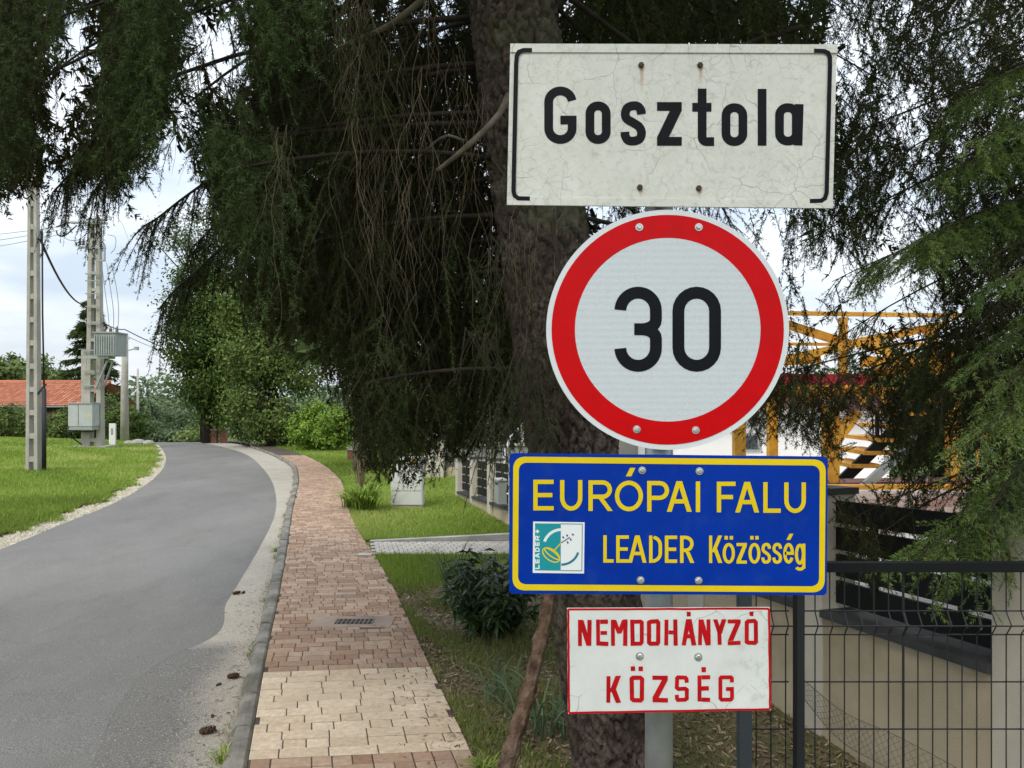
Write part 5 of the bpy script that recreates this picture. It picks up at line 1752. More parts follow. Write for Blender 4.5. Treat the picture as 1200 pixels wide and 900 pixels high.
class Spruce:
    """Collects needle triangles and twig ribbons of one spruce."""

    def __init__(self, seed):
        self.rng = np.random.default_rng(seed)
        self.NV, self.NT, self.SQ = [], [], []

    def needles(self, P0, D, L, S, per_m, nl, nw, tint):
        rng = self.rng
        cnt = np.maximum(1, (L * per_m).astype(int))
        ix = np.repeat(np.arange(len(P0)), cnt)
        n = len(ix)
        t = rng.random(n)
        D_, S_ = D[ix], S[ix]
        U_ = np.cross(D_, S_)
        base = P0[ix] + D_ * (L[ix] * t)[:, None]
        phi = np.where(rng.random(n) < .5, 0, np.pi) + rng.normal(0, .55, n)
        rad = np.cos(phi)[:, None] * S_ + np.sin(phi)[:, None] * U_
        dr_ = unit(.75 * D_ + .85 * rad + rng.normal(0, .12, (n, 3)))
        wv_ = unit(np.cross(dr_, rnd_unit(n, rng))) * (nw / 2)
        ln = (nl * rng.uniform(.7, 1.15, n) * (1 - .45 * np.maximum(0, t - .7) / .3))[:, None]
        tri = np.stack([base - wv_, base + wv_, base + dr_ * ln], 1)
        self.NV.append(tri.reshape(-1, 3).astype(np.float32))
        self.NT.append(np.clip(tint[ix] + rng.normal(0, .10, n), 0, 1).astype(np.float32))

    def ribbons(self, A, B, w0, w1, both=True):
        d = unit(B - A)
        s = unit(np.cross(d, np.tile([0.03, 1.0, 0.1], (len(A), 1))))
        u = np.cross(d, s)
        for v in ((s, u) if both else (s,)):
            q = np.stack([A - v * w0 / 2, A + v * w0 / 2, B + v * w1 / 2, B - v * w1 / 2], 1)
            self.SQ.append(q.reshape(-1, 3).astype(np.float32))

    def secondaries(self, root, d, l, hang, tw=.10, sp=.045, per_m=230, nl=.018, nw=.0026, tint=None, bare=0.0, face=False):
        """root, d (n,3); l, hang (n,). Branchlets bending down with alternate twigs."""
        rng = self.rng
        n = len(root)
        G = np.array([0, 0, -1.0])
        if tint is None:
            tint = rng.uniform(.15, .7, n)
        hang = np.broadcast_to(np.asarray(hang, float), (n,))
        nrm = 1 / np.sqrt(1 + hang ** 2 * .6)
        sway = rng.normal(0, .10, (n, 3))
        f = lambda t, i: root[i] + (d[i] * t[:, None] + G * (hang[i] * t * t)[:, None] + sway[i] * (t * t)[:, None]) * (l[i] * nrm[i])[:, None]
        K = 6
        allp = np.arange(n)
        for k in range(K):
            a = f(np.full(n, k / K), allp)
            b = f(np.full(n, (k + 1) / K), allp)
            self.ribbons(a, b, .0055 * (1 - k / K * .75), .0055 * (1 - (k + 1) / K * .75), False)
            keep = (rng.random(n) > bare) if k < 3 else np.ones(n, bool)
            D = unit(b - a)
            S = unit(np.cross(D, rnd_unit(n, rng)))
            if k >= 2 or True:
                self.needles(a[keep], D[keep], np.linalg.norm(b - a, axis=1)[keep], S[keep], per_m * .8, nl, nw, tint[keep])
        az = rng.normal(0, .45, n) if face else rng.uniform(0, np.pi, n)
        A = np.stack([np.cos(az), np.sin(az), np.zeros(n)], 1)
        m = np.maximum(3, (l / sp).astype(int))
        ix = np.repeat(np.arange(n), m)
        t = (rng.random(len(ix)) * .94 + .06)
        kp = rng.random(len(ix)) > bare * (1 - t)
        ix, t = ix[kp], t[kp]
        p = f(t, ix)
        T = unit(d[ix] + G * (2 * hang[ix] * t)[:, None] + sway[ix] * (2 * t)[:, None])
        sg = np.where(rng.random(len(ix)) < .5, -1, 1)
        Dt = unit(T * .75 + A[ix] * (sg * .7)[:, None] + G * .18 + rng.normal(0, .18, (len(ix), 3)))
        Lt = tw * rng.uniform(.5, 1.25, len(ix)) * (1 - .55 * t)
        S = unit(np.cross(Dt, np.cross(A[ix], T) + rng.normal(0, .25, (len(ix), 3))))
        self.needles(p, Dt, Lt, S, per_m, nl, nw, tint[ix] + rng.normal(0, .07, len(ix)))
        if nw < .006:
            self.ribbons(p, p + Dt * Lt[:, None], .0022, .001, False)

    def build(self, parent, nmat, tmat=None, name='crown'):
        o = npmesh(name, np.concatenate(self.NV), 3, nmat, parent, np.concatenate(self.NT))
        o['kind'] = 'stuff'
        if self.SQ:
            o2 = npmesh('twigs', np.concatenate(self.SQ), 4, tmat or M['bark_dark'], parent)
            o2['kind'] = 'stuff'
        return o


def proj(P):
    return CX + F * P[:, 0] / P[:, 1], CY - F * (P[:, 2] - CH) / P[:, 1]


# ------------------------------------------------------------------ the leaning spruce behind the signs
TB = np.array([0.53, 3.38, -0.12])


def trunk_c(z):
    z = np.asarray(z, float)
    zz = z - TB[2]
    return TB[0] - .165 * zz + .006 * zz * zz * np.where(zz < 9, 1, 1), TB[1] + .0 * zz


spruce = thing('spruce_tree', tuple(TB), 'large spruce with scaly brown trunk and drooping twigs close behind the signs', 'tree')


def worley(u, v, nu, seed=1):
    """F1, F2-F1 and cell value for points (u,v); u wraps after nu cells."""
    rs = np.random.default_rng(seed)
    tabx, taby, tabv = rs.random((nu, 512)), rs.random((nu, 512)), rs.random((nu, 512))
    iu, iv = np.floor(u).astype(int), np.floor(v).astype(int)
    best = np.full(u.shape, 9.0)
    sec = np.full(u.shape, 9.0)
    val = np.zeros(u.shape)
    for a in (-1, 0, 1):
        for b in (-1, 0, 1):
            cu, cv = iu + a, iv + b
            k1, k2 = cu % nu, cv % 512
            dx = cu + tabx[k1, k2] - u
            dy = cv + taby[k1, k2] - v
            d = np.sqrt(dx * dx + dy * dy)
            m1 = d < best
            sec = np.where(m1, best, np.minimum(sec, d))
            val = np.where(m1, tabv[k1, k2], val)
            best = np.where(m1, d, best)
    return best, sec - best, val


def bark_trunk(parent):
    nth, nz = 150, 420
    zs = np.linspace(TB[2] - .15, 4.6, nz)
    th = np.linspace(0, 2 * np.pi, nth, endpoint=False)
    ZZ, TH = np.meshgrid(zs, th, indexing='ij')
    rs = np.random.default_rng(4)
    wob = sum(.0022 * np.sin(k * TH + ph + ZZ * q) for k, ph, q in ((2, .3, 1.1), (3, 2, .7), (5, 4, 2.2), (7, 1, 3.0)))
    uu = TH / (2 * np.pi) * 20 + .35 * np.sin(ZZ * 23) + .2 * np.sin(ZZ * 51 + TH * 6)
    vv = ZZ / .085 + .35 * np.sin(TH * 9 + ZZ * 7) + .25 * np.sin(TH * 21)
    f1, df, val = worley(uu, vv, 20, 3)
    g1, dg, val2 = worley(TH / (2 * np.pi) * 60 + .3 * np.sin(ZZ * 40), ZZ / .028, 60, 9)
    plate = sstep(0.02, .22, df)
    rad0 = .196 - .012 * sstep(0, 4, ZZ) + .05 * np.exp(-(ZZ + .15) / .22)
    r = rad0 + wob * 2 + .014 * plate + .018 * (val - .5) * plate + .004 * sstep(0, .3, dg) + .003 * (val2 - .5) - .006 * f1
    cx_, cy_ = trunk_c(ZZ)
    X = cx_ + r * np.cos(TH)
    Yv = cy_ + r * np.sin(TH)
    V = np.stack([X, Yv, ZZ], -1).reshape(-1, 3)
    i = np.arange(nz - 1)[:, None] * nth
    k = np.arange(nth)[None, :]
    k2 = (k + 1) % nth
    Fs = np.stack([i + k, i + k2, i + nth + k2, i + nth + k], -1).reshape(-1, 4)
    me = bpy.data.meshes.new('trunk')
    me.from_pydata((V - worg(parent)).tolist(), [], Fs.tolist())
    me.polygons.foreach_set('use_smooth', [True] * len(me.polygons))
    a = me.attributes.new('plate', 'FLOAT', 'POINT')
    a.data.foreach_set('value', (.25 + .75 * plate * (.6 + .4 * sstep(0, .3, dg))).astype(np.float32).ravel())
    o = link('trunk', me, M['bark'], parent)
    zt_ = np.linspace(4.55, 13, 10)
    cxx, cyy = trunk_c(zt_)
    MB().tube(np.stack([cxx, cyy, zt_], 1), np.linspace(.185, .03, 10), 14).build('upper_trunk', M['bark_grey'], parent, True)


bark_trunk(spruce)

ENV_X = [-120, 0, 30, 55, 75, 100, 125, 150, 166, 190, 225, 245, 255, 268, 300, 330, 360, 388, 396, 420, 445, 480, 500, 520, 540, 560, 590, 615, 640]
ENV_Y = [222, 226, 212, 198, 206, 218, 214, 212, 200, 175, 170, 215, 280, 345, 385, 402, 385, 400, 470, 525, 560, 552, 545, 515, 540, 520, 505, 520, 470]
ENV_L = 1.0


def env_left(px):
    return np.interp(px, ENV_X, ENV_Y)


HOLES = [(240, 65, 30, 1.0), (262, 95, 26, 1.0), (268, 60, 22, .9), (225, 55, 18, .9), (255, 135, 20, .9), (88, 110, 26, .95), (72, 180, 26, 1.0), (95, 75, 20, .9), (60, 215, 18, .8), (195, 232, 30, 1.0), (215, 160, 22, .8), (150, 215, 16, .5), (100, 40, 16, .6), (285, 330, 14, .5), (330, 300, 14, .5), (400, 20, 10, .6), (395, 60, 8, .5), (20, 10, 12, .6)]


def thin_out(px, py, holes, rng):
    pr = np.zeros(len(px))
    for hx, hy, hr, s in holes:
        d2 = ((px - hx) ** 2 + (py - hy) ** 2) / (hr * 1.15) ** 2
        pr = np.maximum(pr, s * np.clip(1.5 - d2, 0, 1))
    return rng.random(len(px)) > pr


SP = Spruce(21)
rg = SP.rng
prim = []
NPRIM = 17
for i in range(NPRIM):
    z0 = 1.75 + 4.0 * (i + .5) / NPRIM
    az = R(rg.uniform(112, 200))
    L_ = (1.0 + .62 * (z0 - 1.75)) * rg.uniform(.85, 1.2) + .35
    if z0 > 3.0 and i % 3 == 0:
        az = R(rg.uniform(150, 192))
        L_ *= 1.2
    prim.append((z0, az, min(L_, 3.9), rg.uniform(.16, .34)))
for z0, az, L_ in ((3.0, 172, 2.9), (3.5, 165, 3.3), (3.9, 158, 3.9), (3.3, 150, 3.5), (3.7, 180, 2.6), (4.1, 170, 3.2), (2.5, 140, 2.6), (2.3, 125, 2.2), (2.1, 118, 1.8), (2.6, 152, 2.6), (2.8, 132, 3.4), (4.3, 150, 4.2), (4.4, 162, 4.0)):
    prim.append((z0, R(az), L_, .22))
# towards the other side, behind the sign faces
for z0, az, L_ in ((3.7, 55, 2.2), (4.0, 35, 2.4), (4.3, 62, 2.6), (3.9, 22, 2.2), (4.6, 40, 2.4), (3.3, 48, 2.4), (2.9, 58, 2.4), (2.6, 40, 2.0), (2.4, 66, 2.0), (4.4, 15, 2.0), (4.8, 30, 2.6), (5.0, 55, 2.4)):
    prim.append((z0, R(az), L_, .25))
br_mb = []
roots, dirs, lens_, hangs, zs_ = [], [], [], [], []
for z0, az, L_, drop in prim:
    cx_, cy_ = trunk_c(z0)
    dh = np.array([math.cos(az), math.sin(az), 0])
    sd = np.array([-dh[1], dh[0], 0])
    ph = rg.uniform(0, 6)
    st0 = np.array([float(cx_), float(cy_), z0]) + dh * .15
    cur = lambda t: st0 + dh * L_ * t + np.array([0, 0, L_ * (.06 * t - drop * t * t)]) + sd * (.06 * math.sin(ph + 4 * t) * L_ * t * .6)
    pts = [cur(t) for t in np.linspace(0, 1, 11)]
    pa_, pb_ = proj(np.array(pts))
    vis = (pa_ > 640) | (pb_ < env_left(pa_) - 45) | (pa_ < -40)
    nk = int(np.argmin(vis)) if not vis.all() else len(pts)
    if nk > 2:
        V, Fs = tube_vf(pts[:nk], (np.linspace(.015, .003, 11) * (.6 + .12 * L_))[:nk], 7)
        mesh('branch', V, Fs, M['bark_dark'], spruce, True)
    ns = int(L_ / .10)
    for k in range(ns):
        t = .10 + .9 * (k + rg.random()) / ns
        s_ = 1 if k % 2 else -1
        d_ = dh * rg.uniform(.2, .6) + sd * s_ * rg.uniform(.4, .9) + np.array([0, 0, -rg.uniform(.15, .55)])
        roots.append(cur(t))
        dirs.append(d_ / np.linalg.norm(d_))
        lens_.append(rg.uniform(.45, 1.05) * (1 - .35 * t))
        hangs.append(rg.uniform(.9, 2.0))
roots, dirs, lens_, hangs = np.array(roots), np.array(dirs), np.array(lens_), np.array(hangs)
nrm = 1 / np.sqrt(1 + hangs ** 2 * .6)
tip = roots + (dirs + np.array([0, 0, -1.0]) * hangs[:, None]) * (lens_ * nrm)[:, None]
px, py = proj(tip)
pxr, pyr = proj(roots)
left = px < 640
lim = np.where(left, env_left(px) + rg.normal(0, 9, len(px)), 520)
# shorten branchlets that would hang below the crown's lower edge
over = np.clip((py - lim) / np.maximum(py - pyr, 20), 0, 1)
lens_ = lens_ * (1 - over)
ok = lens_ > .16
midp = (roots + tip) / 2
pm, qm = proj(midp)
ok &= (pm > -170) & (pm < 1330) & (qm > -330)
ok &= ~((pm > 528) & (pm < 660) & (midp[:, 1] < 3.55) & (qm < 520))
ok &= ~((px > 535) & (px < 660) & (tip[:, 1] < 3.5) & (py < 500))
ok &= ~((pm > 640) & (qm > 330))                           # nothing low behind the round sign
ok &= thin_out(pm, qm, HOLES, rg) & thin_out(px, py, HOLES, rg)
ok &= ~((pm > 640) & (thin_out(pm, qm, [(665, 25, 14, .9), (985, 25, 30, .9), (960, 12, 20, .8), (700, 10, 20, .5)], rg) == False))
ok &= ~((qm < -60) & (rg.random(len(pm)) < .55))
tint = rg.uniform(.1, .62, len(roots))
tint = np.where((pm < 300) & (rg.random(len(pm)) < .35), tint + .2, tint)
barez = np.where((pm > 400) & (pm < 520) & (qm < 330), .7, .0)
for sel, bz in ((ok & (barez > .1), .6), (ok & (barez < .1), 0.0)):
    SP.secondaries(roots[sel], dirs[sel], lens_[sel], hangs[sel], tw=.15, sp=.046, per_m=260, nl=.021, nw=.0034, tint=tint[sel], bare=bz)


def curtain(S, n, pr, pyr_, Yr, env, lr, holes, zones=(), kw=None, drift=.45, hang=(.7, 1.6), tr=(.1, .6), ok=None, clumps=0, spread=(30, 38, .13)):
    """Branchlets hanging through a part of the crown's volume down to its lower edge."""
    g = S.rng
    if kw and kw.get('nw', 0) > .01:                      # coarse inner boughs keep well clear of the gaps
        holes = [(a, b, c * 1.22, min(1, d * 1.2)) for a, b, c, d in holes]
    X0 = g.uniform(pr[0], pr[1], n)
    lo = env(X0)
    Y0 = pyr_[0] + (np.minimum(pyr_[1], lo - 12) - pyr_[0]) * g.random(n) ** .9
    D0 = g.uniform(Yr[0], Yr[1], n)
    ct = None
    if clumps:
        ci = g.integers(0, clumps, n)
        X0 = X0[ci] + g.normal(0, spread[0], n)
        Y0 = np.minimum(Y0[ci] + g.normal(0, spread[1], n), env(X0) - 12)
        D0 = D0[ci] + g.normal(0, spread[2], n)
        ct = g.random(clumps)[ci]
    rt = np.stack([(X0 - CX) * D0 / F, D0, CH - (Y0 - CY) * D0 / F], 1)
    vx, vy, vz = g.normal(0, drift, n), g.normal(0, drift, n), -g.uniform(.3, 1.0, n)
    if clumps:
        vx = vx[ci] + .25 * g.normal(0, 1, n)
        vy = -np.abs(vy[ci]) * .6 + .15 * g.normal(0, 1, n)
    dd_ = unit(np.stack([vx, vy, vz], 1))
    l_ = g.uniform(lr[0], lr[1], n)
    h_ = g.uniform(hang[0], hang[1], n)
    nr_ = 1 / np.sqrt(1 + h_ ** 2 * .6)
    tp_ = rt + (dd_ + np.array([0, 0, -1.0]) * h_[:, None]) * (l_ * nr_)[:, None]
    a_, b_ = proj(tp_)
    c_, e_ = proj(rt)
    lim_ = env(a_) + g.normal(0, 10, n)
    l_ = l_ * (1 - np.clip((b_ - lim_) / np.maximum(b_ - e_, 15), 0, 1))
    m_ = (rt + tp_) / 2
    pm_, qm_ = proj(m_)
    k_ = (l_ > .10) & thin_out(pm_, qm_, holes, g) & thin_out(a_, b_, holes, g) & thin_out((pm_ + a_) / 2, (qm_ + b_) / 2, holes, g)
    if ok is not None:
        k_ &= ok(pm_, qm_, a_, b_, D0)
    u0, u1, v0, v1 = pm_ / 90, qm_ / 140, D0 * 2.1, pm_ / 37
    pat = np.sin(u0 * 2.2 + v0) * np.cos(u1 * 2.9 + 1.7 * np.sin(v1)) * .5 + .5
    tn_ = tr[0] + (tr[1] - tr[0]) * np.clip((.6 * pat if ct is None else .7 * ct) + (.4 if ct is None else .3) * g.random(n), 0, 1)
    S.secondaries(rt[k_], dd_[k_], l_[k_], h_[k_], tint=tn_[k_], **(kw or {}))


FINE = dict(tw=.16, sp=.044, per_m=290, nl=.022, nw=.0034)
COARSE = dict(tw=.18, sp=.055, per_m=95, nl=.05, nw=.014)
MID = dict(tw=.16, sp=.05, per_m=170, nl=.030, nw=.0060)
DEEP = dict(tw=.25, sp=.08, per_m=45, nl=.11, nw=.035)
trunk_free = lambda pm_, qm_, a_, b_, D0: ~((pm_ > 525) & (pm_ < 665) & (D0 < 3.65) & (qm_ < 515)) & ~((a_ > 530) & (a_ < 665) & (D0 < 3.65))
curtain(SP, 640, (-70, 620), (-70, 520), (3.4, 4.3), env_left, (.3, .65), HOLES, kw=FINE, ok=trunk_free, tr=(.0, .5), clumps=95)
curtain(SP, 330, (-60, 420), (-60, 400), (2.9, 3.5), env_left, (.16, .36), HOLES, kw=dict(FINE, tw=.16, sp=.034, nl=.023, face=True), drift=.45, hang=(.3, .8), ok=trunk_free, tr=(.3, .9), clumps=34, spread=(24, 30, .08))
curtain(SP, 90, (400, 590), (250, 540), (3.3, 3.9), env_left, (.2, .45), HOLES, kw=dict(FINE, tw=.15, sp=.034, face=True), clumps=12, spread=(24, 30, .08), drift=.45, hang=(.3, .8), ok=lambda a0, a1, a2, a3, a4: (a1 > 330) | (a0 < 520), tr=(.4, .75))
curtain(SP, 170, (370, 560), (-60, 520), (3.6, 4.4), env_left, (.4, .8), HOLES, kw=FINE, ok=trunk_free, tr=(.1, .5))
curtain(SP, 130, (90, 275), (-40, 190), (2.85, 3.2), env_left, (.2, .42), HOLES, kw=dict(FINE, tw=.17, sp=.032, nl=.024, nw=.0036, face=True), drift=.35, tr=(.5, 1.0), clumps=13, spread=(20, 26, .06))  # front sprays tinted brighter, so their light is put into the needle colour
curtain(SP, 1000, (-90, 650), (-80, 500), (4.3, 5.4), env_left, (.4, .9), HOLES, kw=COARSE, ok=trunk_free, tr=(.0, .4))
curtain(SP, 900, (-90, 650), (-110, 480), (5.2, 6.6), lambda x: env_left(x) - 22, (.4, .9), HOLES, kw=DEEP, ok=trunk_free, tr=(.0, .35))  # inner layers tinted darker, painting the crown's inner shade into the needles
curtain(SP, 160, (560, 930), (180, 420), (3.9, 5.4), lambda x: np.interp(x, [560, 640, 760, 930], [505, 470, 300, 470]), (.3, .6), [(690, 300, 20, .4)], kw=MID, tr=(.0, .35))
# two low boughs reaching out against the sky
for pts_ in ([(345, 175, 3.9), (300, 185, 3.85), (255, 205, 3.8), (215, 232, 3.75), (185, 255, 3.7), (166, 266, 3.7)], [(350, 265, 3.9), (300, 275, 3.85), (262, 290, 3.8), (230, 318, 3.75), (205, 340, 3.7), (186, 362, 3.7)],
             [(330, 215, 4.1), (290, 235, 4.0), (255, 262, 3.95), (225, 290, 3.9)], [(120, 150, 4.0), (100, 175, 3.9), (80, 205, 3.85), (62, 225, 3.8)], [(170, 130, 3.8), (150, 165, 3.75), (132, 195, 3.7), (112, 222, 3.7)]):
    c_ = catmull([at(*q) for q in pts_], 8)
    V, Fs = tube_vf(c_, np.linspace(.011, .003, len(c_)), 6)
    mesh('branch', V, Fs, M['bark_dark'], spruce, True)
    c_ = np.array(c_)
    T_c = unit(np.gradient(c_, axis=0))
    nn_ = 46
    ii = rg.integers(int(len(c_) * .15), len(c_), nn_)
    sdv = unit(np.cross(T_c[ii], np.array([0, 0, 1.0]))) * np.where(rg.random(nn_) < .5, -1, 1)[:, None]
    dd_ = unit(T_c[ii] * rg.uniform(.2, .9, nn_)[:, None] + sdv * rg.uniform(.1, .6, nn_)[:, None] + np.array([0, 0, -1.0]) * rg.uniform(.2, .7, nn_)[:, None])
    SP.secondaries(c_[ii], dd_, rg.uniform(.12, .30, nn_), rg.uniform(.4, 1.0, nn_), tw=.07, sp=.035, per_m=300, nl=.019, nw=.0034, tint=rg.uniform(.2, .7, nn_))
top_env = lambda x: np.where(x > 925, 300.0, 90.0) + 0 * x
curtain(SP, 520, (640, 1010), (-70, 300), (3.7, 5.2), top_env, (.3, .6), [(665, 25, 14, .9), (985, 30, 26, .9), (945, 12, 16, .8), (700, 10, 14, .5), (990, 130, 22, .7)], kw=dict(FINE, nw=.005, nl=.026, per_m=200), tr=(.25, .85))
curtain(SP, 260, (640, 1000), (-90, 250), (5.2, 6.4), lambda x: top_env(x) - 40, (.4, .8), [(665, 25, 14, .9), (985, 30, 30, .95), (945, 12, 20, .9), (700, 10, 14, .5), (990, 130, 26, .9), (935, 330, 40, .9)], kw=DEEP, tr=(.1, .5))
# coarse upper crown, only there to carry the shade a whole spruce gives
nU = 8500
zU = rg.uniform(4.6, 12.5, nU)
rU = (3.6 * (1 - (zU - 3.5) / 10.2)) * np.sqrt(rg.uniform(.05, 1, nU))
aU = rg.uniform(0, 2 * np.pi, nU)
cxx, cyy = trunk_c(zU)
bU = np.stack([cxx + rU * np.cos(aU), cyy + rU * np.sin(aU), zU - rU * .3], 1)
dU = unit(np.stack([np.cos(aU) * .5, np.sin(aU) * .5, -np.ones(nU)], 1) + rg.normal(0, .2, (nU, 3)))
wU = unit(np.cross(dU, rnd_unit(nU, rg))) * .05
pU, qU = proj(np.stack([bU[:, 0], np.maximum(bU[:, 1], .3), bU[:, 2]], 1))
kU = (bU[:, 1] < .4) | (qU < -230)
SP.NV.append(np.stack([bU - wU, bU + wU, bU + dU * .38], 1)[kU].reshape(-1, 3).astype(np.float32))
SP.NT.append(rg.uniform(.2, .6, nU)[kU].astype(np.float32))
SP.build(spruce, M['needle'])

# bare hanging twigs, grey and brittle
dt = MB()
rt_ = random.Random(17)


def hang_twig(px0, py0, Yd, len_px, r0, sway=.35, fork=True):
    p = at(px0, py0, Yd)
    seg = 13
    L_ = len_px * Yd / F
    pts = [p]
    dx, dy = rt_.uniform(-.3, .3), rt_.uniform(-.2, .2)
    for i in range(seg):
        dx = dx * .62 + rt_.uniform(-sway, sway) * .62
        dy = dy * .85 + rt_.uniform(-.15, .15)
        p = p + np.array([dx, dy, -1]) * (L_ / seg / math.sqrt(1 + dx * dx + dy * dy))
        pts.append(p)
        if fork and rt_.random() < .26:
            q = p.copy()
            fx = rt_.choice((-1, 1)) * rt_.uniform(.4, 1.1)
            sub = [q]
            for _ in range(4):
                fx *= .75
                q = q + np.array([fx, rt_.uniform(-.2, .2), -1]) * (L_ / seg * rt_.uniform(.35, .8))
                sub.append(q)
            V_, F_ = tube_vf(sub, np.linspace(r0 * .55, r0 * .25, 5), 4, False)
            dt.add(V_, F_)
    V_, F_ = tube_vf(catmull(pts, 2), np.linspace(r0, r0 * .35, len(pts) * 2 - 1), 4, False)
    dt.add(V_, F_)


for i in range(22):
    bx0, by0, bY = rt_.triangular(330, 565, 450), rt_.uniform(-60, 230), rt_.uniform(2.75, 3.3)
    for j in range(rt_.randint(2, 7)):
        hang_twig(bx0 + rt_.uniform(-10, 10), by0 + rt_.uniform(-12, 12), bY + rt_.uniform(-.05, .05), rt_.uniform(70, 280), rt_.uniform(.0006, .0015), .6)
for i in range(18):
    hang_twig(rt_.uniform(560, 655), rt_.uniform(235, 300), rt_.uniform(2.85, 3.05), rt_.uniform(60, 190), rt_.uniform(.0007, .0013))
for i in range(30):
    hang_twig(rt_.uniform(20, 330), rt_.uniform(-40, 80), rt_.uniform(3.2, 4.2), rt_.uniform(60, 200), rt_.uniform(.001, .002))
o = dt.build('dead_twigs', M['deadtwig'], spruce)
o['kind'] = 'stuff'
for pts, r0, r1 in (([(596, 112, 3.15), (584, 135, 3.1), (560, 160, 3.05), (535, 182, 3.05), (512, 200, 3.1)], .016, .009),
                    ([(655, 250, 3.15), (648, 262, 3.05), (650, 285, 3.0), (656, 315, 2.98), (657, 345, 2.96)], .011, .005),
                    ([(655, -12, 3.3), (690, 14, 3.4), (725, 40, 3.5), (760, 66, 3.6)], .014, .011),
                    ([(662, -5, 3.3), (645, 18, 3.28), (628, 42, 3.25)], .014, .011),
                    ([(860, 62, 3.6), (890, 46, 3.6), (920, 38, 3.55), (940, 31, 3.5)], .016, .012),
                    ([(520, -20, 3.2), (455, 30, 3.3), (400, 55, 3.5), (370, 80, 3.7)], .016, .006),
                    ([(545, 165, 3.3), (520, 160, 3.3), (490, 185, 3.35)], .008, .004)):
    c_ = catmull([at(*q) for q in pts], 5)
    V, Fs = tube_vf(c_, np.linspace(r0, r1, len(c_)), 8)
    V = np.array(V) + RNG.normal(0, .0008, (len(V), 3))
    mesh('bare_branch', V, Fs, M['bark_dark'] if pts[0][0] > 645 else M['bare_wood'], spruce, True)

# moss-green sprigs growing straight off the trunk
SM = Spruce(5)
r_, d_, l_ = [], [], []
for px0, py0, n_ in ((612, 318, 9), (622, 415, 26), (603, 455, 22), (632, 485, 14), (578, 495, 16), (640, 440, 10), (566, 300, 8), (560, 400, 14)):
    for _ in range(n_):
        q = at(px0 + rt_.uniform(-22, 22), py0 + rt_.uniform(-25, 15), rt_.uniform(2.95, 3.15))
        r_.append(q)
        v = np.array([rt_.uniform(-.7, .7), -.15, -.8])
        d_.append(v / np.linalg.norm(v))
        l_.append(rt_.uniform(.12, .26))
SM.secondaries(np.array(r_), np.array(d_), np.array(l_), .5, tw=.05, sp=.03, per_m=240, nl=.014, nw=.0024, tint=SM.rng.uniform(.35, .8, len(r_)))
SM.build(spruce, M['needle'], name='trunk_sprigs')

# ------------------------------------------------------------------ second spruce, standing in the yard beyond the frame edge
T2 = np.array([3.75, 4.3, .38])
sp2 = thing('yard_spruce', tuple(T2), 'spruce growing behind the garden wall with low green boughs reaching over the fence', 'tree')
MB().tube([T2 - (0, 0, .2), T2 + (0, 0, 2), T2 + (0, 0, 6), T2 + (0, 0, 10)], [.2, .17, .1, .02], 14).build('trunk', M['bark_grey'], sp2, True)
S2, S3 = Spruce(31), Spruce(37)
boughs = [(925, 292, 4.9, 0), (955, 175, 4.7, 0), (985, 92, 5.0, 0), (1005, 8, 4.8, 0), (1000, 262, 4.3, 0), (878, 452, 4.5, 0), (905, 490, 4.3, 0), (985, 395, 4.5, 0), (1030, 440, 4.0, 0), (1040, 335, 3.9, 0),
          (1075, 225, 3.7, 0), (1105, 115, 3.7, 0), (1035, 550, 3.8, 0), (985, 620, 3.75, 0), (1000, 650, 3.6, 0), (1055, 500, 3.5, 0), (1115, 320, 3.3, 0), (1150, 190, 3.4, 0), (1165, 60, 3.6, 0), (1100, 15, 4.3, 0),
          (975, 330, 4.6, 0), (1010, 210, 4.4, 0), (1070, 400, 3.7, 0), (1090, 470, 3.4, 0), (1125, 560, 3.5, 0), (1060, 590, 3.6, 0), (1140, 400, 3.3, 0), (1150, 620, 3.4, 0), (1180, 330, 3.2, 0), (1035, 60, 4.6, 0),
          (1160, 480, 3.6, 0), (1180, 560, 3.6, 0), (1190, 650, 3.6, 0), (1120, 250, 3.9, 0), (1060, 130, 4.4, 0), (1110, 430, 4.0, 0), (1080, 540, 4.1, 0), (1130, 500, 4.2, 0), (1170, 420, 4.2, 0), (1185, 240, 4.0, 0), (1190, 130, 4.0, 0), (1150, 640, 4.0, 0),
          (1148, 425, 2.85, 1), (1158, 515, 2.7, 1), (1092, 655, 2.8, 1), (1165, 600, 2.75, 1), (1040, 300, 3.3, 1), (1010, 315, 3.5, 1), (1140, 165, 3.1, 1), (1120, 640, 2.9, 1), (1180, 470, 2.75, 1), (1135, 690, 2.95, 1), (1072, 285, 3.25, 1), (1100, 205, 3.2, 1), (1165, 330, 2.9, 1), (1135, 115, 3.25, 1)]
HOLES_R = [(990, 118, 20, .95), (1062, 148, 18, .95), (935, 130, 24, .9), (930, 45, 20, .95), (1068, 255, 16, .8), (1010, 90, 14, .7), (1120, 60, 12, .7), (1150, 100, 10, .6), (960, 70, 14, .7), (1045, 350, 22, .85), (1085, 362, 18, .8), (935, 335, 18, .8), (975, 345, 16, .7), (1040, 250, 10, .6), (1000, 355, 22, .7), (1060, 370, 20, .7), (930, 385, 18, .6), (1070, 410, 16, .7), (1015, 545, 24, .8), (1000, 505, 18, .8), (1100, 585, 20, .8),
           (965, 425, 20, .5), (1140, 560, 16, .5), (925, 60, 22, .8), (1045, 385, 20, .8), (1080, 385, 18, .7), (1010, 580, 26, .9), (1040, 600, 20, .8), (1085, 600, 16, .8), (1120, 605, 14, .7), (1130, 575, 12, .6)]
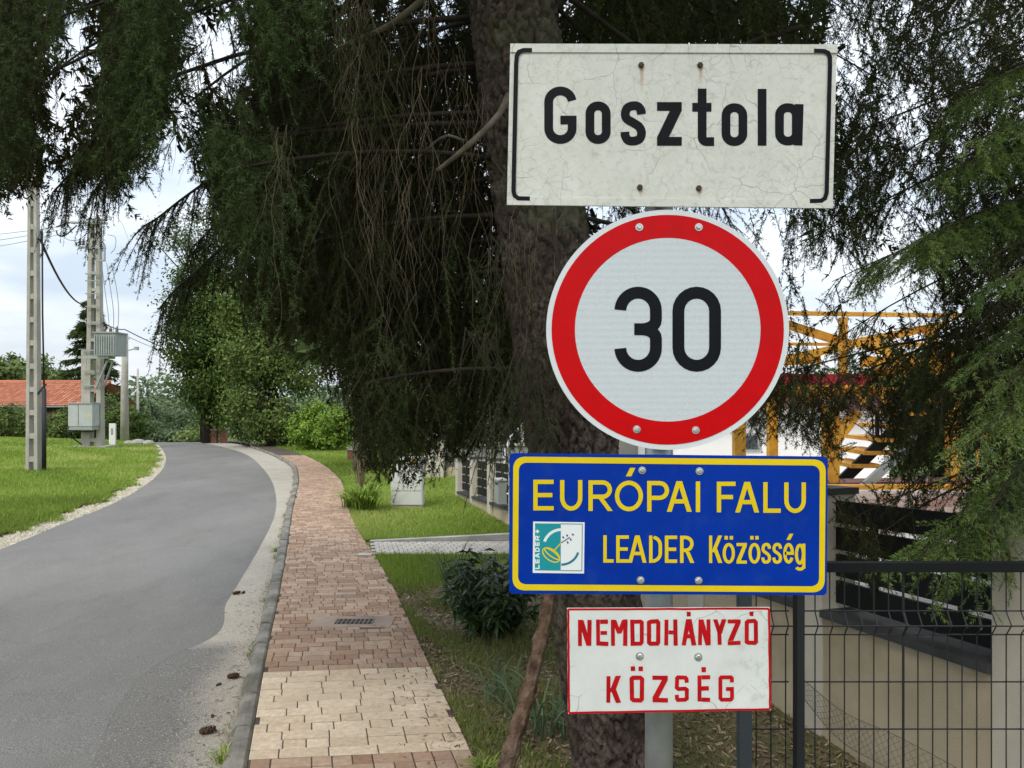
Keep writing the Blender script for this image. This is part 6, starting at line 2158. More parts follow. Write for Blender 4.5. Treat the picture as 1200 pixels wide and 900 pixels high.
for bi, (px0, py0, Yd, fr) in enumerate(boughs):
    S = S3 if fr else S2
    rg2 = S.rng
    tipP = at(px0, py0, Yd)
    st = np.array([T2[0], T2[1], min(tipP[2] + rg2.uniform(.35, .8), 9)])
    dv_ = tipP - st
    L_ = float(np.linalg.norm(dv_))
    dh = unit(np.array([dv_[0], dv_[1], 0.0]))
    sd = np.array([-dh[1], dh[0], 0])
    rise = rg2.uniform(.12, .3)
    cur = lambda t: st + dv_ * t + np.array([0, 0, L_ * rise * (t - t ** 2) * (1.2 if not fr else .9)]) + sd * .05 * math.sin(5 * t + bi)
    pts = [cur(t) for t in np.linspace(.02, 1, 12)]
    V, Fs = tube_vf(pts, np.linspace(.014, .002, 12), 6)
    mesh('branch', V, Fs, M['bark_dark'], sp2, True)
    ns = int(L_ * (.75 if not fr else .6) / (.047 if not fr else .024))
    t = rg2.uniform(.28, 1.0, ns)
    rts = np.array([cur(tt) for tt in t])
    tn = unit(np.array([cur(tt + .02) - cur(tt) for tt in t]))
    sgn = np.where(rg2.random(ns) < .5, -1, 1)
    dd = unit(tn * .7 + sd * (sgn * rg2.uniform(.35, .8, ns))[:, None] + np.array([0, 0, -1.0]) * rg2.uniform(.05, .4, ns)[:, None])
    ll = rg2.uniform(.18, .52, ns) * (1.08 - .75 * t) + .06
    hg = rg2.uniform(.35, 1.1, ns) if not fr else rg2.uniform(.2, .5, ns)
    mid = rts + dd * ll[:, None] * .6
    pm, qm = proj(mid)
    keep = (pm > 868) & (pm < 1340) & (qm > -90) & thin_out(pm, qm, HOLES_R, rg2) & (pm < 1290) & (qm < 730)
    keep &= ~((pm < 975) & (qm > 525)) & ~((pm > 1030) & (qm > 620) & (Yd > 3.2)) & ~((pm < 985) & (qm > 560))
    keep &= ~((pm < 925) & (qm < 430))
    if keep.sum() < 2:
        continue
    S.secondaries(rts[keep], dd[keep], ll[keep], hg[keep], tw=.10 if not fr else .12, sp=.04 if not fr else .028, per_m=250 if not fr else 320, nl=.020, nw=.0032 if not fr else .0034,
                  tint=rg2.uniform(.1, .6, int(keep.sum())) if not fr else rg2.uniform(.35, 1.0, int(keep.sum())))
ENV_RX = [860, 905, 925, 960, 985, 1010, 1040, 1060, 1090, 1110, 1150, 1200, 1300]
ENV_RY = [505, 515, 500, 530, 650, 690, 690, 620, 600, 640, 690, 720, 740]
env_right = lambda x: np.interp(x, ENV_RX, ENV_RY)
ZR = HOLES_R + [(1015, 520, 28, .8), (1000, 570, 28, .8), (1075, 585, 30, .85), (1120, 590, 22, .8), (960, 385, 34, .55), (1010, 395, 34, .6), (1060, 395, 28, .6), (935, 345, 20, .6)]
not_sign = lambda pm_, qm_, a_, b_, D0: ~((pm_ < 925) & (qm_ < 440))
curtain(S2, 640, (925, 1250), (-60, 690), (3.4, 4.4), env_right, (.2, .45), ZR, kw=dict(FINE, tw=.13), drift=.7, hang=(.4, 1.0), ok=not_sign, tr=(.0, .75), clumps=80, spread=(24, 22, .1))
curtain(S2, 560, (930, 1270), (-70, 690), (4.3, 5.2), env_right, (.3, .6), ZR, kw=MID, drift=.7, hang=(.4, 1.2), ok=not_sign, tr=(.0, .4))
curtain(S2, 560, (990, 1290), (-90, 670), (5.0, 6.4), lambda x: env_right(x) - 20, (.3, .7), HOLES_R, kw=COARSE, drift=.7, hang=(.4, 1.2), ok=not_sign, tr=(.0, .4))  # darker tints here too, shade deep in the crown put into the colour
curtain(S2, 300, (866, 1065), (425, 525), (3.8, 4.7), env_right, (.15, .3), HOLES_R, kw=dict(FINE, tw=.09), drift=.9, hang=(.2, .6), tr=(.0, .4))
# far side of the crown, coarse, for shade and backing
rg2 = S2.rng
nU = 9000
zU = rg2.uniform(1.2, 10, nU)
rU = (2.5 * (1 - (zU - 1) / 9.2)) * np.sqrt(rg2.uniform(.02, 1, nU))
aU = rg2.uniform(-1.4, 1.9, nU)
bU = np.stack([T2[0] + rU * np.cos(aU), T2[1] + rU * np.sin(aU), zU - rU * .25], 1)
dU = unit(np.stack([np.cos(aU) * .5, np.sin(aU) * .5, -np.ones(nU)], 1) + rg2.normal(0, .2, (nU, 3)))
wU = unit(np.cross(dU, rnd_unit(nU, rg2))) * .03
pU, qU = proj(bU)
kU = (pU > 1290) | (qU < -150)
S2.NV.append(np.stack([bU - wU, bU + wU, bU + dU * .25], 1)[kU].reshape(-1, 3).astype(np.float32))
S2.NT.append(rg2.uniform(.2, .6, nU)[kU].astype(np.float32))
S2.build(sp2, M['needle'])
S3.build(sp2, M['needle_fresh'], name='fresh_boughs')

# ------------------------------------------------------------------ other trees and bushes


def leaves(P, Nrm, size, asp, rng, jit=.6):
    n = len(P)
    nn = unit(Nrm + rng.normal(0, jit, (n, 3)))
    a = unit(np.cross(nn, rnd_unit(n, rng)))
    b = np.cross(nn, a)
    s = (size * rng.uniform(.6, 1.3, n))[:, None]
    return np.stack([P - a * s * .5, P - b * s * asp * .5 + a * s * .05, P + a * s * .5, P + b * s * asp * .5 + a * s * .05], 1).reshape(-1, 3).astype(np.float32)


def broadleaf(name, label, cat, x, y, lobes, nleaf, size, mat, seed, trunk=(.15, 2.0), group=None, clump=.35, limbs=True, z0=None):
    rng = np.random.default_rng(seed)
    zg = float(gz(x, y)) if z0 is None else z0
    T_ = thing(name, (x, y, zg), label, cat, group)
    vol = np.array([a[3] * a[4] * a[5] for a in lobes]) ** .7
    pr = vol / vol.sum()
    P, Nn, tt = [], [], []
    for lb, p_ in zip(lobes, pr):
        c = np.array([x + lb[0], y + lb[1], zg + lb[2]])
        r = np.array(lb[3:6])
        k = max(6, int(nleaf * p_ / 60))
        d = rnd_unit(k, rng)
        rad = rng.uniform(.62, 1.08, k)
        cc = c + d * r * rad[:, None]
        ct = rng.uniform(.1, .75, k)
        m_ = int(nleaf * p_ / k)
        ix = np.repeat(np.arange(k), m_)
        cs = clump * rng.uniform(.6, 1.3, k)
        pts = cc[ix] + rng.normal(0, 1, (len(ix), 3)) * cs[ix][:, None] * np.array([1, 1, .7])
        P.append(pts)
        Nn.append(unit(pts - c) + np.array([0, 0, .5]))
        tt.append(np.clip(ct[ix] + rng.normal(0, .13, len(ix)), 0, 1))
        if limbs and trunk:
            for q in cc[:8]:
                b0 = np.array([x, y, zg + trunk[1] * .8])
                V_, F_ = tube_vf([b0, b0 * .5 + q * .5 + np.array([0, 0, .15]), q], [trunk[0] * .4, trunk[0] * .22, .01], 6)
                mesh('limb', V_, F_, M['bark_dark'], T_, True)
    P, Nn, tt = np.concatenate(P), np.concatenate(Nn), np.concatenate(tt)
    up = P[:, 2] > zg + .02
    P, Nn, tt = P[up], Nn[up], tt[up]
    o = npmesh('crown', leaves(P, Nn, size, .55, rng), 4, mat, T_, tt)
    o['kind'] = 'stuff'
    if trunk:
        MB().tube([(x, y, zg - .2), (x, y, zg + trunk[1] * .5), (x + .05, y, zg + trunk[1] * 1.15)], [trunk[0] * 1.15, trunk[0] * .9, trunk[0] * .5], 10).build('trunk', M['bark_dark'], T_, True)
    return T_


def X_(px, Y_):
    return (px - CX) * Y_ / F


def conifer(name, label, x, y, h, r, n, size, mat, seed, zlow=.05, group=None, z0=None):
    rng = np.random.default_rng(seed)
    zg = float(gz(x, y)) if z0 is None else z0
    T_ = thing(name, (x, y, zg), label, 'tree', group)
    nb_ = 170
    f = rng.uniform(zlow, .99, nb_)
    az = rng.uniform(0, 2 * np.pi, nb_)
    ln = r * (1 - f) ** .8 * rng.uniform(.7, 1.15, nb_) + .12
    ix = rng.integers(0, nb_, n)
    t = np.sqrt(rng.random(n))
    sx_ = rng.normal(0, .16, n) * ln[ix]
    bx_ = np.stack([x + np.cos(az[ix]) * ln[ix] * t - np.sin(az[ix]) * sx_, y + np.sin(az[ix]) * ln[ix] * t + np.cos(az[ix]) * sx_,
                    zg + f[ix] * h - ln[ix] * t * .35 + .12 * ln[ix] * t * t - np.abs(sx_) * .35], 1)
    d = unit(np.stack([np.cos(az[ix]) * .7, np.sin(az[ix]) * .7, -rng.uniform(.1, 1.0, n)], 1) + rng.normal(0, .25, (n, 3)))
    w = unit(np.cross(d, rnd_unit(n, rng))) * size * .16
    tri = np.stack([bx_ - w, bx_ + w, bx_ + d * size * rng.uniform(.6, 1.3, n)[:, None]], 1).reshape(-1, 3)
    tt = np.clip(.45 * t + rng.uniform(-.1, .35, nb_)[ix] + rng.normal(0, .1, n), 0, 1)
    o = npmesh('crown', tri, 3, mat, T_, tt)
    o['kind'] = 'stuff'
    MB().tube([(x, y, zg - .2), (x, y, zg + h * .5), (x, y, zg + h * .97)], [h * .022 + .05, h * .014 + .02, .015], 10).build('trunk', M['bark_grey'], T_, True)
    return T_


# beyond the lawn
conifer('dark_conifer', 'tall dark conifer rising behind the transformer pole', X_(106, 55), 55, 11.0, 3.3, 16000, .42, M['leaf_con'], 1)
broadleaf('broadleaf_tree', 'rounded green tree behind the red roof beside the lattice pole', 'tree', X_(28, 66), 66, [(0, 0, 6.3, 3.2, 2.5, 2.4), (-2.5, 0, 5.2, 2.6, 2.2, 2.0), (2.2, 0, 5.2, 2.2, 2, 1.9)], 9000, .40, M['leaf_mid'], 2, (.3, 4))
broadleaf('broadleaf_tree', 'green tree behind the red roof at the edge of the view', 'tree', X_(-12, 62), 62, [(0, 0, 5.2, 3.0, 2.5, 2.2)], 5000, .40, M['leaf_mid'], 12, (.3, 4))
for i, (px0, Y_, h, w, lb, mt) in enumerate(((14, 45, 2.05, 2.0, 'dense green bush in front of the red roofed house, at the edge of the view', 'leaf_mid'), (-40, 44, 2.0, 2.2, 'green bush past the edge of the dense hedge bush', 'leaf_mid'),
                                             (76, 45.5, 1.7, 1.0, 'green bush between the lattice pole and the switch box', 'leaf_mid'), (92, 46, 2.1, 1.1, 'loose green bush just behind the switch box', 'leaf_mid'),
                                             (125, 47, 3.0, 1.6, 'round green bush behind the transformer pole foot', 'leaf_mid'), (148, 45, 1.9, 1.3, 'dark green bush at the foot of the lamp pole', 'leaf_dark'), (58, 46.5, .9, 1.0, 'low bush below the eaves of the red roofed house', 'leaf_mid'))):
    broadleaf('bush', lb, 'bush', X_(px0, Y_), Y_, [(0, 0, h * .5, w, 1.1, h * .5)], 5200, .17, M[mt], 40 + i, None, 'bushes along the far lawn', .22, False)
for i, (px0, Y_, top, w, lb) in enumerate(((168, 80, 466, 2.6, 'hazy green tree just beyond the lamp pole'), (190, 84, 474, 2.8, 'hazy green tree in the dip beyond the crest, second from the lamp pole'), (212, 78, 478, 2.6, 'hazy green tree in the dip beyond the crest, third from the lamp pole'), (150, 82, 470, 2.6, 'hazy green tree behind the lamp pole'), (232, 70, 494, 2.4, 'low rounded tree beside the dark roadside tree at the crest'))):
    zg = float(gz(X_(px0, Y_), Y_))
    zt_ = CH - (top - CY) * Y_ / F
    h = zt_ - zg
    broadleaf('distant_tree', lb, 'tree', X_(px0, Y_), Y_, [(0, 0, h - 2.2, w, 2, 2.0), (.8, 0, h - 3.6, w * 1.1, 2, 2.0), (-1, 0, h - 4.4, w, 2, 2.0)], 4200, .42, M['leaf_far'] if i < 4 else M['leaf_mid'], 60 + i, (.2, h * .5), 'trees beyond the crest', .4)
# roadside group
broadleaf('dark_tree', 'dense dark green tree overhanging the road at the bend', 'tree', X_(243, 40), 40, [(0, 0, 7.6, 2.0, 1.8, 2.2), (-.2, 0, 5.6, 2.15, 1.9, 1.9), (.2, 0, 3.6, 1.7, 1.6, 1.7), (.6, 0, 2.0, 1.0, 1.2, 1.2), (1.4, .5, 5.4, 1.6, 1.6, 2.2)], 42000, .19, M['leaf_dark'], 80, (.25, 3), None, .36)
broadleaf('feathery_tree', 'tall loose tree with pale feathery foliage beside the dark tree', 'tree', X_(318, 34), 34, [(-.6, 0, 6.6, 1.9, 1.6, 1.9), (.9, 0, 6.2, 1.9, 1.6, 2.2), (-.5, 0, 4.2, 1.8, 1.6, 1.6), (1.1, 0, 3.7, 1.5, 1.4, 1.5), (-.9, 0, 2.2, 1.0, 1.1, 1.0), (.2, -.2, 1.4, 1.2, 1.0, .9), (2.6, .5, 5.5, 1.5, 1.5, 2.2)], 38000, .17, M['leaf_pale'], 81, (.2, 4), None, .33)
broadleaf('lime_bush', 'bright green rounded bush on the roadside lawn', 'bush', X_(378, 31), 31, [(0, 0, .95, 1.25, 1.0, .95), (-.5, -.1, .75, .75, .7, .65), (.7, 0, .7, .6, .6, .6)], 13000, .12, M['leaf_light'], 82, None, None, .16, False)
broadleaf('hedge_bush', 'dark low bush under the feathery tree by the sidewalk', 'bush', X_(312, 35), 35, [(0, 0, .9, 2.0, 1.0, .9), (1.6, .4, .8, 1.0, .8, .8)], 8000, .14, M['leaf_dark'], 83, None, None, .22, False)
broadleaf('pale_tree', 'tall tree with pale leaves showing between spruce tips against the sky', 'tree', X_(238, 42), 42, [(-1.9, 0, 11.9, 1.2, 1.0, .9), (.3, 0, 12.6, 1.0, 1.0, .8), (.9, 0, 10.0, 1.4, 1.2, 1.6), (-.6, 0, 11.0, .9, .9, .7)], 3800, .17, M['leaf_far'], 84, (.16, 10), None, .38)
rng_t = np.random.default_rng(70)
nT = 22000
xt_ = rng_t.uniform(-95, 45, nT)
hT = 9.3 + 1.6 * np.sin(xt_ * .21) + 1.0 * np.sin(xt_ * .57 + 1) + .8 * np.sin(xt_ * 1.3)
PT = np.stack([xt_, 112 + rng_t.normal(0, 2.5, nT), float(gz(-5, 112)) + hT * np.sqrt(rng_t.random(nT))], 1)
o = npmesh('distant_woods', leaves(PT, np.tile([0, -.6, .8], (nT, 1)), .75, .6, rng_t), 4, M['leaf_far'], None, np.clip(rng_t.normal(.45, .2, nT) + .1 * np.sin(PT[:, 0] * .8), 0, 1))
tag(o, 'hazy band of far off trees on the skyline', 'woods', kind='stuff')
# mid spruce with a pale grey trunk
tm = conifer('mid_spruce', 'spruce with grey trunk on the lawn beyond the daylilies', X_(427, 21), 21, 13, 3.1, 17000, .36, M['leaf_con'], 90, .28)
MB().tube([(X_(430, 21), 20.98, float(gz(-4, 21)) - .1), (X_(426, 21), 20.98, float(gz(-4, 21)) + 2.4), (X_(423, 21), 20.98, 4.5)], [.30, .235, .2], 14).build('lower_trunk', M['bark_grey'], tm, True)
broadleaf('yard_tree', 'leafy green tree standing behind the timber frame', 'tree', X_(1105, 20), 20, [(0, 0, 1.6, 2.6, 1.5, 1.5), (-3.4, 0, 1.5, 1.8, 1.5, 1.2), (-1, .6, 2.0, 1.4, 1.2, .9), (3, 0, 1.6, 2, 1.5, 1.6)], 14000, .2, M['leaf_mid'], 91, (.2, 1.2), None, .35, z0=-.3)


# ------------------------------------------------------------------ low plants


def straps(name, label, cat, c, n, h, spread, w, mat, seed, group=None, droop=1.0):
    rng = np.random.default_rng(seed)
    T_ = thing(name, c, label, cat, group)
    Q, tt = [], []
    for i in range(n):
        az = rng.uniform(0, 2 * np.pi)
        d = np.array([math.cos(az), math.sin(az), 0])
        s = np.array([-d[1], d[0], 0])
        r0 = np.array(c) + d * rng.uniform(0, spread * .22) + s * rng.normal(0, spread * .12)
        hh = h * rng.uniform(.6, 1.1)
        rr_ = spread * rng.uniform(.25, 1.0)
        pts = [r0 + d * rr_ * (t ** 1.5) + np.array([0, 0, hh * (1.9 * t - droop * 1.25 * t * t)]) for t in np.linspace(0, 1, 7)]
        tv = rng.uniform(0, 1)
        for k in range(6):
            wa, wb = w * (1 - (k / 6) ** 2 * .9), w * (1 - ((k + 1) / 6) ** 2 * .9)
            Q += [pts[k] - s * wa / 2, pts[k] + s * wa / 2, pts[k + 1] + s * wb / 2, pts[k + 1] - s * wb / 2]
            tt.append(tv)
    o = npmesh('leaves', np.array(Q), 4, mat, T_, np.array(tt))
    o['kind'] = 'stuff'
    return T_


zl = lambda x, y: float(gz(x, y))
straps('daylily_clump', 'bright green clump of arching daylily leaves beside the utility cabinet', 'plant', (X_(428, 12.6), 12.6, zl(-2.5, 12.6)), 230, .58, .62, .022, M['lily'], 1)
straps('daylily_clump', 'smaller daylily clump at the sidewalk edge', 'plant', (X_(411, 12.9), 12.9, zl(-2.8, 12.9)), 90, .40, .38, .02, M['lily'], 2)
straps('dry_grass_clump', 'tall dry grass stalks behind the daylily clump', 'plant', (X_(422, 14.5), 14.5, zl(-3, 14.5)), 60, .95, .3, .010, M['litter'], 3, droop=.7)
straps('iris_clump', 'grey green sword leaves beside the dark shrub', 'plant', (X_(530, 6.6), 6.6, zl(-.5, 6.6)), 34, .52, .32, .02, M['strap'], 4, droop=.75)
straps('strap_leaf_clump', 'arching strap leaved clump at the foot of the spruce trunk', 'plant', (X_(640, 4.0), 4.0, zl(.1, 4.0)), 44, .34, .55, .014, M['strap'], 5)
straps('strap_leaf_clump', 'thin grey green tuft left of the leaning branch', 'plant', (X_(585, 4.4), 4.4, zl(0, 4.4)), 26, .26, .36, .011, M['strap'], 6)
straps('weed_tuft', 'green weed tuft in the gutter against the kerb', 'plant', (X_(262, 3.75), 3.75, zl(-1.45, 3.75) - .05), 60, .10, .12, .006, M['grass'], 7)
straps('weed_tuft', 'weed tuft at the bottom of the light pavers by the path edge', 'plant', (X_(568, 3.55), 3.55, zl(-.1, 3.55)), 70, .09, .14, .007, M['grass'], 8)
straps('weed_tuft', 'small weed tuft growing at the kerb halfway along', 'plant', (X_(326, 9.3) - .02, 9.3, zl(-2.9, 9.3) - .05), 50, .07, .12, .008, M['grass'], 9)
straps('weed_tuft', 'low weed tuft below the leaning branch', 'plant', (X_(615, 3.3), 3.3, zl(.05, 3.3)), 80, .10, .2, .007, M['grass_dull'], 10)


def shrub():
    rng = np.random.default_rng(3)
    x, y = X_(580, 5.7), 5.7
    zg = zl(x, y)
    T_ = thing('leafy_shrub', (x, y, zg), 'dark green leafy shrub between the path and the blue sign', 'shrub')
    P, D = [], []
    for i in range(46):
        az = rng.uniform(0, 2 * np.pi)
        o_ = np.array([math.cos(az), math.sin(az), 0])
        hh = rng.uniform(.35, .78)
        rr_ = rng.uniform(.05, .34)
        pts = [np.array([x, y, zg]) + o_ * (.10 + rr_ * t) + np.array([0, 0, hh * (t - .12 * t * t)]) for t in np.linspace(0, 1, 5)]
        V_, F_ = tube_vf(pts, [.006, .005, .004, .003, .002], 5, False)
        mesh('stem', V_, F_, M['bark_dark'], T_, True)
        for _ in range(34):
            t = rng.uniform(.15, 1)
            k = min(3, int(t * 4))
            p_ = pts[k] + (pts[k + 1] - pts[k]) * (t * 4 - k)
            a = rng.uniform(0, 2 * np.pi)
            P.append(p_)
            D.append(unit(np.array([math.cos(a), math.sin(a), rng.uniform(-.4, .5)])))
    P, D = np.array(P), np.array(D)
    n = len(P)
    L_ = rng.uniform(.07, .14, n)[:, None]
    s = unit(np.cross(D, np.array([0, 0, 1.0]) + rng.normal(0, .35, (n, 3)))) * .016
    dn = np.array([0, 0, -1.0])
    m1, tp_ = P + D * L_ * .5 + dn * .005, P + D * L_ + dn * L_ * .35
    Q = np.concatenate([np.stack([P - s * .25, P + s * .25, m1 + s, m1 - s], 1), np.stack([m1 - s, m1 + s, tp_ + s * .1, tp_ - s * .1], 1)]).reshape(-1, 3)
    tt = rng.uniform(.05, .9, n)
    o = npmesh('leaves', Q, 4, M['shrubleaf'], T_, np.concatenate([tt, tt]))
    o['kind'] = 'stuff'


shrub()

# ------------------------------------------------------------------ grass and litter


def blades(name, x, y, h, w, mat, label, zo=0.0, seed=0, tb_=(0, 1)):
    rng = np.random.default_rng(seed)
    n = len(x)
    z = gz(x, y) + zo
    P = np.stack([x, y, z], 1)
    az = rng.uniform(0, 2 * np.pi, n)
    s = np.stack([np.cos(az), np.sin(az), np.zeros(n)], 1) * (np.asarray(w) / 2 * np.ones(n))[:, None]
    ln = rng.normal(0, .45, (n, 3)) * np.array([1, 1, 0]) + np.array([0, 0, 1.0])
    tall = np.where((rng.random(n) < .03) & (np.sin(x * 2.1) * np.cos(y * 1.7) > -.2), 1.9, 1.0)
    tipq = P + ln * (np.asarray(h) * rng.uniform(.45, 1.2, n) * tall)[:, None]
    tri = np.stack([P - s, P + s, tipq], 1).reshape(-1, 3)
    # patches of colour
    pt = .5 + .22 * np.sin(x * 1.3 + 2 * np.sin(y * .7)) * np.cos(y * .9 + x * .4) + .2 * np.sin(x * .45 + 1.5 * np.sin(y * .31)) * np.cos(y * .28)
    dry = np.sin(x * .83 + 2.2 * np.sin(y * .41 + 1)) * np.sin(y * .63 + 1.4 * np.sin(x * .37)) > .72
    tt = np.clip(pt + rng.normal(0, .2, n) + np.where(dry, .32, 0), 0, 1) * (tb_[1] - tb_[0]) + tb_[0]
    o = npmesh(name, tri, 3, mat, None, tt)
    return tag(o, label, 'grass', kind='stuff')


rgs = np.random.default_rng(99)
# lawn across the road
n = 128000
pyy = rgs.uniform(496, 665, n)
Yy = CH * F / (pyy - CY - SL * F)
xx = -rgs.uniform(0, 1, n) ** 1.0
k = (Yy > 6) & (Yy < 60)
Yy = Yy[k]
xl_ = XRL(Yy) - .42 - np.abs(rgs.normal(0, .06, len(Yy)))
x0_ = np.minimum(-.78 * Yy, xl_ - .5)
Xx = x0_ + (xl_ - x0_) * rgs.random(len(Yy))
blades('lawn_grass', Xx, Yy, np.clip(.06 + .0011 * Yy, .06, .11), .006 + .0009 * Yy, M['grass'], 'bright mown grass on the lawn across the road', 0, 1)
n = 26000
Yy = 6 + 32 * rgs.random(n) ** 1.4
rag = .16 + .13 * np.sin(Yy * 2.3) + .10 * np.sin(Yy * 5.9 + 1) + .07 * np.sin(Yy * 13)
Xx = XRL(Yy) - .44 + (np.clip(rag, .02, .4)) * rgs.random(n) ** 1.6 - .12 * rgs.random(n)
blades('verge_edge_grass', Xx, Yy, .075, .006 + .0008 * Yy, M['grass'], 'ragged grass creeping over the gravel verge across the road', -.03, 11)
# roadside lawn beyond the driveway
n = 90000
Yy = 9.7 + (38 - 9.7) * rgs.random(n) ** 1.9
wl_ = XSR(Yy) + .02 - .03 * rgs.random(n)
wr_ = np.maximum(XW(Yy) - .0, XSR(Yy) + 5)
wr_ = np.where(Yy < 15.5, XW(Yy) - .03, wr_)
Xx = wl_ + (wr_ - wl_) * rgs.random(n)
k = ~((Xx > cx0 - .02) & (Xx < cx1 + .02) & (Yy > 12.78) & (Yy < 13.12))
blades('verge_grass', Xx[k], Yy[k], .065, .006 + .0007 * Yy[k], M['grass'], 'bright short grass between the sidewalk and the garden wall', 0, 2)
# lawn in front of the driveway, thinning towards the spruce
n = 42000
Yy = 7.0 + 1.72 * rgs.random(n) ** .7
Xx = XSR(Yy) + .01 + (XW(Yy) - XSR(Yy)) * rgs.random(n)
k = rgs.random(n) < sstep(6.9, 7.9, Yy + .25 * np.sin(Xx * 4))
blades('near_verge_grass', Xx[k], Yy[k], .065, .009, M['grass'], 'bright short grass just in front of the driveway apron', 0, 3)
# shaded poor grass under the spruce
n = 85000
Yy = 2.6 + 5.2 * rgs.random(n)
Xx = XSR(Yy) + .015 + (np.minimum(XW(Yy), 2.2) - XSR(Yy)) * rgs.random(n) ** 1.5
nz = np.sin(Xx * 5.1 + 1.3 * np.sin(Yy * 3.3)) * np.cos(Yy * 4.2 + Xx) + .6 * np.sin(Xx * 11 + Yy * 7)
k = (nz + rgs.normal(0, .45, n) > -.05) & (rgs.random(n) < .25 + .75 * sstep(1.3, .1, Xx))
blades('shade_grass', Xx[k], Yy[k], .05, .0055, M['grass_dull'], 'thin dull grass on the bare soil under the spruce', 0, 4)
# tufts behind the wall
n = 5000
Yy = rgs.uniform(2.4, 14, n)
Xx = XW(Yy) + .22 + .35 * rgs.random(n)
o = blades('yard_grass', Xx, Yy, .11, .008, M['grass'], 'strip of grass along the yard side of the garden wall', 0, 5)
Vv = np.zeros(len(o.data.vertices) * 3, np.float32)
o.data.vertices.foreach_get('co', Vv)
Vv = Vv.reshape(-1, 3)
Vv[:, 2] += np.repeat((zcap(Yy) - .08 - gz(Xx, Yy)).astype(np.float32), 3)
o.data.vertices.foreach_set('co', Vv.ravel())
# weeds in kerb and paver edges
n = 5200
Yy = rgs.uniform(3.3, 20, n)
side = rgs.random(n) < .45
Xx = np.where(side, XSL(Yy) - KW - .012 - np.abs(rgs.normal(0, .02, n)), XSR(Yy) + .005 + np.abs(rgs.normal(0, .02, n)))
k = np.sin(Yy * 3.7) + .7 * np.sin(Yy * 9.1 + side * 2) + rgs.normal(0, .3, n) > .75
blades('edge_weeds', Xx[k], Yy[k], .04, .006, M['grass_dull'], 'small weeds along the kerb and the paver edge', np.where(side[k], -.05, 0), 6)
# dry needles, cone scales and chips
n = 15000
Yy = 2.7 + 5 * rgs.random(n)
Xx = XSR(Yy) - .02 + (np.minimum(XW(Yy), 2.1) - XSR(Yy)) * rgs.random(n) ** 1.2
P = np.stack([Xx, Yy, gz(Xx, Yy) + .006 + .012 * rgs.random(n)], 1)
a = rgs.uniform(0, 2 * np.pi, n)
d = np.stack([np.cos(a), np.sin(a), rgs.normal(0, .25, n)], 1) * rgs.uniform(.008, .028, n)[:, None]
s = np.stack([-np.sin(a), np.cos(a), rgs.normal(0, .3, n)], 1) * rgs.uniform(.002, .007, n)[:, None]
n2 = 1500
Y2 = 3.2 + 9 * rgs.random(n2) ** 1.4
X2 = np.where(rgs.random(n2) < .45, XSR(Y2) - np.abs(rgs.normal(0, .18, n2)), XSL(Y2) - .13 - np.abs(rgs.normal(0, .16, n2)))
on_path = X2 > XSL(Y2)
P2 = np.stack([X2, Y2, gz(X2, Y2) + np.where(on_path, SWZ + .004, -.042)], 1)
a2 = rgs.uniform(0, 2 * np.pi, n2)
d2_ = np.stack([np.cos(a2), np.sin(a2), rgs.normal(0, .08, n2)], 1) * rgs.uniform(.004, .016, n2)[:, None]
s2_ = np.stack([-np.sin(a2), np.cos(a2), rgs.normal(0, .2, n2)], 1) * rgs.uniform(.001, .0035, n2)[:, None]
P, d, s, n = np.concatenate([P, P2]), np.concatenate([d, d2_]), np.concatenate([s, s2_]), n + n2
o = npmesh('needle_litter', np.stack([P - d - s, P + d - s, P + d + s, P - d + s], 1).reshape(-1, 3), 4, M['litter'], None, np.clip(rgs.beta(1.6, 2.4, n), 0, 1))
tag(o, 'brown needles and pale chips scattered on the soil', 'litter', kind='stuff')
# grit along the gutter and the gravel verge
n = 5200
Yy = 3.3 + 12 * rgs.random(n) ** 1.5
u_ = np.where(rgs.random(n) < .6, rgs.beta(6, 1.3, n), rgs.random(n))
Xx = XAR(Yy) + (XKL(Yy) - XAR(Yy)) * u_
sg_ = rgs.random(n) < .35
Yg = 7 + 25 * rgs.random(n)
Yy = np.where(sg_, Yg, Yy)
Xx = np.where(sg_, XRL(Yy) - .45 * rgs.random(n), Xx)
P = np.stack([Xx, Yy, gz(Xx, Yy) - .049], 1)
sz = np.where(sg_, rgs.uniform(.015, .05, n), rgs.uniform(.003, .009, n))
q4 = []
for dx, dy, dz in ((-1, -.6, 0), (1, -.7, 0), (0, .9, 0)):
    q4.append(P + np.stack([dx * sz, dy * sz, dz * sz], 1) + rgs.normal(0, .2, (n, 3)) * sz[:, None] * np.array([1, 1, 0]))
top = P + np.stack([rgs.normal(0, .2, n) * sz, rgs.normal(0, .2, n) * sz, sz * .9], 1)
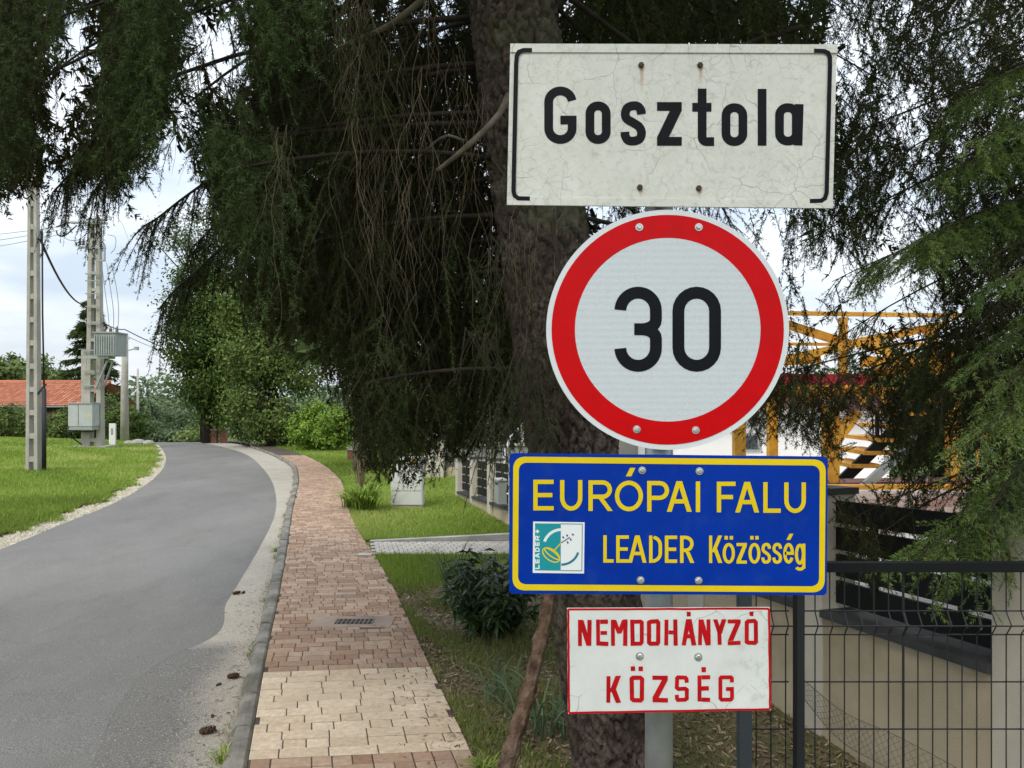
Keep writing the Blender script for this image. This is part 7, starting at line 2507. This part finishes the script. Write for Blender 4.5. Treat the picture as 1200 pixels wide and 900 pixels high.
tri = np.concatenate([np.stack([q4[0], q4[1], top], 1), np.stack([q4[1], q4[2], top], 1), np.stack([q4[2], q4[0], top], 1)]).reshape(-1, 3)
o = npmesh('loose_grit', tri, 3, M['verge'], None)
tag(o, 'loose grit and pebbles along the gutter and verge', 'gravel', kind='stuff')


def pine_cone(px, py, L_, az, label):
    x, y = gp(px, py)
    z = zl(x, y) - .05
    rng = random.Random(int(px * 7 + py))
    r = L_ * .3
    b = MB()
    ax = np.array([math.cos(az), math.sin(az), 0.06])
    sd = np.array([-math.sin(az), math.cos(az), 0])
    up_ = np.array([0, 0, 1.0])
    c = np.array([x, y, z + r * .95])
    b.tube([c - ax * L_ * .5, c - ax * L_ * .25, c, c + ax * L_ * .3, c + ax * L_ * .5], [r * .3, r * .7, r * .75, r * .55, r * .15], 8)
    for i in range(46):
        t = (i + .5) / 46
        a = i * 2.4
        pr = r * math.sin(math.pi * (.12 + .8 * t)) ** .6
        rad = math.cos(a) * sd + math.sin(a) * up_
        tn = -math.sin(a) * sd + math.cos(a) * up_
        p0 = c + ax * L_ * (t - .5) + rad * pr * .55
        tp_ = p0 + rad * pr * .55 + ax * L_ * .10 * rng.uniform(.6, 1.3)
        w = r * .38
        b.add([p0 - tn * w, p0 + tn * w, tp_ + tn * w * .6, tp_ - tn * w * .6, p0 + ax * .004 + rad * .001], [(0, 1, 2, 3), (3, 2, 4)])
    tag(b.build('spruce_cone', M['cone'], None, False, org=(x, y, z)), label, 'cone', 'fallen spruce cones')


pine_cone(243, 850, .085, .3, 'large brown spruce cone in the gutter near the kerb weeds')
pine_cone(273, 787, .075, .1, 'brown spruce cone close to the kerb, second from the bottom')
pine_cone(256, 795, .035, .9, 'tiny cone fragment beside the second spruce cone')
pine_cone(277, 691, .07, .5, 'spruce cone on the pale gutter beside the asphalt edge')
pine_cone(285, 690, .045, 1.4, 'small cone fragment next to the farthest spruce cone')
pine_cone(249, 831, .03, 2.0, 'tiny cone scrap just above the large cone')
